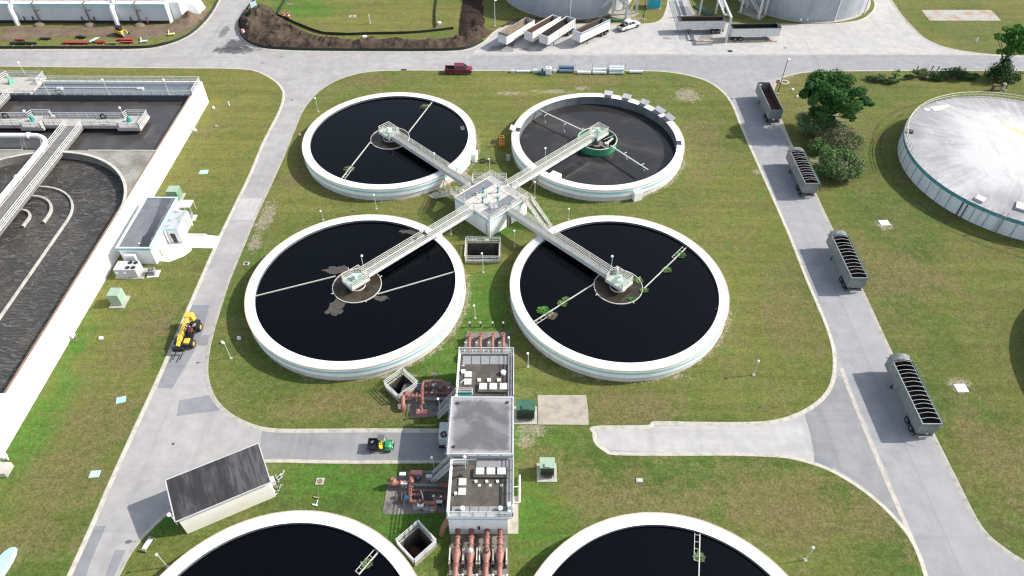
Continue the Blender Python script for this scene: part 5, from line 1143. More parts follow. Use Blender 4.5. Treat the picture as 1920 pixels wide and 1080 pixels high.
M_grime = paint('trailer_grime', (.10, .105, .10), (.16, .165, .16), 1.5, .6, .8)
def trailer(label, loc, rz, L=10.7, W_=2.45, bot=1.25, top=3.15, body=None, inner=None, bows=0, tarp_roll=False, side_roll=None, ribs=0, dark_rim=False, fill=.45, group=None, post=False):
    """dump trailer, front towards +x, axles at the rear"""
    t = thing('dump_trailer', label, 'trailer', loc, rz, group); body = body or M_alutr; inner = inner or M_tarpblk
    h, x0, x1, th = W_/2, -L/2, L/2, .07
    sl = .35  # sloping front wall
    m = MB(); m.b2(x0, x1, h-th, h, bot, top); m.b2(x0, x1, -h, -h+th, bot, top); m.b2(x0, x0+th, -h+th, h-th, bot-.1, top-.02)
    m.add([(x1-.02, -h+th, bot), (x1-.02, h-th, bot), (x1+sl*.0, h-th, top+.12), (x1, -h+th, top+.12), (x1-.1, -h+th, bot), (x1-.1, h-th, bot), (x1-.1, h-th, top+.12), (x1-.1, -h+th, top+.12)], [(0, 1, 2, 3), (7, 6, 5, 4), (3, 2, 6, 7), (0, 3, 7, 4), (1, 5, 6, 2)])
    m.build('body', body, t)
    m = MB(); m.b2(x0+th, x1-.1, -h+th, h-th, bot, bot+fill); 
    m.b2(x0+th, x1-.1, h-th-.015, h-th-.003, bot+fill, top-.06); m.b2(x0+th, x1-.1, -h+th+.003, -h+th+.015, bot+fill, top-.06); m.build('bed', inner, t)
    m = MB()
    for s in (-1, 1): m.b2(x0-.02, x1, s*(h-.03)-.06, s*(h-.03)+.06, top, top+.09)
    m.b2(x0-.03, x0+.09, -h+.1, h-.1, top-.02, top+.08); m.build('top_rail', M_darkm if dark_rim else body, t)
    if ribs:
        m = MB()
        for k in range(ribs):
            x = x0+.3+(L-.6)*k/(ribs-1)
            for s in (-1, 1): m.b2(x-.05, x+.05, s*(h+.035)-.035, s*(h+.035)+.035, bot, top)
        m.build('side_rib', body, t)
    else:
        m = MB()
        for k in range(9):
            x = x0+.6+(L-1.2)*k/8
            for s in (-1, 1): m.b2(x-.02, x+.02, s*(h+.008)-.008, s*(h+.008)+.008, bot+.05, top)
        for s in (-1, 1): m.b2(x0, x1, s*(h+.02)-.02, s*(h+.02)+.02, bot, bot+.14)
        m.build('side_seam', body, t)
    m = MB()
    for s in (-1, 1): m.b2(x0+.1, x1-.2, s*.48-.09, s*.48+.09, bot-.32, bot-.002)
    for k in range(6): m.b2(x0+.5+k*1.9, x0+.6+k*1.9, -h+.1, h-.1, bot-.16, bot-.004)
    m.b2(x0-.05, x0+.12, -h+.1, h-.1, .55, .75)
    for s in (-.8, .8): m.b2(x0, x0+.1, s-.05, s+.05, .7, bot)
    m.b2(x0+.6, x0+3.2, -.9, -.75, .45, .9); m.b2(x0+.6, x0+3.2, .75, .9, .45, .9); m.build('chassis', M_grime, t)
    for s in (-1, 1):
        m = MB(); m.bar((x1-2.9, s*.95, bot-.2), (x1-2.9, s*.95, .12), .12); m.bar((x1-2.9, s*.95, bot-.3), (x1-3.6, s*.95, bot-.05), .07); m.b2(x1-3.05, x1-2.75, s*.95-.13, s*.95+.13, .02, .1); m.build('landing_leg', M_darkm, t)
        for k in range(2): wheel(t, (x0+1.15+k*1.28, s*(h-.27), .5), .5, .5)
        m = MB(); m.b2(x0+.2, x0+.24, s*(h-.3)-.28, s*(h-.3)+.28, .25, .8); m.build('mud_flap', M_black, t)
        m = MB(); m.b2(x0-.03, x0+.0, s*(h-.3)-.14, s*(h-.3)+.14, bot-.05, bot+.06); m.build('tail_light', paint('tail_red', (.22, .02, .02), (.15, .02, .02)), t)
    m = MB()
    for y in (-h*.55, 0, h*.55): m.b2(x0-.05, x0-.005, y-.05, y+.05, bot, top-.05)
    m.b2(x0-.06, x0-.01, -h+.05, h-.05, top-.5, top-.4); m.b2(x0-.06, x0-.01, -h+.05, h-.05, bot+.1, bot+.2); m.build('tailgate_frame', body, t)
    if bows:
        for k in range(bows):
            x = x1-1.15-(L-1.9)*k/(bows-1)+.06*sin(k*5.3); ar = .2+.07*sin(k*2.7)
            q = [(x+.08*sin(pi*i/6), -h+.04+(W_-.08)*i/6, top+.08+ar*sin(pi*i/6)) for i in range(7)]
            m = MB(); m.tube(q, .024, 6); m.build('tarp_bow', M_bow, t, smooth=60)
    if tarp_roll:
        m = MB(); n, nn = 10, 4
        vs = [(x1-.95+1.05*j/nn, -h-.02+(W_+.04)*i/n, top+.1+.3*sin(pi*i/n)*(1-.2*abs(j/nn-.5))+.05*noise.noise(Vector((i*1.3, j*2.1, 0)))) for j in range(nn+1) for i in range(n+1)]
        m.add(vs, [(j*(n+1)+i, j*(n+1)+i+1, (j+1)*(n+1)+i+1, (j+1)*(n+1)+i) for j in range(nn) for i in range(n)])
        m.tube([(x1-.95, -h-.02+(W_+.04)*i/n, top+.12+.3*sin(pi*i/n)) for i in range(n+1)], .1, 8); m.build('tarp_cap', M_tarp, t, smooth=50)
        m = MB(); m.tube([(x0+.05, -h-.1, top+.06), (x1-.5, -h-.1, top+.1)], .085, 8); m.bar((x0+.1, -h-.1, top+.05), (x0-.75, -h-.35, top-.75), .05); m.build('tarp_roll', M_dkgreen, t, smooth=50)
        m = MB(); m.bar((x1-.2, h, top-.4), (x1+.05, h+.35, top-.45), .1); m.build('crank_bracket', M_rimw, t)
    if side_roll:
        m = MB(); n = 12; q = [(x0+.1+(L-.3)*i/n, h-.12+.05*noise.noise(Vector((i, 3, 1))), top+.16) for i in range(n+1)]; m.tube(q, .17, 8); m.build('rolled_tarp', side_roll, t, smooth=60)
    if dark_rim:
        m = MB(); m.b2(x1-.65, x1+.02, -h, h, top+.1, top+.2); m.build('front_cap', side_roll or M_darkm, t)
    if post: MB().b2(x1-.75, x1-.35, .5, .9, bot, top-.1).build('hoist_cylinder', M_alu, t, bevel=.05)
    return t
R90 = pi/2; g1 = 'dump trailers parked along the east road'
trailer('nearest trailer on the east road, black bed under thin bows, standing lowest in the picture', (55.2, -38.3, ROAD), R90, 10.75, bows=14, tarp_roll=True, group=g1)
trailer('second nearest bowed trailer on the east road, between two other bowed trailers', (55.0, -13.1, ROAD), R90, 10.3, bows=12, tarp_roll=True, group=g1)
trailer('farthest bowed trailer on the east road, beside the round shrub', (54.7, 9.85, ROAD), R90, 10.35, bows=13, tarp_roll=True, group=g1)
trailer('open topped trailer without bows, rusty inside, at the top of the east road', (54.75, 33.3, ROAD), R90, 10.6, body=M_alutr, inner=M_rust_in, group=g1, post=True, fill=.3)
g2 = 'white dump trailers on the concrete apron'
for (rx, ry), (fx, fy), lab, kw in (((7.4, 67.9), (.9, 59.1), 'leftmost slanted white trailer with a dark front cap on the apron', dict(dark_rim=True, inner=paint('tan_bed', (.24, .19, .14), (.14, .10, .07), .8, .7, .9))),
        ((13.6, 68.8), (6.8, 60.4), 'white slanted trailer with a smooth side, second from the left on the apron', dict(inner=M_rust_in, side_roll=M_whtr)),
        ((16.9, 68.1), (10.2, 58.9), 'white slanted trailer with ribbed sides on the apron', dict(inner=M_tarpblk, ribs=13)),
        ((25.1, 67.6), (17.7, 60.3), 'white slanted trailer with a blue grey rolled cover, nearest the white pickup', dict(inner=M_rust_in, side_roll=paint('blue_grey_tarp', (.22, .27, .35), (.42, .45, .5), 1.5, .6, .5), dark_rim=True))):
    L = hypot(fx-rx, fy-ry); trailer(lab, ((rx+fx)/2+.1, (ry+fy)/2+.1, ROAD), atan2(fy-ry, fx-rx), L, body=M_whtr, group=g2, fill=.7, **kw)
trailer('grey white trailer left of the steel gantry, its bed lined with a dark tarp', (47.4, 67.9, ROAD), pi+.035, 11.0, body=M_whtr, inner=M_rust_in, dark_rim=True, group='trailers under the gantry', fill=.8)
trailer('grey white trailer right of the steel gantry, empty dark bed', (59.2, 64.2, ROAD), .035, 11.2, body=M_whtr, inner=M_tarpblk, dark_rim=True, group='trailers under the gantry', fill=.3)

# ------------------------------------------------------------------ pickups
def pickup(label, loc, rz, bodym, L, cab_len, bed_in, bed_h=.55):
    """pickup truck, front towards +x"""
    t = thing('pickup_truck', label, 'pickup', loc, rz); x0, x1, h = -L/2, L/2, .98; cx0 = x0+.34*L; cx1 = cx0+cab_len
    def loft(name, secs, m, bevel=.0, sm=35):
        q = MB(); n = len(secs[0][1]); q.add([(x, y, z) for x, s in secs for y, z in s], [tuple(range(n)), tuple(range((len(secs)-1)*n, len(secs)*n))[::-1]]+[(k*n+i, k*n+(i+1) % n, (k+1)*n+(i+1) % n, (k+1)*n+i) for k in range(len(secs)-1) for i in range(n)])
        return q.build(name, m, t, smooth=sm, bevel=bevel)
    def sec(w_, zb, zt, wt=None): wt = wt or w_; return [(-w_, zb), (-w_, zb+(zt-zb)*.6), (-wt, zt), (wt, zt), (w_, zb+(zt-zb)*.6), (w_, zb)]
    hz = 1.18
    loft('body', [(cx0-.02, sec(h, .45, hz, h-.05)), (cx1-.1, sec(h, .45, hz, h-.06)), (x1-.9, sec(h, .45, hz-.02, h-.12)), (x1-.25, sec(h-.04, .48, hz-.1, h-.2)), (x1, sec(h-.14, .55, hz-.32, h-.3))], bodym, .02)
    q = MB()
    for s in (-1, 1): q.b2(x0, cx0, s*(h-.04)-.05, s*(h-.04)+.05, .5, hz+.02)
    q.b2(x0, x0+.08, -h+.05, h-.05, .5, hz+.01); q.build('bed_side', bodym, t, bevel=.02)
    MB().b2(x0+.08, cx0-.02, -h+.09, h-.09, .5, .72).build('bed', bed_in, t)
    q = MB(); 
    for s in (-1, 1): q.b2(x0+.08, cx0-.03, s*(h-.105)-.012, s*(h-.105)+.012, .72, hz)
    q.build('bed_liner', M_black, t)
    loft('cab', [(cx0, [(-h+.08, hz-.04), (-h+.2, 1.86), (h-.2, 1.86), (h-.08, hz-.04)]), (cx0+.12, [(-h+.06, hz-.04), (-h+.22, 1.92), (h-.22, 1.92), (h-.06, hz-.04)]), (cx1-.85, [(-h+.06, hz-.04), (-h+.22, 1.92), (h-.22, 1.92), (h-.06, hz-.04)]), (cx1, [(-h+.05, hz-.03), (-h+.12, hz+.03), (h-.12, hz+.03), (h-.05, hz-.03)])], bodym, .0)
    def pane(name, pts, lift=.012):
        a, b, c = [Vector(p) for p in pts[:3]]; n = (b-a).cross(c-a).normalized()*lift; q = MB(); q.add([Vector(p)+n for p in pts], [tuple(range(len(pts)))]); return q.build(name, M_glass, t)
    pane('windscreen', [(cx1-.05, -h+.16, hz+.07), (cx1-.05, h-.16, hz+.07), (cx1-.8, h-.27, 1.87), (cx1-.8, -h+.27, 1.87)])
    pane('rear_window', [(cx0, h-.25, hz+.12), (cx0, -h+.25, hz+.12), (cx0+.03, -h+.32, 1.78), (cx0+.03, h-.32, 1.78)], .02)
    for s in (-1, 1):
        for a, b in ((cx0+.12, cx0+cab_len*.36), (cx0+cab_len*.4, cx1-.25)):
            bt = min(b, cx1-.95); p_ = [(a, s*(h-.08), hz+.08), (b, s*(h-.08), hz+.08), (bt, s*(h-.205), 1.82), (a+.05, s*(h-.205), 1.82)]; pane('side_window', p_ if s < 0 else p_[::-1], .02)
        for x in (x0+1.15, x1-.95): wheel(t, (x, s*(h-.13), .4), .4, .28)
        q = MB(); q.box((x1-.1, s*(h-.34), hz-.38), (.16, .38, .2)); q.build('headlight', M_sky, t)
        q = MB(); q.box((x0+.0, s*(h-.1), .98), (.06, .14, .36)); q.build('tail_light', paint('lamp_red', (.3, .02, .02), (.25, .02, .02)), t)
        q = MB(); q.box((cx1-.25, s*(h+.12), hz+.1), (.12, .24, .2)); q.build('mirror', bodym, t)
        q = MB(); q.b2(cx0, cx1-.2, s*(h+.02)-.06, s*(h+.02)+.06, .4, .46); q.build('side_step', M_rimw, t)
    MB().box((x1-.02, 0, .72), (.12, 1.3, .3)).build('grille', M_rimw, t); MB().box((x1+.03, 0, .52), (.18, 1.75, .2)).build('bumper', M_rimw, t, bevel=.03); MB().box((x0-.05, 0, .58), (.16, 1.7, .18)).build('rear_bumper', M_rimw, t, bevel=.03)
    q = MB()
    for x in (x0+1.15, x1-.95):
        for s in (-1, 1): q.b2(x-.5, x+.5, s*(h+.004)-.005, s*(h+.004)+.005, .45, .78)
    q.build('wheel_arch', M_black, t)
    return t
M_red = paint('dark_red_paint', (.15, .008, .022), (.12, .008, .02), 2, .4, .25)
p = G(860, 140.5); pickup('dark red pickup truck parked on the grass edge of the north road', (p.x, p.y+1.0, 0), 0, M_red, 5.9, 2.75, M_black)
p0, p1 = G(1162, 60, ROAD), G(1192, 47.5, ROAD); pickup('white pickup truck on the apron beside the slanted trailers', ((p0.x+p1.x)/2+.2, (p0.y+p1.y)/2+.2, ROAD), atan2(p1.y-p0.y, p1.x-p0.x)-.1, M_whtr, 5.8, 2.5, paint('rust_bed', (.16, .06, .05), (.1, .05, .045)))

# ------------------------------------------------------------------ people
def skin_fig(name, joints, edges, m, parent=None, sub=2):
    """joints: name -> (x, y, z, r); one continuous skinned surface"""
    k = list(joints); me = bpy.data.meshes.new(name); me.from_pydata([joints[a][:3] for a in k], [(k.index(a), k.index(b)) for a, b in edges], []); me.materials.append(m)
    o = bpy.data.objects.new(name, me); col.objects.link(o)
    if parent: o.parent = parent
    sk = o.modifiers.new('skin', 'SKIN'); sk.use_smooth_shade = True
    lay = me.skin_vertices[0] if me.skin_vertices else None
    if lay is None:
        b = bmesh.new(); b.from_mesh(me); b.verts.layers.skin.verify(); b.to_mesh(me); b.free(); lay = me.skin_vertices[0]
    for i, a in enumerate(k): r = joints[a][3]; lay.data[i].radius = (r, r) if not isinstance(r, tuple) else r; lay.data[i].use_root = i == 0
    s = o.modifiers.new('sub', 'SUBSURF'); s.levels = s.render_levels = sub
    return o
M_skin = paint('skin', (.38, .22, .15), (.33, .18, .12), 8, .4, .6, fine=0)
def person(label, loc, rz, J, top_m, leg_m, hair_m, shoe_m):
    """J gives joint positions; the body is one surface, clothing and hair are its children"""
    R = dict(pel=.125, waist=.115, chest=.135, neck=.055, jaw=.075, head=.095, crown=.08, shl=.075, shr=.075, ell=.045, elr=.045, wrl=.032, wrr=.032, hal=.035, har=.035, hpl=.09, hpr=.09, knl=.06, knr=.06, anl=.042, anr=.042, tol=.035, tor=.035)
    E_ = [('pel', 'waist'), ('waist', 'chest'), ('chest', 'neck'), ('neck', 'jaw'), ('jaw', 'head'), ('head', 'crown')]
    for s in 'lr': E_ += [('chest', 'sh'+s), ('sh'+s, 'el'+s), ('el'+s, 'wr'+s), ('wr'+s, 'ha'+s), ('pel', 'hp'+s), ('hp'+s, 'kn'+s), ('kn'+s, 'an'+s), ('an'+s, 'to'+s)]
    o = skin_fig('person', {a: (*J[a], R[a]) for a in ['pel']+[k for k in J if k != 'pel']}, E_, M_skin)
    o.location = loc; o.rotation_euler = (0, 0, rz); tag(o, label, 'person')
    def part(nm, keys, m, g):
        ks = [k for k in keys]; skin_fig(nm, {a: (*J[a], R[a]+g) for a in ks}, [e for e in E_ if e[0] in ks and e[1] in ks], m, o)
    part('jacket', ['waist', 'chest', 'shl', 'ell', 'wrl', 'shr', 'elr', 'wrr', 'pel'], top_m, .022)
    part('trousers', ['pel', 'hpl', 'knl', 'anl', 'hpr', 'knr', 'anr'], leg_m, .02)
    h = Vector(J['head']); c = Vector(J['crown']); q = MB(); q.sph(tuple(h.lerp(c, .45)+Vector((-.02, 0, .03))), .118, 12, 8); q.build('hair', hair_m, o, smooth=60)
    for s in 'lr':
        a, b = Vector(J['an'+s]), Vector(J['to'+s]); q = MB(); q.tube([a-Vector((.06, 0, .05)), a.lerp(b, .6)-Vector((0, 0, .03)), b], [.055, .06, .045], 8); q.build('shoe', shoe_m, o, smooth=50)
        a = Vector(J['ha'+s]); w_ = Vector(J['wr'+s]); d = (a-w_).normalized(); sd_ = d.cross(Vector((0, 1, 0))).normalized()
        q = MB()
        for k_ in range(4): q.tube([a+sd_*(k_-1.5)*.02, a+sd_*(k_-1.5)*.021+d*(.05+.01*(k_ in (1, 2))), a+sd_*(k_-1.5)*.02+d*.075+Vector((0, .012, 0))], [.011, .01, .007], 6)
        q.tube([a-d*.02+sd_*.03, a+d*.02+sd_*.055, a+d*.045+sd_*.05], [.012, .011, .008], 6); q.build('hand', M_skin, o, smooth=60)
    return o
M_dkcloth = paint('dark_cloth', (.018, .018, .022), (.03, .03, .034), 6, .5, .85)
M_dkhair = paint('dark_hair', (.02, .014, .01), (.03, .02, .015), 8, .5, .6)
walkJ = dict(pel=(0, 0, .95), waist=(.02, 0, 1.1), chest=(.05, 0, 1.32), neck=(.08, 0, 1.5), jaw=(.11, 0, 1.58), head=(.11, 0, 1.66), crown=(.1, 0, 1.74), shl=(.05, .19, 1.42), shr=(.05, -.19, 1.42), ell=(-.1, .25, 1.17), elr=(.16, -.25, 1.16), wrl=(-.02, .26, .95), wrr=(.36, -.22, 1.02), hal=(.01, .26, .88), har=(.42, -.21, 1.03), hpl=(0, .1, .9), hpr=(0, -.1, .9), knl=(.2, .1, .52), knr=(-.04, -.1, .5), anl=(.26, .1, .1), anr=(-.3, -.1, .16), tol=(.43, .1, .05), tor=(-.16, -.1, .05))
p = G(797.5, 441, DZ+.8); person('person in dark jacket and trousers walking along the front left footbridge', (p.x, p.y, DZ), radians(-135), walkJ, M_dkcloth, M_dkcloth, M_dkhair, M_black)

# ------------------------------------------------------------------ telehandler, facing the camera side
M_yel = paint('machine_yellow', (.62, .42, .06), (.52, .35, .06), 1.5, .4, .4)
pr_, pf_ = G(378, 616, ROAD), G(365, 654, ROAD)
t = thing('telehandler', 'yellow telehandler with black forks driving down the west road', 'telehandler', (pr_.x-1.05, (pr_.y+pf_.y)/2+.1, ROAD), -R90)   # +x = forward (towards camera)
for x in (-1.55, 1.55):
    for y in (-1.0, 1.0): wheel(t, (x, y, .62), .62, .45, M_yel)
m = MB(); m.b2(-2.3, 2.2, -.72, .72, .55, 1.05); m.b2(-2.5, -1.9, -.9, .9, .6, 1.2); m.b2(1.5, 2.4, -.6, .6, .6, 1.25); m.build('chassis', M_black, t, bevel=.04)
for x in (-1.55, 1.55):
    for s in (-1, 1): MB().b2(x-.75, x+.75, s*1.0-.22, s*1.0+.22, 1.26, 1.33).build('fender', M_black, t, bevel=.03)
m = MB(); m.bar((-2.75, -.42, 2.0), (1.9, -.42, 1.6), .52, .6); m.build('boom', M_yel, t, bevel=.04)
m = MB(); m.bar((1.8, -.42, 1.6), (2.7, -.42, 1.35), .4, .45); m.build('boom_head', M_yel, t, bevel=.03)
m = MB(); m.b2(-2.85, -1.9, -.85, .3, 1.0, 2.35); m.build('boom_mount', M_yel, t, bevel=.06)
m = MB(); m.b2(-1.9, -.6, .35, 1.0, 1.05, 1.6); m.build('engine_cover', M_black, t, bevel=.08)
m = MB(); m.b2(-1.2, -.7, .5, .9, 1.6, 1.72); m.build('engine_grille', M_alu, t)
m = MB(); m.b2(1.3, 2.2, .15, .9, 1.05, 1.55); m.build('front_hood', M_yel, t, bevel=.08)
m = MB()
for (x, y) in ((-.55, .2), (.95, .2), (-.55, 1.05), (.95, 1.05)): m.bar((x, y, 1.0), (x*.9+.02, y, 2.55), .08)
for a, b in (((-.48, .2, 2.55), (.87, .2, 2.55)), ((-.48, 1.05, 2.55), (.87, 1.05, 2.55)), ((-.48, .2, 2.55), (-.48, 1.05, 2.55)), ((.87, .2, 2.55), (.87, 1.05, 2.55)), ((.2, .2, 2.55), (.2, 1.05, 2.55))): m.bar(a, b, .08)
m.build('cab_frame', M_black, t)
MB().b2(-.5, .9, .25, 1.0, 1.0, 1.15).build('cab_floor', M_black, t); m = MB(); m.b2(-.35, .15, .35, .9, 1.15, 1.4); m.b2(-.42, -.3, .35, .9, 1.4, 1.9); m.build('seat', M_black, t, bevel=.05)
m = MB(); m.tube([(.62+.05*cos(a), .62+.19*sin(a), 1.72+.19*cos(a)) for a in [2*pi*i/14 for i in range(14)]], .02, 6, closed=True); m.bar((.75, .62, 1.2), (.62, .62, 1.72), .05); m.build('steering_wheel', M_black, t)
m = MB(); m.box((2.95, -.35, 1.0), (.2, 1.5, .7)); m.bar((2.7, -.42, 1.35), (2.95, -.42, 1.1), .3); m.build('fork_carriage', M_black, t, bevel=.02)
m = MB()
for y in (-1.05, -.35, .35): m.bar((3.05, y, .6), (3.05, y, 1.7), .06)
for z in (.9, 1.7): m.bar((3.05, -1.05, z), (3.05, .35, z), .06)
m.build('load_guard', M_black, t)
for y in (-.85, .1): m = MB(); m.b2(3.05, 4.35, y-.07, y+.07, .42, .48); m.build('fork', M_darkm, t)
m = MB(); m.tube([(-2.2, .1, 1.5), (-1.2, -.1, 1.75), (.5, -.2, 1.6)], .09, 8); m.build('hydraulic_cylinder', M_rimw, t, smooth=40)
m = MB(); m.bar((.9, 1.1, 2.2), (1.2, 1.35, 2.25), .05); m.box((1.2, 1.35, 2.3), (.06, .22, .3)); m.build('mirror', M_black, t)
m = MB(); m.bar((1.6, -.8, 1.9), (1.9, -1.15, 1.95), .05); m.box((1.9, -1.2, 1.95), (.06, .2, .3)); m.build('mirror', M_black, t)
sitJ = dict(pel=(0, 0, .1), waist=(-.02, 0, .26), chest=(-.02, 0, .48), neck=(0, 0, .66), jaw=(.03, 0, .74), head=(.03, 0, .82), crown=(.02, 0, .9), shl=(-.01, .19, .58), shr=(-.01, -.19, .58), ell=(.14, .25, .36), elr=(.14, -.25, .36), wrl=(.38, .16, .42), wrr=(.38, -.16, .42), hal=(.44, .14, .43), har=(.44, -.14, .43), hpl=(.05, .1, .1), hpr=(.05, -.1, .1), knl=(.47, .13, .14), knr=(.47, -.13, .14), anl=(.55, .13, -.25), anr=(.55, -.13, -.25), tol=(.7, .13, -.3), tor=(.7, -.13, -.3))
c = t.matrix_basis @ Vector((-.1, .62, 1.42)) if False else Vector((t.location.x+.62, t.location.y+.1, ROAD+1.42))
person('person in a red shirt sitting at the wheel of the yellow telehandler', c, -R90, sitJ, paint('red_shirt', (.48, .03, .05), (.4, .03, .04), 6, .4, .8), M_dkcloth, paint('white_cap', (.6, .55, .53), (.5, .45, .43)), M_black)

# ------------------------------------------------------------------ green utility vehicle
p0, p1 = G(699, 849, ROAD), G(728, 849, ROAD)
t = thing('utility_vehicle', 'small green utility vehicle with a black bed and yellow seat on the short south road', 'utility vehicle', ((p0.x+p1.x)/2, p0.y+.72, ROAD), 0)
M_jg = paint('vehicle_green', (.02, .22, .075), (.02, .17, .06), 2, .3, .3)
for x in (-.98, .98):
    for y in (-.62, .62): wheel(t, (x, y, .3), .3, .26, paint('tan_rim', (.35, .24, .14), (.3, .2, .12)))
MB().b2(-1.4, 1.3, -.5, .5, .32, .5).build('chassis', M_black, t)
m = MB(); m.b2(-1.55, -.15, -.72, .72, .72, .78)
for s in ((-1.55, -.15, .66, .72), (-1.55, -.15, -.72, -.66), (-1.55, -1.49, -.66, .66), (-.21, -.15, -.66, .66)): m.b2(*s, .78, 1.08)
m.build('cargo_bed', M_black, t)
for x, y, s in ((-1.1, .25, .12), (-1.0, .4, .08)): MB().box((x, y, .82), (s*2, s*1.5, .1)).build('bucket', M_sky, t)
m = MB(); n = 8
secs = [(.55, .62, .95), (.9, .66, 1.0), (1.25, .58, .88), (1.5, .42, .66)]
m.add([(x, w_*(-1+2*i/n), .42 if i in (0, n) else z-(.12*(abs(i/n-.5)*2)**2)) for x, w_, z in secs for i in range(n+1)], [(k*(n+1)+i, k*(n+1)+i+1, (k+1)*(n+1)+i+1, (k+1)*(n+1)+i) for k in range(3) for i in range(n)]+[tuple(range(3*(n+1), 4*(n+1)))])
m.build('hood', M_jg, t, smooth=50)
m = MB(); m.b2(-.1, .35, -.55, .55, .5, .72); m.b2(-.15, -.02, -.55, .55, .72, 1.1); m.build('seat', paint('seat_yellow', (.62, .50, .03), (.5, .4, .03)), t, bevel=.05)
m = MB(); m.b2(.35, .6, -.6, .6, .36, .45); m.build('floor', M_jg, t)
m = MB()
for y in (-.62, .62): m.tube([(-.12, y, .6), (-.1, y, 1.75), (.45, y, 1.8), (.75, y, .95)], .035, 8)
m.bar((-.1, -.62, 1.75), (-.1, .62, 1.75), .06); m.bar((.45, -.62, 1.8), (.45, .62, 1.8), .06); m.build('roll_cage', M_black, t, smooth=50)
MB().b2(-.25, .55, -.05, .7, 1.81, 1.87).build('canopy', paint('grey_canopy', (.09, .11, .10), (.12, .14, .13)), t, bevel=.02)
m = MB(); m.quad((.62, .1, 1.2), (.62, .62, 1.2), (.5, .62, 1.76), (.5, .1, 1.76)); m.build('windscreen', paint('hazy_screen', (.20, .28, .24), (.25, .32, .28)), t)
MB().b2(.6, 1.35, -.74, -.62, .58, .66).build('fender', M_jg, t); MB().b2(.6, 1.35, .62, .74, .58, .66).build('fender', M_jg, t)
for y in (-.35, .35): MB().box((1.47, y, .62), (.06, .2, .12)).build('headlight', M_sky, t)
MB().box((1.56, 0, .45), (.12, 1.1, .18)).build('bumper', M_black, t, bevel=.03)
m = MB(); m.tube([(.5+.05*cos(a), .3+.17*sin(a), 1.02+.17*cos(a)) for a in [2*pi*i/14 for i in range(14)]], .02, 6, closed=True); m.bar((.65, .3, .8), (.5, .3, 1.02), .05); m.build('steering_wheel', M_black, t)

# ------------------------------------------------------------------ skid steer at the dig
p = G(228, 66); t = thing('track_loader', 'small yellow track loader on the bare soil in front of the far building', 'loader', (p.x, p.y, 0), radians(-24))
for s in (-1, 1):
    m = MB(); m.tube([(-1.1, s*.75, .3), (-.9, s*.75, .52), (.9, s*.75, .52), (1.1, s*.75, .3), (.9, s*.75, .1), (-.9, s*.75, .1)], .1, 6, closed=True); m.b2(-1.1, 1.1, s*.75-.2, s*.75+.2, .08, .55); m.build('track', M_tyre, t)
    m = MB(); m.bar((-1.3, s*.62, 1.5), (1.15, s*.62, 1.05), .14, .26); m.bar((1.15, s*.62, 1.05), (1.5, s*.62, .4), .14, .22); m.build('lift_arm', M_yel, t)
m = MB(); m.b2(-1.4, .7, -.55, .55, .45, 1.2); m.build('body', M_yel, t, bevel=.06)
m = MB(); m.b2(-.7, .55, -.45, .45, 1.2, 2.05); m.build('cab', M_black, t, bevel=.06); MB().b2(-.8, .65, -.52, .52, 2.05, 2.13).build('roof', M_black, t)
m = MB(); m.add([(1.3, -.95, .1), (2.1, -.95, .05), (1.3, -.95, .8), (1.3, .95, .1), (2.1, .95, .05), (1.3, .95, .8)], [(0, 1, 2), (5, 4, 3), (0, 3, 4, 1), (2, 5, 3, 0)]); m.build('bucket', M_grime, t)
# ------------------------------------------------------------------ covered reservoirs at the right
M_dome = NT('stained_dome'); tt = M_dome; ov = tt.tc.outputs['Object']
sep = tt.n('ShaderNodeSeparateXYZ'); tt.link(ov, sep.inputs[0])
ang_ = tt.math('ARCTAN2', sep.outputs[1], sep.outputs[0]); rad = tt.math('SQRT', tt.math('ADD', tt.math('MULTIPLY', sep.outputs[0], sep.outputs[0]), tt.math('MULTIPLY', sep.outputs[1], sep.outputs[1])))
cv = tt.n('ShaderNodeCombineXYZ'); tt.link(tt.math('MULTIPLY', ang_, 15.0), cv.inputs[0]); tt.link(tt.math('MULTIPLY', rad, .13), cv.inputs[1])
st = tt.noise(1.0, 5, .65, cv.outputs[0], .6); big = tt.noise(.07, 5, .65, ov, .5)
edge_f = tt.ramp(rad, 6, 20, .0, .30)
f = tt.ramp(tt.math('ADD', tt.math('ADD', tt.math('MULTIPLY', st, .36), tt.math('MULTIPLY', big, .80)), edge_f), .62, .98)
k = tt.mix(f, (.50, .495, .485), (.27, .26, .27))
k = tt.mix(tt.ramp(tt.noise(.5, 6, .7, tt.mapv((1.6, .5, 1), .5, ov)), .50, .72, 0, .5), k, (.30, .29, .295))
ln = tt.math('SUBTRACT', 1.0, tt.math('MULTIPLY', tt.math('ABSOLUTE', tt.math('SUBTRACT', tt.math('ADD', tt.math('MULTIPLY', sep.outputs[0], .81), tt.math('MULTIPLY', sep.outputs[1], .587)), 4.6)), .7))
og = tt.math('MULTIPLY', tt.ramp(tt.math('ADD', ln, tt.math('MULTIPLY', tt.math('SUBTRACT', st, .5), .9)), .1, .8), tt.ramp(sep.outputs[1], 9.5, 7, 0, .7))
k = tt.mix(tt.math('MULTIPLY', og, tt.ramp(rad, 7, 10.5, 1, 0)), k, (.56, .43, .22)); k = tt.mix(1.0, k, tt.ramp(tt.noise(6, 3, .6, ov), .2, .8, .93, 1.06), 'MULTIPLY'); M_dome = tt.done(k, .95, spec=.08)
M_tealband = paint('weathered_teal', (.09, .33, .37), (.03, .10, .115), 1.4, .7, .6, fine=.15, streak=.5, streak_c=(.02, .05, .06))
M_panel = paint('pale_panel', (.74, .76, .77), (.62, .64, .64), .4, .5, .6, streak=.35, streak_c=(.22, .24, .22))
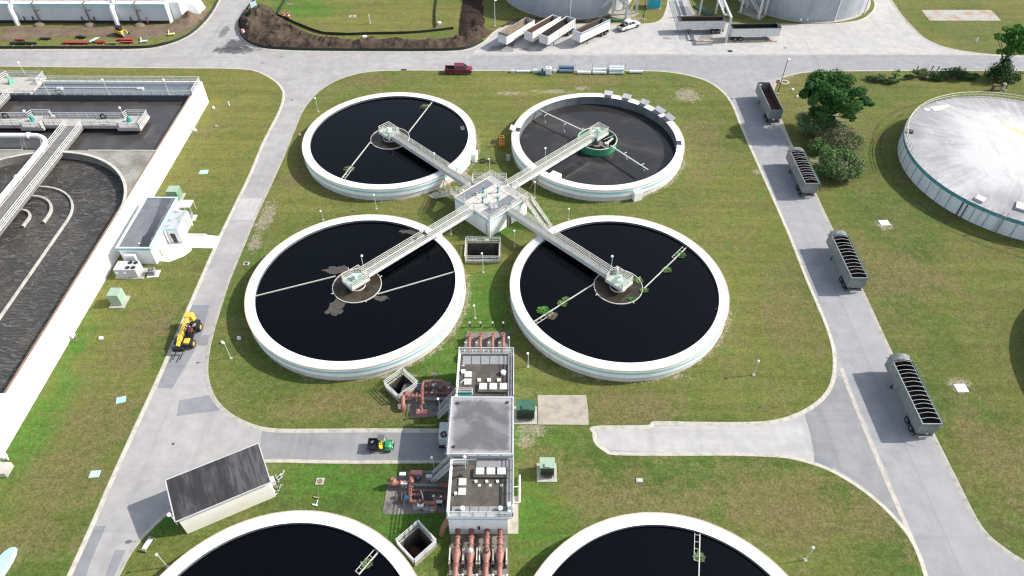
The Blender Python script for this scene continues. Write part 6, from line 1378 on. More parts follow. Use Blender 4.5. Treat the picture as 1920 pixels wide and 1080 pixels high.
def reservoir(label, c, R, h, rise, detail=True):
    t = thing('covered_reservoir', label, 'reservoir', (*c, 0), 0, 'covered reservoirs')
    MB().lathe([(R, h-.65), (R, -.2)][::-1], 120).build('wall', M_panel, t, smooth=30)
    MB().lathe([(R+.05, h-.65), (R+.05, h)], 120).build('band', M_tealband, t, smooth=30)
    prof = [(R+.12, h), (R+.12, h+.08), (R-.3, h+.10)]+[(R-.3-(R-.3)*i/14, h+.1+rise*(1-(1-i/14)**2)) for i in range(1, 15)]
    prof[-1] = (.01, h+.1+rise); MB().lathe(prof, 120).build('roof', M_dome, t, smooth=30)
    if not detail: return t
    M_joint = paint('joint_stain', (.20, .24, .26), (.34, .37, .38), 2, .6, .8)
    for k_ in range(60):
        a = 2*pi*k_/60; MB().box(((R+.02)*cos(a), (R+.02)*sin(a), h/2-.3), (.05, .10, h-.7), a).build('panel_joint', M_joint, t)
    n = 70; A0, A1 = radians(52), radians(176); ring = [((R-.15)*cos(A0+(A1-A0)*i/n), (R-.15)*sin(A0+(A1-A0)*i/n), h+.1) for i in range(n+1)]
    m = MB()
    for l in (1.1, .6): m.tube([(x, y, z+l) for x, y, z in ring], .05, 6)
    for i in range(0, n+1, 2): m.bar(ring[i], (ring[i][0], ring[i][1], ring[i][2]+1.1), .08)
    m.build('railing', paint('pale_lime_rail', (.58, .62, .48), (.48, .50, .38), 2, .5, .5), t)
    for px, py, s in ((1838, 373, .9), (1917, 388, 1.2), (1707, 247, .6)):
        q = G(px, py, h+.5); rr = hypot(q.x-c[0], q.y-c[1]); zz = h+.1+rise*(1-(rr/(R-.3))**2); q = G(px, py, zz+.1); a = atan2(q.y-c[1], q.x-c[0])
        MB().box((q.x-c[0], q.y-c[1], zz+.12), (1.6*s, 1.6*s, .35), a).build('roof_hatch', M_alu if px != 1707 else M_darkm, t)
    for px, py, rx, ry in ((1766, 200, 2.0, .7), (1741, 202, .6, .4)):
        q = G(px, py, h+.6); MB().box((q.x-c[0], q.y-c[1], h+.1+rise*(1-(hypot(q.x-c[0], q.y-c[1])/(R-.3))**2)+.01), (rx*2, ry*2, .06), .2).build('roof_patch', M_rim, t)
    q = G(1862, 440, 0); a = atan2(q.y-c[1], q.x-c[0]); m = MB(); e = Vector((cos(a), sin(a), 0)); s_ = Vector((-e.y, e.x, 0)); b = e*(R+.25)
    for d in (-.3, .3): m.bar(b+s_*d, b+s_*d+Vector((0, 0, h+.9)), .07)
    for k_ in range(14): m.bar(b-s_*.3+Vector((0, 0, .2+k_*.3)), b+s_*.3+Vector((0, 0, .2+k_*.3)), .05)
    m.build('ladder', M_alu, t)
    for px in (1795, 1808):
        q = G(px, 402, 0); a = atan2(q.y-c[1], q.x-c[0]); MB().bar(((R+.12)*cos(a), (R+.12)*sin(a), -.1), ((R+.12)*cos(a), (R+.12)*sin(a), h-.7), .12).build('downpipe', M_darkm, t)
    m = MB()
    for k_ in range(26):
        a = radians(178+k_*3.6); m.bar(((R-.1)*cos(a), (R-.1)*sin(a), h+.1), ((R-.1)*cos(a), (R-.1)*sin(a), h+.45), .05)
    m.build('rim_stub', M_alu, t)
    return t
reservoir('large round covered reservoir with a stained white roof and teal band, at the right edge', (95.1, 12.3), 20.4, 3.4, 1.2)
reservoir('covered reservoir beyond the right picture edge, only its shadow showing', (97.2, -37.3), 21.4, 3.4, 1.2, False)

# ------------------------------------------------------------------ digesters at the top edge
M_dig = paint('grey_steel_wall', (.36, .38, .41), (.28, .30, .33), .25, .7, .75, fine=.12, streak=.5, streak_c=(.22, .23, .25))
for c, R, px, l in (((17.5, 90.6), 16.2, 1068, 'tall round grey digester behind the slanted white trailers'), ((77.2, 89.6), 16.6, 1549, 'tall round grey digester behind the gantry at the top right')):
    t = thing('digester', l, 'storage tank', (*c, 0), 0, 'round grey digesters')
    MB().lathe([(R, 9.2), (R, -.2)][::-1], 96).build('wall', M_dig, t, smooth=30)
    MB().lathe([(.01, 11.0), (R*.5, 10.4), (R+.1, 9.3), (R+.1, 9.1)][::-1], 96).build('roof', M_dig, t, smooth=30)
    MB().lathe([(R+.75, -.1), (R+.75, .16), (R, .16)], 96).build('footing', M_conc, t, smooth=30)
    q = G(px, 28, 0); a = atan2(q.y-c[1], q.x-c[0]); MB().tube([((R+.14)*cos(a), (R+.14)*sin(a), 0), ((R+.14)*cos(a), (R+.14)*sin(a), 9.1)], .11, 10).build('downpipe', M_rim, t, smooth=40)
def stand(label, pts, zs, grp):
    c = Vector((sum(p[0] for p in pts)/4, sum(p[1] for p in pts)/4, 0)); t = thing('stair_tower', label, 'tower', tuple(c), 0, grp); L = [Vector((p[0], p[1], 0))-c for p in pts]
    for p in L: MB().bar(p, p+Vector((0, 0, 9.5)), .45).build('leg', M_steel, t)
    m = MB(); m.prism([(p.x*1.25, p.y*1.25) for p in L], -.1, .2); m.build('footing', M_pad, t)
    for z in zs:
        m = MB()
        for i in range(4): m.bar(L[i]+Vector((0, 0, z)), L[(i+1) % 4]+Vector((0, 0, z)), .2, .3)
        m.prism([(p.x*.95, p.y*.95) for p in L], z+.1, z+.16); m.build('landing', M_steel, t)
        m = MB(); rail(m, [p+Vector((0, 0, z+.16)) for p in L], sp=1.5, r=.045, toe=False, closed=True); m.build('railing', M_steel, t)
    m = MB()
    for i in (1,): m.bar(L[i]+Vector((0, 0, .3)), L[(i+1) % 4]+Vector((0, 0, zs[0])), .12)
    m.build('brace', M_steel, t)
    m = MB(); a, b = L[0]*.6, L[2]*.6
    for s in (-.4, .4): o = Vector((s*.7, s*.7, 0)); m.bar(b+o+Vector((0, 0, .2)), a+o+Vector((0, 0, zs[0])), .08, .3)
    for k_ in range(12): e = b.lerp(a, k_/11)+Vector((0, 0, .2+(zs[0]-.2)*k_/11)); m.bar(e-Vector((.28, .28, 0)), e+Vector((.28, .28, 0)), .25, .05)
    m.build('stairs', M_steel, t)
stand('white steel stair tower beside the digester behind the white pickup', [(27.6, 75.6), (30.6, 73.9), (33.6, 77.0), (30.6, 78.9)], (4.6, 8.6), 'steel stair towers')
stand('white steel stair tower beside the digester right of the gantry', [(59.4, 77.9), (63.0, 74.6), (65.2, 77.0), (61.5, 80.4)], (4.6, 8.6), 'steel stair towers')
t = thing('gantry', 'white steel gantry standing between the two trailers on the apron', 'gantry', (52.6, 62.4, ROAD))
MB().bar((0, 0, 0), (0, 0, 6.1), .42).build('post', M_steel, t); MB().bar((.6, 15.0, 0), (.6, 15.0, 6.1), .42).build('post', M_steel, t); MB().bar((-3.6, 14.0, 0), (-3.6, 14.0, 6.1), .36).build('post', M_steel, t)
m = MB(); m.bar((0, 0, 5.9), (.6, 24, 5.9), .4, .5); m.bar((-1.2, 2, 5.9), (-.7, 24, 5.9), .3, .3); m.build('beam', M_steel, t)
m = MB(); m.bar((-1.1, 2, 5.7), (.05, 2, 5.7), .3, .3); m.bar((-1.0, 8, 5.7), (.3, 8, 5.7), .3, .3); m.bar((-3.6, 14, 5.7), (.6, 15, 5.7), .35, .35); m.build('cross_beam', M_steel, t)
m = MB(); m.bar((-.6, 3, 5.2), (-.3, 20, 5.2), .28, .35); m.build('hoist_rail', paint('rust_rail', (.24, .15, .1), (.35, .3, .26), 1, .6, .7), t)
m = MB(); rail(m, [(-1.2, 3, 6.1), (-.7, 24, 6.1)], sp=2, r=.045, toe=False); m.build('railing', M_steel, t)
p0, p1 = G(1300, 77, ROAD), G(1456, 77.5, ROAD); t = thing('guide_curb', 'long low rusty yellow curb on the apron in front of the trailers by the gantry', 'curb', ((p0.x+p1.x)/2, p0.y, ROAD))
L = p1.x-p0.x; MB().b2(-L/2, L/2, -.2, .2, 0, .22).build('curb', paint('rusty_yellow', (.55, .44, .28), (.30, .14, .07), 1.2, .8, .8), t); MB().b2(-L/2-1, -L/2, .1, .3, 0, .1).build('end_plate', M_darkm, t)
p = G(1225, 13); t = thing('chemical_tank', 'blue plastic tank on the grass between the digesters, at the top edge', 'tank', (p.x, p.y, 0)); mb_ = paint('cyan_blue', (.02, .34, .46), (.02, .26, .36), 1.5, .4, .4)
MB().b2(-1.5, 1.5, -1.2, 1.2, 0, 2.6).build('body', mb_, t, bevel=.15); MB().b2(-1.6, 1.6, -1.3, 1.3, 2.6, 2.75).build('lid', mb_, t); MB().b2(-1.7, 1.7, -1.4, 1.4, -.05, .1).build('base', M_conc, t)
for px, py, h, m_, l in ((1206, 37, 7, M_darkm, 'dark pole on the grass left of the driveway between the digesters'), (1619, 27, 8, M_darkm, 'dark leaning looking pole on the grass corner at the top right'), (928, 50, 6.3, M_steel, 'tall pale lamp post beside the leftmost slanted trailer'), (1457.5, 177, 7.8, M_darkm, 'tall dark lamp post with a white lamp at the no entry sign'), (1884, 170, 5, M_darkm, 'dark pole behind the covered reservoir')):
    p = G(px, py); t = thing('tall_pole', l, 'lamp post', (p.x, p.y, 0), 0, 'tall poles'); MB().cyl((0, 0, 0), .09, h, 10, .06).build('pole', m_, t, smooth=40); MB().box((0, 0, .1), (.55, .55, .25)).build('base', M_conc, t)
    if px not in (1206, 1884): m = MB(); m.sph((.2, 0, h+.05), .3, 12, 6, .4); m.bar((0, 0, h), (.2, 0, h+.05), .08); m.build('lamp_head', M_lampw, t, smooth=60)
    if px == 1206: m = MB(); m.bar((-.5, 0, 2.2), (.3, 0, 2.3), .12); m.bar((-.4, 0, 1.0), (.2, 0, 1.0), .15); m.build('crossarm', M_darkm, t)
p = G(1456.5, 174); t = thing('no_entry_sign', 'red and white no entry sign by the tall dark lamp post', 'sign', (p.x-.25, p.y+.6, 0), 0)
MB().bar((0, 0, 0), (0, 0, 2.6), .06).build('post', M_alu, t)
m = MB(); m.cyl((0, 0, 0), .42, .03, 24); m.v = [(x, -z-.04, y+2.3) for x, y, z in m.v]; q = m.build('plate', paint('sign_white', (.75, .75, .74), (.7, .7, .69), 2, .2, .4), t)
m = MB(); m.cyl((0, 0, 0), .38, .03, 24); m.v = [(x, -z-.055, y+2.3) for x, y, z in m.v]; m.build('red_disc', paint('sign_red', (.45, .02, .03), (.4, .03, .03), 2, .2, .4), q)
MB().b2(-.27, .27, -.095, -.085, 2.23, 2.37).build('white_bar', paint('sign_bar', (.78, .78, .77), (.72, .72, .7), 2, .2, .4), q)
p = G(1471, 154); m = MB(); m.lathe([(1.0, -.05), (1.0, .06), (.62, .06), (.55, -.12)], 28); o = m.build('inlet_ring', M_conc, smooth=40); o.location = (p.x, p.y, 0); tag(o, 'round concrete inlet ring in the grass by the road corner', 'inlet')

# ------------------------------------------------------------------ far left aeration building
t = thing('far_aeration_tank', 'long white tank building with turquoise stripe and white downpipes at the top left', 'building', (-100, 72, 0))
MB().b2(-40, 21.2, -1.0, 22, -.3, 4.65).build('wall', paint('far_white_wall', (.55, .57, .60), (.48, .50, .52), .4, .5, .7, fine=.05, streak=.2), t)
MB().b2(-40, 21.22, -1.03, -1.0, 3.75, 4.25).build('band', M_teal, t); MB().b2(-40, 21.25, -1.06, .55, 4.65, 4.78).build('coping', M_rim, t); MB().b2(-40, 21.2, -1.04, -1.0, 4.42, 4.62).build('coping_strip', M_alu, t)  # turquoise band, coping and a thin grey strip below it
MB().b2(-40, 21.0, .55, 21.9, 4.65, 4.7).build('deck', M_conc, t)
for y in (.6, 3.2): m = MB(); rail(m, [(-40, y, 4.7), (20.8, y, 4.7)], sp=1.6, r=.055, toe=False); m.build('railing', M_steel, t)
MB().b2(-40, 20.9, -1.05, -1.001, .0, .7).build('wall_base', M_black, t)
m = MB(); m.b2(21.2, 23.6, 1.2, 9, -.2, 4.2); m.build('annex', M_bwall, t); m = MB(); m.add([(23.6, 3, -.1), (26.8, 4, -.1), (26.8, 8, -.1), (23.6, 8, -.1), (23.6, 3, 3.6), (26.0, 4, 2.2), (26.0, 8, 2.2), (23.6, 8, 3.6)], [(0, 1, 5, 4), (1, 2, 6, 5), (4, 5, 6, 7), (3, 0, 4, 7)]); m.build('sloped_annex', M_bwall, t)
for px in (33, 221):
    q = G(px, 47.5); x = q.x+100; m = MB(); m.tube([(x, -1.9, -.1), (x, -1.9, 3.6), (x, -1.7, 4.1), (x, -.9, 4.4)], .55, 14); m.build('downpipe', M_rim, t, smooth=50)
    m = MB()
    for k_ in range(7): m.bar((x-1.4+k_*.45, -.2, 4.7), (x-.6+k_*.2, 1.2+.2*k_, 6.2), .1)
    m.sph((x, -.2, 4.9), .5, 10, 8); m.build('valve', M_steel, t)
for px in (73, 168, 262):
    q = G(px, 48); x = q.x+100; m = MB(); m.tube([(x, -1.3, -.2), (x, -1.3, 4.9), (x+.3, -.6, 5.2)], .16, 8); m.tube([(x, -1.3, 3.4), (x+.6, -1.5, 3.3), (x+1.2, -1.3, 3.4)], .12, 8); m.cyl((x, -1.3, .7), .35, .25, 10); m.build('drain_pipe', paint('brown_pipe', (.12, .10, .09), (.2, .17, .15), 2, .5, .7), t, smooth=50)
    q = MB(); q.sph((x, -2.1, .0), 1.3, 14, 8, .45); q.build('soil_heap', paint('heap', (.17, .13, .09), (.12, .09, .065), 2, .6, .9), t, smooth=60)
for px, c in ((50, M_darkm), (66, M_darkm), (158, M_darkm), (181, M_darkm), (249, M_darkm), (279, M_pink)):
    q = G(px, 44); x = q.x+100; MB().tube([(x, -1.2, .2), (x, -1.2, 1.7)], .13, 8).build('pipe_stub', c, t, smooth=40)

# ------------------------------------------------------------------ dug soil
def soil_mat(name, a, b, c):
    tt = NT(name); k = tt.mix(tt.ramp(tt.noise(.35, 6, .7), .38, .62), a, b); k = tt.mix(tt.ramp(tt.noise(1.8, 6, .75), .5, .7, 0, .7), k, c)
    k = tt.mix(1.0, k, tt.ramp(tt.noise(6, 4, .7), .2, .8, .7, 1.3), 'MULTIPLY'); tt.bump(tt.noise(3, 6, .7), .8, .2); return tt.done(k, .95, spec=.1)
M_soil = soil_mat('dug_soil', (.080, .058, .043), (.048, .035, .027), (.135, .104, .08)); M_soil_d = soil_mat('wet_dark_soil', (.040, .027, .021), (.028, .02, .016), (.075, .052, .04)); M_sand = soil_mat('bare_soil', (.175, .13, .095), (.13, .096, .068), (.225, .18, .14))
def inside(p, poly):
    r = False; n = len(poly)
    for i in range(n):
        a, b = poly[i-1], poly[i]
        if (a[1] > p[1]) != (b[1] > p[1]) and p[0] < (b[0]-a[0])*(p[1]-a[1])/(b[1]-a[1])+a[0]: r = not r
    return r
def edge_dist(p, poly):
    best = 1e9
    for i in range(len(poly)):
        a, b = Vector(poly[i-1]), Vector(poly[i]); d = b-a; t_ = max(0, min(1, (Vector(p)-a).dot(d)/max(d.dot(d), 1e-9))); best = min(best, (Vector(p)-a-d*t_).length)
    return best
def soil(px, m, amp, step=.55, seed=0, peaks=(), base=.06, name='soil'):
    poly = [G2(x, y) for x, y in px]; xs = [p[0] for p in poly]; ys = [p[1] for p in poly]; idx = {}; mb = MB()
    pk = [(*G2(x, y), r, h) for x, y, r, h in peaks]
    def z(x, y):
        d = min(1, edge_dist((x, y), poly)/1.6); v = Vector((x*.28, y*.28, seed))
        q = base+amp*max(0, .5+noise.fractal(v, 1.0, 2.1, 4)*.9)+amp*.8*abs(noise.noise(Vector((x*.75, y*.95, seed))))+amp*.5*abs(noise.noise(Vector((x*1.7, y*1.7, seed))))
        for a, b, r, h in pk: q += h*max(0, 1-((x-a)**2+(y-b)**2)/r**2)*(.65+.6*noise.noise(Vector((x*.8, y*.8, seed+3))))
        return q*d+.005
    nx, ny = int((max(xs)-min(xs))/step)+1, int((max(ys)-min(ys))/step)+1
    for i in range(nx+1):
        for j in range(ny+1):
            x, y = min(xs)+i*step, min(ys)+j*step
            if inside((x, y), poly): idx[i, j] = len(mb.v); mb.v.append((x+.15*noise.noise(Vector((x, y, 1))), y+.15*noise.noise(Vector((x, y, 5))), z(x, y)))
    for (i, j) in idx:
        q = [(i, j), (i+1, j), (i+1, j+1), (i, j+1)]
        if all(k_ in idx for k_ in q): mb.f.append(tuple(idx[k_] for k_ in q))
        elif sum(k_ in idx for k_ in q) == 3: mb.f.append(tuple(idx[k_] for k_ in q if k_ in idx))
    return struct(mb.build(name, m, smooth=50))
soil([(447, 36), (460, 22), (478, 14), (500, 11), (516, 20), (521, 28), (545, 46), (580, 62), (610, 71), (680, 75), (740, 73), (800, 74), (862, 70), (872, 60), (905, 55), (926, 58), (905, 73), (886, 86), (860, 92.5), (800, 94.5), (620, 94), (540, 92), (490, 87), (463, 76), (449, 60)], M_soil, .95, .4, 1, [(470, 42, 3.2, 1.5), (490, 30, 3.5, 1.7), (478, 55, 2.5, 1.0), (505, 48, 2.2, .9), (520, 80, 4, .6), (700, 87, 12, .35), (890, 66, 3.5, 1.1), (905, 62, 2.5, .9)])
soil([(858, 72), (860, 30), (868, -20), (909, -20), (907, 20), (912, 45), (900, 56), (880, 66)], M_soil_d, .7, .5, 4, [(900, 45, 2.5, 1.0)])
soil([(600, 84), (700, 84.5), (860, 81), (862, 77), (800, 78.5), (700, 79.5), (600, 78)], M_soil_d, .25, .4, 6)
soil([(925, 57), (960, 36), (990, 30), (1050, 37), (1100, 36), (1145, 30), (1150, 40), (1135, 43.5), (1060, 44.5), (962, 46)], M_soil, .18, .5, 8)
soil([(0, 80), (0, 48.5), (180, 48.5), (320, 46), (330, 38), (345, 34), (365, 25), (380, 20), (395, 14), (392, 24), (372, 46), (345, 62), (300, 70), (260, 76), (215, 71), (150, 69), (70, 72)], M_sand, .10, .55, 11, [(340, 30, 2.5, 1.2), (350, 36, 3.2, 1.6), (335, 42, 2.5, .9), (365, 40, 2.8, 1.1), (384, 20, 2.2, .8), (325, 55, 2, .5)])

# ------------------------------------------------------------------ silt fences
M_silt = paint('black_fabric', (.012, .02, .018), (.03, .045, .04), 1.5, .6, .7)
M_stake = paint('wood_stake', (.30, .24, .17), (.2, .16, .11), 3, .5, .8)
def silt(label, px, h=.7, n_st=10):
    P_ = smooth_line(P(px), 5); c = P_[len(P_)//2]; t = thing('silt_fence', label, 'fence', (c.x, c.y, 0), 0, 'black silt fences')
    m = MB(); n = len(P_); Q = [p-c for p in P_]; L_ = offset(Q, .03); R_ = offset(Q, -.03)
    zt = [h*(.88+.18*noise.noise(Vector((p.x*.5, p.y*.5, 2)))) for p in P_]
    for a, b in ((L_, 1), (R_, -1)):
        o = len(m.v)
        for p, z in zip(a, zt): m.v += [(p.x, p.y, -.05), (p.x, p.y, z)]
        m.f += [(o+2*i, o+2*i+2, o+2*i+3, o+2*i+1) for i in range(n-1)]
    o = len(m.v)
    for p, q, z in zip(L_, R_, zt): m.v += [(p.x, p.y, z), (q.x, q.y, z)]
    m.f += [(o+2*i, o+2*i+2, o+2*i+3, o+2*i+1) for i in range(n-1)]
    m.build('fabric', M_silt, t)
    for k_ in range(n_st):
        i = int(k_*(n-1)/(n_st-1)); q = Q[i]; MB().bar((q.x, q.y+.06, 0), (q.x+.05, q.y+.06, h+.3), .05).build('stake', M_stake, t)
silt('black silt fence along the north road in front of the far white tank building', [(0, 91), (150, 91), (262, 90.5), (300, 86), (335, 76), (362, 61), (386, 38), (401, 18), (410, 0)], n_st=16)
silt('black silt fence round the heaped soil along the north road', [(478, 0), (457, 28), (448, 45), (449, 60), (463, 77), (490, 88.5), (540, 93), (620, 95), (800, 95.5), (860, 94), (887, 88), (905, 78)], n_st=24)
silt('black silt fence between the heaped soil and the green field', [(536, 0), (522, 27), (530, 33), (560, 47), (600, 62), (640, 66), (700, 64.5), (760, 63.5), (800, 60.5), (850, 55)], n_st=18)
silt('short black silt fence running up the field to the top edge', [(820, 0), (817, 22), (817, 52)], n_st=5)
# ------------------------------------------------------------------ trees and shrubs
M_bark = paint('bark', (.10, .085, .07), (.06, .05, .04), 3, .6, .9, bump=.4)
def tree(name, label, loc, H, crown, lf, seed, n, ls, trunk_r=.32, limbs=8):
    """crown: list of (dx, dy, z, rx, ry, rz, share)"""
    rnd = random.Random(seed); t = thing(name, label, 'tree', (*loc, 0))
    m = MB(); top = H*.52; m.tube([(0, 0, -.1), (.1, .05, top*.5), (.15, .1, top)], [trunk_r, trunk_r*.75, trunk_r*.5], 10)
    for (dx, dy, z, rx, ry, rz, sh) in crown:
        for k in range(max(2, limbs//len(crown)+1)):
            e = Vector((dx+rnd.uniform(-.6, .6)*rx, dy+rnd.uniform(-.6, .6)*ry, z+rnd.uniform(-.3, .5)*rz)); s = Vector((.1, .07, top*rnd.uniform(.45, 1)))
            m.tube([s, s.lerp(e, .5)+Vector((0, 0, .35)), e], [trunk_r*.38, trunk_r*.22, .04], 6)
    m.build('trunk', M_bark, t, smooth=50)
    m = MB()
    for i, (dx, dy, z, rx, ry, rz, sh) in enumerate(crown): leaves(m, (dx, dy, z), rx, ry, rz, int(n*sh), ls, rnd, max(6, int(64*sh)), lr=(.26, .42))
    m.build('crown', M_leaf[lf], t); return t
def bush(label, px, py, rx, ry, rz, lf, n, ls, seed, lumps=9, lf2=None, grp='shrubs on the grass', name='shrub', z0=None, twigs=True):
    p = G(px, py); rnd = random.Random(seed); t = thing(name, label, 'shrub', (p.x, p.y, 0), 0, grp)
    m = MB(); leaves(m, (0, 0, rz*.62), rx, ry, rz*.75, n, ls, rnd, lumps, .3); m.build('foliage', M_leaf[lf], t)
    if lf2: m = MB(); leaves(m, (rx*.3, -ry*.2, rz*.6), rx*.95, ry*.95, rz*.6, n//3, ls, rnd, lumps, .3); m.build('dry_foliage', M_leaf[lf2], t)
    m = MB()
    for k in range(7): e = Vector((rnd.uniform(-.7, .7)*rx, rnd.uniform(-.7, .7)*ry, rz*rnd.uniform(.7, 1.15))); m.tube([(e.x*.15, e.y*.15, 0), e*.55, e], [.05, .035, .012], 5)
    m.build('stem', M_bark, t); return t
tree('oak_tree', 'large dark green spreading tree beside the open topped trailer', (63.0, 25.6), 12, [(-.6, .6, 8.1, 5.0, 4.2, 3.4, .38), (2.3, -.5, 6.9, 4.4, 3.4, 2.9, .25), (-3.3, .6, 7.9, 2.9, 2.9, 2.9, .17), (-.8, -1.2, 5.0, 4.0, 2.6, 2.1, .12), (6.3, -.3, 6.2, 2.6, 1.8, 1.5, .11), (4.6, -1.4, 3.7, .9, .9, .7, .02), (-1.5, 1.8, 10.1, 1.9, 1.7, 1.0, .06), (1.7, 1.8, 10.2, 1.6, 1.5, .9, .05)], 'oak_leaf', 5, 42000, .38, .42, 16)
tree('leaning_tree', 'light green open crowned tree at the right end of the shrub row', (108.0, 47.6), 11, [(.2, .4, 9.2, 3.0, 2.4, 1.9, .34), (-2.6, .2, 8.2, 2.4, 1.6, 1.1, .16), (1.6, 0, 6.8, 2.8, 2.2, 2.0, .26), (-.4, 0, 5.2, 2.0, 1.7, 1.8, .16), (3.4, .3, 5.6, 2.0, 1.5, 1.2, .08)], 'lime_leaf', 11, 9000, .46, .3, 12)
bush('dark dense shrub at the foot of the leaning light green tree', 1868, 150, 3.0, 2.0, 3.6, 'dark_leaf', 2600, .42, 21, 12)
bush('pale green rounded shrub right of the leaning tree, above the reservoir railing', 1889, 152, 2.3, 1.4, 1.7, 'shrub_leaf', 1500, .38, 22)
bush('dark green shrub directly under the large oak, left side', 1513, 246, 3.2, 3.6, 3.0, 'grey_shrub_leaf', 4200, .38, 23, 14)
bush('brownish straggly shrub right below the large oak', 1570, 274, 4.2, 3.1, 2.5, 'dry_leaf', 5200, .33, 24, 16, 'grey_shrub_leaf')
bush('fresh green low shrub between the oak and the round shrub', 1533, 284, 2.5, 1.9, 1.9, 'shrub_leaf', 2200, .34, 25, 9)
bush('dense grey green shrub in the middle of the group under the oak', 1548, 258, 3.6, 3.0, 2.8, 'grey_shrub_leaf', 4200, .34, 28, 14, 'dry_leaf')
bush('large round grey green shrub beside the farthest bowed trailer', 1562, 326, 4.0, 3.7, 3.4, 'shrub_leaf', 8500, .36, 26, 18, 'dry_leaf')
bush('small bright green plant on top of the dry patch above the round shrub', 1567, 293, 1.5, 1.1, 1.7, 'lime_leaf', 700, .34, 27, 6)
row = [(1627, 150, 1.2, .9, .8, 'grey_shrub_leaf'), (1645, 151, 1.9, 1.2, 1.2, 'shrub_leaf'), (1668, 156, 2.0, .9, 1.0, 'shrub_leaf'), (1702, 148, 1.0, .8, .9, 'dark_leaf'), (1722, 146, 1.8, 1.2, 1.6, 'grey_shrub_leaf'), (1734, 149, 1.0, .8, .7, 'dry_leaf'), (1752, 150, 1.7, 1.0, 1.1, 'dark_leaf'), (1760, 145, 2.4, 1.2, 1.2, 'dry_leaf'), (1783, 149, 3.3, 1.5, 2.2, 'dark_leaf'), (1820, 149, 1.9, 1.0, 1.0, 'dark_leaf'), (1800, 147, 2.2, 1.1, 1.2, 'dark_leaf')]
rl = ['pale low shrub at the left end of the shrub row by the north road', 'mid green shrub at the foot of the small palm, left of it', 'low pale green mound shrub just right of the small palm', 'small dark isolated shrub between the palm and the dense shrubs', 'upright grey green shrub left of the dry one in the row', 'tiny dry tuft beside the upright grey green shrub', 'low dark shrub in front of the dry brown one in the row', 'dry brown shrub in the middle of the shrub row', 'largest dark dense shrub in the middle of the row by the north road', 'small dark shrub alone between the dense shrubs and the leaning tree', 'dark low shrub hugging the right side of the largest one in the row']
for i, (px, py, rx, ry, rz, lf) in enumerate(row): bush(rl[i], px, py, rx, ry, rz, lf, int(520*rx), .34, 40+i, 7)
# small fan palm in the row
p = G(1675, 152); t = thing('palm', 'small bright fan palm standing in the shrub row by the north road', 'palm', (p.x, p.y, 0)); rnd = random.Random(9); m = MB()
for k in range(34):
    a, el = rnd.uniform(0, 2*pi), rnd.uniform(-.25, 1.2); d = Vector((cos(a)*cos(el), sin(a)*cos(el), sin(el))); L = rnd.uniform(1.0, 1.5); s = Vector((-sin(a), cos(a), 0)); q = Vector((0, 0, 1.8))
    for j in range(-4, 5):
        f = (d*cos(j*.17)+s*sin(j*.17)).normalized(); b = q+d*L*.45; e = q+f*L-Vector((0, 0, .12)); w_ = s*.05; m.add([b-w_, b+w_, e], [(0, 1, 2)])
m.build('fronds', M_leaf['palm_leaf'], t); MB().tube([(0, 0, -.1), (0, 0, 1.8)], [.22, .16], 8).build('trunk', M_bark, t, smooth=50)
for i, (px, py) in enumerate(((1718, 133), (1746, 132), (1757, 133), (1796, 132))):
    p = G(px, py); o = MB().bar((0, 0, 0), (.05, 0, .9), .14).box((.05, 0, .95), (.22, .2, .2)).build('stub_post', M_darkm); o.location = (p.x, p.y, 0); tag(o, ['leftmost', 'second', 'third', 'rightmost'][i]+' short dark post at the road edge behind the shrub row', 'post', 'short posts behind the shrub row')

# ------------------------------------------------------------------ materials stored along the north road
M_pvc = paint('pale_blue_pipe', (.56, .63, .63), (.45, .52, .53), 1.5, .5, .45); M_blpipe = paint('slate_blue_pipe', (.10, .17, .23), (.14, .21, .27), 1.5, .5, .4)
def lying(label, px, py, L, r, m_, z=0, grp='pipes laid out along the north road'):
    p = G(px, py); t = thing('stored_pipe', label, 'pipe', (p.x, p.y, z), rnd.uniform(-.03, .03), grp); q = MB(); q.lathe([(r, -L/2), (r, L/2), (r*.86, L/2), (r*.86, -L/2)], 18, closed=True); q.v = [(z_, x, y+r) for x, y, z_ in q.v]; q.build('pipe', m_, t, smooth=40)
    for s in (-.42, .42): q = MB(); q.lathe([(r*1.08, -.07), (r*1.08, .07)], 18); q.v = [(z_+s*L, x, y+r) for x, y, z_ in q.v]; q.build('collar', m_ if m_ is not M_pvc else M_rim, t, smooth=40)
rnd = random.Random(4)
lying('long thin pale pipe at the left end of the stored pipes', 981, 136, 2.9, .28, M_pvc)
for k, (dy, z) in enumerate(((0, 0), (.75, 0), (.38, .62))): q = G(1062, 136); lying(['front', 'back', 'upper'][k]+' slate blue pipe of the strapped blue bundle by the north road', 1062, 136-k*.0-(dy*6.2), 3.2, .37, M_blpipe, z)
lying('single white pipe lying alone just right of the blue bundle', 1095, 138.5, 3.0, .33, M_pvc)
lying('lower front pipe of the pair right of the single white pipe', 1124, 138.5, 3.1, .34, M_pvc); lying('back pipe of the pair right of the single white pipe', 1124, 134, 3.1, .34, M_pvc, .15)
for k, (py, z) in enumerate(((138.5, 0), (134.4, 0), (130.2, 0), (135.5, .6), (131.3, .6))): lying(['front bottom', 'middle bottom', 'rear bottom', 'front upper', 'rear upper'][k]+' pipe of the largest white pipe stack by the north road', 1155, py+z*4, 3.2, .34, M_pvc, z)
lying('single white pipe at the right end of the stored pipes', 1192, 137, 3.0, .33, M_pvc)
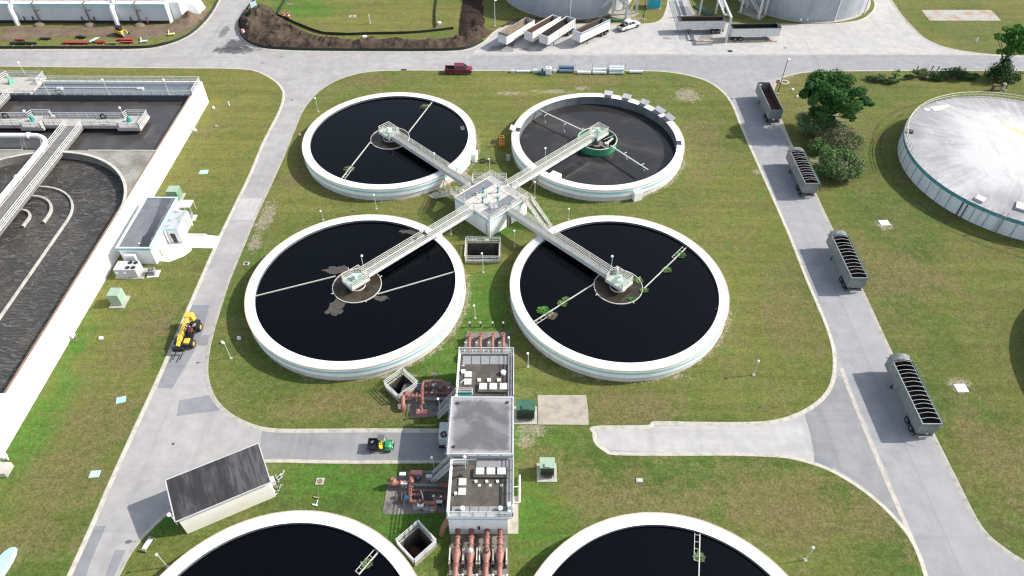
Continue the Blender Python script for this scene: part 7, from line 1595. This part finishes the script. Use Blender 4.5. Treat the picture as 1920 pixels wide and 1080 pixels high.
for px, py, l, s, m_ in ((961, 136, 'pale pipe fitting at the far left of the stored pipes', .8, M_pvc), (1003, 136, 'square pale crate between the thin pipe and the dark valve', .95, M_pvc), (1040, 136, 'low grey crate between the white tote and the blue bundle', .8, M_alu)):
    p = G(px, py); t = thing('crate', l, 'crate', (p.x, p.y, 0), .1, 'crates along the north road'); MB().box((0, 0, s*.35+.08), (s, s*.8, s*.6)).build('box', m_, t, bevel=.05); MB().box((0, 0, .05), (s*1.1, s*.9, .1)).build('pallet', M_stake, t); MB().box((0, 0, s*.66+.1), (s*.7, s*.5, .06)).build('lid', M_mint, t)
p = G(1016, 138); t = thing('gate_valve', 'dark green valve body among the stored pipes', 'valve', (p.x, p.y, 0)); m = MB(); m.cyl((0, 0, 0), .5, .55, 16); m.tube([(-.9, 0, .4), (.9, 0, .4)], .35, 14); m.build('body', M_blpipe, t, smooth=40); m = MB(); m.cyl((.1, .1, .5), .2, .6, 10); m.build('bonnet', M_darkm, t, smooth=40)
p = G(1028, 139); t = thing('tote', 'white plastic tote on a pallet, tallest of the things stored by the north road', 'tote', (p.x, p.y, 0)); MB().b2(-.6, .6, -.55, .55, .15, 1.55).build('body', M_sky, t, bevel=.1); MB().b2(-.65, .65, -.6, .6, 0, .15).build('pallet', M_stake, t); MB().cyl((0, 0, 1.55), .2, .1, 12).build('cap', M_darkm, t)
m = MB()
for i, px in enumerate((1047, 1078, 1110, 1139, 1172)): p = G(px, 131.5); o = MB().bar((0, 0, 0), (0, 0, 1.5), .05).bar((0, 0, 1.5), (.08, 0, 1.5), .05).build('storage_stake', M_darkm); o.location = (p.x, p.y, 0); tag(o, ['first', 'second', 'third', 'fourth', 'fifth'][i]+' thin stake from the left among the stored pipes', 'stake', 'stakes among the stored pipes')
# orange frame beside the drained tank
M_or = paint('orange_steel', (.55, .22, .02), (.45, .2, .05), 2, .5, .5)
p = G(941, 274); t = thing('orange_frame', 'orange steel frame standing on the grass left of the drained tank', 'frame', (p.x, p.y, 0), .1)
for x, y in ((-.5, -.4), (.5, -.4), (.5, .4), (-.5, .4)): MB().bar((x, y, 0), (x*.8, y*.8, 2.1), .09).build('leg', M_or, t)
for z in (.15, .9, 1.5, 2.1):
    f = 1-.2*z/2.1; m = MB(); q = [(-.5*f, -.4*f, z), (.5*f, -.4*f, z), (.5*f, .4*f, z), (-.5*f, .4*f, z)]
    for i in range(4): m.bar(q[i], q[(i+1) % 4], .08)
    m.build('rung', M_or, t)
MB().b2(-.48, .48, -.38, .38, .3, .7).build('basket', M_or, t)
p = G(953, 301); t = thing('electrical_cabinet', 'small grey cabinet in the shade left of the drained tank', 'cabinet', (p.x, p.y, 0)); MB().b2(-.35, .35, -.25, .25, 0, 1.1).build('box', M_conc, t, bevel=.03); MB().b2(-.4, .4, -.3, .3, 1.1, 1.18).build('lid', M_pad, t)
rnd = random.Random(8); p = G(914, 303); m = MB()
for k in range(22): a = Vector((rnd.uniform(-1.4, 1.4), rnd.uniform(-.6, .6), .08)); m.tube([a, a+Vector((rnd.uniform(-.5, .5), rnd.uniform(-.4, .4), rnd.uniform(0, .3))), a+Vector((rnd.uniform(-.8, .8), rnd.uniform(-.5, .5), 0))], .06, 5)
o = m.build('hose_heap', M_darkm); o.location = (p.x, p.y, 0); tag(o, 'dark heap of hoses on the grass behind the valve chamber', 'hoses')
m = MB(); p = G(843, 356); m.bar((-.9, .9, 1.7), (.7, -.6, .05), .12); m.bar((-.9, .9, 1.7), (-1.2, .3, .0), .1); m.bar((.2, .1, .05), (-1.0, -.9, .05), .1); o = m.build('timber_prop', paint('timber', (.42, .20, .10), (.35, .2, .12), 3, .5, .8)); o.location = (p.x, p.y, 0); tag(o, 'reddish timber prop leaning on the wall of the back left tank', 'timber')
m = MB(); p = G(998, 353); m.bar((.8, .8, 1.6), (-.6, -.4, .05), .12); m.bar((.8, .8, 1.6), (.9, .2, .0), .1); o = m.build('timber_prop', paint('timber_b', (.42, .22, .12), (.35, .2, .12), 3, .5, .8)); o.location = (p.x, p.y, 0); tag(o, 'timber prop leaning on the wall of the drained tank', 'timber')

# ------------------------------------------------------------------ covers, plates and markers in the grass
def plate(name, label, px, py, a, b, rz, m_, cat, grp=None, h=.07, ring=None, knob=False):
    p = G(px, py); t = thing(name, label, cat, (p.x, p.y, 0), rz, grp); MB().box((0, 0, h/2), (a, b, h)).build('frame', M_conc if ring else m_, t, bevel=.015)
    if ring: MB().cyl((0, 0, h), min(a, b)*.36, .02, 20).build('lid', ring, t, smooth=40)
    else: MB().box((0, 0, h+.012), (a*.84, b*.84, .024)).build('lid', m_, t)
    if knob: MB().cyl((a*.1, b*.1, h+.02), .07, .05, 10).build('handle', M_darkm, t)
M_tq = paint('turquoise_plate', (.33, .58, .52), (.38, .58, .54), 2, .5, .5); M_pb = paint('pale_blue_plate', (.42, .58, .62), (.36, .48, .5), 2, .5, .5)
plate('utility_cover', 'turquoise square cover on the west lawn, farthest of the three', 382, 323, 1.5, 1.2, .1, M_tq, 'cover', 'turquoise covers')
plate('utility_cover', 'bright turquoise cover on the west lawn, middle of the three', 227, 750, 1.2, 1.0, .3, M_tq, 'cover', 'turquoise covers')
plate('utility_cover', 'pale blue square cover on the west lawn, nearest of the three', 178, 889, 1.2, .95, .1, M_pb, 'cover', 'turquoise covers')
plate('utility_cover', 'white square cover in a bare ring right of the middle trailers', 1658, 418, 1.6, 1.3, .1, M_rim, 'cover', 'white covers on the east lawn')
plate('utility_cover', 'white square cover with a dark knob right of the nearest trailer', 1802, 728, 1.5, 1.3, .05, M_rim, 'cover', 'white covers on the east lawn', knob=True)
plate('manhole', 'white square manhole with a dark centre beside the west road', 462, 495, .95, .75, 0, M_rim, 'manhole', None, .12, M_darkm)
plate('manhole', 'square concrete manhole with a brown round lid before the bottom left tank', 600, 903, .95, .9, 0, M_conc, 'manhole', None, .1, paint('rusty_lid', (.22, .13, .08), (.16, .1, .07), 3, .5, .8))
plate('manhole', 'small pale manhole before the bottom right tank', 1199, 901, .8, .55, 0, M_conc, 'manhole', None, .1, M_alu)
plate('manhole', 'round manhole cover in the shade before the valve chamber', 881, 446, .95, .95, 0, M_conc, 'manhole', None, .03, M_darkm)
plate('drain_grate', 'rusty drain grate near the left of the green field', 543, 8, 1.5, 1.2, 0, paint('rusty_grate', (.22, .14, .10), (.15, .1, .08), 3, .5, .8), 'grate'); plate('drain_grate', 'rusty drain grate in the middle of the green field', 661, 31, 1.6, 1.3, 0, M_conc, 'grate', None, .08, paint('rusty_grate_b', (.22, .14, .10), (.15, .1, .08), 3, .5, .8))
plate('drain_grate', 'black storm drain in the kerb of the north road left of the red pickup', 757, 131, 1.2, .5, 0, M_black, 'grate', None, .06)
for px, py, z, l in ((1369, 96, ROAD, 'black square drain grate on the apron in front of the gantry'), (1472, 90, ROAD, 'small dark drain on the apron right of the gantry')):
    p = G(px, py, z); o = MB().box((0, 0, .012), (1.0 if px < 1400 else .7, .9 if px < 1400 else .3, .04)).build('drain_grate', M_black); o.location = (p.x, p.y, z+.01); tag(o, l, 'grate')
p = G(1659, 862, ROAD)
small = [(190, 635, .55, .42, .28, M_rim, 'white valve box on the west lawn below the pale green transformer'), (1486, 169, .55, .4, .3, M_rim, 'white box nearest the no entry sign'), (1495, 182, .6, .4, .3, M_rim, 'white box left of the large oak'), (1858, 147, .6, .4, .25, M_rim, 'white box at the foot of the dark shrub by the leaning tree'),
         (401, 204, .4, .4, .45, M_rim, 'white box on the grass by the far corner of the basin wall'), (406, 238, .4, .35, .3, M_conc, 'small pale box on the west lawn halfway along the basin'), (430, 198, .2, .2, .9, M_rim, 'thin white marker post left of the west road curve'), (1830, 79, .25, .25, 1.0, M_rim, 'thin white marker on the lawn at the top right'),
         (694, 44, .25, .25, 2.2, M_rim, 'tall white marker post in the green field'), (684, 71, 1.0, .6, .5, M_rim, 'white sack at the edge of the dug soil'), (824, 45, .9, .8, .5, M_rim, 'white concrete stub right of the short silt fence'), (563, 254, .4, .35, .3, M_rim, 'white box left of the back left tank'),
         (449, 636, .5, .3, .5, M_rim, 'white meter box at the foot of the front left tank'), (417, 643, .3, .3, .3, M_rim, 'small white box beside the post lamp by the west road'), (1501, 40, .5, .3, .7, M_rim, 'white hydrant stub on the grass before the right digester'), (1513, 40.5, .3, .3, .9, M_rim, 'white marker post before the right digester'), (729, 980, 0, 0, 0, None, '')]
for px, py, a, b, h, m_, l in small:
    if not a: continue
    p = G(px, py); o = MB().box((0, 0, h/2), (a, b, h), 0, .92).box((0, 0, h+.03), (a*.7, b*.7, .06)).build('marker_box' if h < .8 else 'marker_post', m_, bevel=.03); o.location = (p.x, p.y, 0); o.rotation_euler = (0, 0, .2); tag(o, l, 'box' if h < .8 else 'post')
p = G(278, 1022); t = thing('sandwich_board', 'white board with brown wooden ends on the grass below the shed', 'board', (p.x, p.y, 0), radians(75)); MB().box((0, 0, .3), (1.2, .55, .06)).build('board', M_sky, t); 
for s in (-.75, .75): MB().box((s, 0, .2), (.12, .7, .4)).build('end_frame', M_stake, t)
for px, py, l in ((593, 934, 'upper brown timber bit on the grass before the bottom left tank'), (591, 948, 'lower white fitting at the rim of the bottom left tank')):
    p = G(px, py); o = MB().bar((-.3, .1, .1), (.3, -.05, .12), .16).bar((.1, .2, .0), (.3, .4, .5), .1).build('fitting', M_stake if py < 940 else M_rim); o.location = (p.x, p.y, 0); tag(o, l, 'fitting')
p = G(976, 915); o = MB().tube([(0, -2.0, .35), (0, 1.5, .35)], .11, 8).tube([(0, -.6, .35), (0, -.3, .35)], .15, 8).tube([(0, 0, .3), (-1.2, 0, .3)], .06, 6).tube([(0, -2.0, .3), (-1.0, -2.0, .3)], .05, 6).build('white_pipe', M_rim, smooth=50); o.location = (p.x-.1, p.y, 0); tag(o, 'thin white pipe lying on the grass right of the southern pump house', 'pipe')
plate('sign_plate', 'small pale square plate above the southern tilted pit', 783, 980, .55, .5, .7, M_pb, 'plate')
for px, py, l, c in ((533, 33, 'left red barrel behind the silt fence of the field', (.50, .07, .05)), (541, 33.5, 'right red barrel behind the silt fence of the field', (.50, .07, .05)), (457, 64, 'red and white barrel on the heaped soil by the branch road', (.60, .30, .30))):
    p = G(px, py); mm = paint('barrel_red', c, tuple(x*.8 for x in c), 2, .4, .5); t = thing('barrel', l, 'barrel', (p.x, p.y, .1), 0, 'traffic barrels'); m = MB(); m.lathe([(.01, 0), (.42, 0), (.40, .4), (.42, .42), (.40, .8), (.34, 1.05), (.01, 1.1)], 16); m.build('drum', mm, t, smooth=40); MB().lathe([(.425, .5), (.415, .72)], 16).build('band', M_sky, t)
p = G(478, 18); o = MB().box((0, 0, .9), (1.5, .08, 1.4)).bar((-.5, 0, 0), (-.5, .4, 1.5), .07).bar((.5, 0, 0), (.5, .4, 1.5), .07).build('site_board', M_pb); o.location = (p.x, p.y, .3); o.rotation_euler = (-.3, 0, .5); tag(o, 'pale site board standing on top of the heaped soil', 'board')
M_redb = paint('red_oxide', (.30, .05, .035), (.22, .05, .04), 1.5, .5, .6)
for k, (px, py, L, wd, m_, l) in enumerate(((144, 82, 5.8, 1.0, M_redb, 'largest red steel beam on the grass below the far tank building'), (187, 79.5, 2.6, .5, M_redb, 'short red beam right of the largest one'), (188, 82, 2.4, .4, M_redb, 'lower short red beam right of the largest one'), (236, 76.5, 3.6, .8, M_redb, 'red beams stacked right of the track loader shadow'), (238, 81.5, 3.0, .5, M_redb, 'lowest red beam near the curved silt fence'), (211, 83.5, 2.6, .3, M_stake, 'thin brown beam between the red ones'), (86, 74.5, 2.6, .5, M_darkm, 'dark steel frame lying on the grass at the top left'), (38, 77, 2.3, .3, M_redb, 'thin rusty beam at the far left on the grass'), (45, 84, 6.0, 1.0, M_silt, 'rolled dark green fabric beside the silt fence at the far left'), (153, 72.5, 2.4, .5, M_silt, 'dark fabric strip on the soil edge above the red beam'))):
    p = G(px, py); t = thing('steel_beam' if m_ is not M_silt else 'fabric_roll', l, 'beam' if m_ is not M_silt else 'fabric', (p.x, p.y, .1), .02*(k % 3-1), 'beams and rolls laid out by the dig')
    if m_ is M_silt: m = MB(); m.tube([(-L/2, 0, .3), (0, .1, .34), (L/2, 0, .28)], [.25, .36, .22], 10); m.build('roll', m_, t, smooth=50)
    else: m = MB(); m.b2(-L/2, L/2, -wd/2, wd/2, .32, .4); m.b2(-L/2, L/2, -.05, .05, .06, .32); m.b2(-L/2, L/2, -wd/2, wd/2, 0, .06); m.build('beam', m_, t)
    for s in (-.35, .35): MB().box((s*L, 0, -.05), (.15, wd+.6, .14)).build('timber', M_stake, t)
p = G(176, 78); o = MB().box((0, 0, .35), (.7, 2.4, .1), -.4).box((.5, .1, .45), (.4, 2.2, .1), -.4).build('metal_sheet', M_tq); o.location = (p.x, p.y, .1); tag(o, 'pale turquoise metal sheets leaning between the red beams', 'metal sheet')
for px, py, l, m_ in ((270, 79.5, 'mint sack with a stake near the curved silt fence', M_mint), (322, 66, 'yellow bent plastic sheet on the bare soil', paint('pale_yellow', (.60, .52, .25), (.5, .42, .2)))):
    p = G(px, py); o = MB().box((0, 0, .2), (1.6, .7, .3), .3).bar((-.8, .5, .1), (-1.2, 1.6, .4), .25).build('debris', m_, bevel=.1); o.location = (p.x, p.y, .1); tag(o, l, 'debris')
# machinery behind the covered reservoir
p = G(1867, 170); t = thing('pump_skid', 'small rusty pump with a grey valve behind the covered reservoir', 'pump', (p.x, p.y, 0)); m = MB(); m.cyl((-.8, 0, 0), .35, 1.4, 10); m.bar((-.8, 0, 1.2), (1.2, .1, 1.0), .35); m.build('pump', paint('rust_dark', (.12, .08, .06), (.18, .12, .1), 2, .5, .8), t, smooth=50); m = MB(); m.cyl((1.1, .1, 0), .3, 1.1, 10); m.sph((1.2, .1, 1.5), .45, 10, 6, .5); m.build('valve', M_conc, t, smooth=50)
# dark green pipes lying between the digesters
p = G(1318, 20); t = thing('pipe_rack', 'bundle of dark green pipes lying on the shaded grass between the digesters', 'pipe', (p.x, p.y, 0), radians(115))
for k in range(5): m = MB(); m.tube([(-3, -.8+k*.4, .2), (3, -.8+k*.4+.1*(k % 2), .2)], .16, 8); m.build('pipe', M_dkgreen, t, smooth=40)
p = G(1162, 41); t = thing('green_hose', 'green hose lying beside the white pickup', 'hose', (p.x, p.y, 0)); m = MB(); m.tube([(-2.6, .8, .1), (-1.4, .3, .35), (-.2, .5, .3), (1.0, .1, .5), (1.6, -.5, .2)], .22, 8); m.build('hose', M_green, t, smooth=50); m = MB(); m.tube([(-8, -1.2, .1), (-5, -.6, .12), (-2.6, .8, .1)], .12, 6); m.build('hose_end', M_green, t, smooth=50)
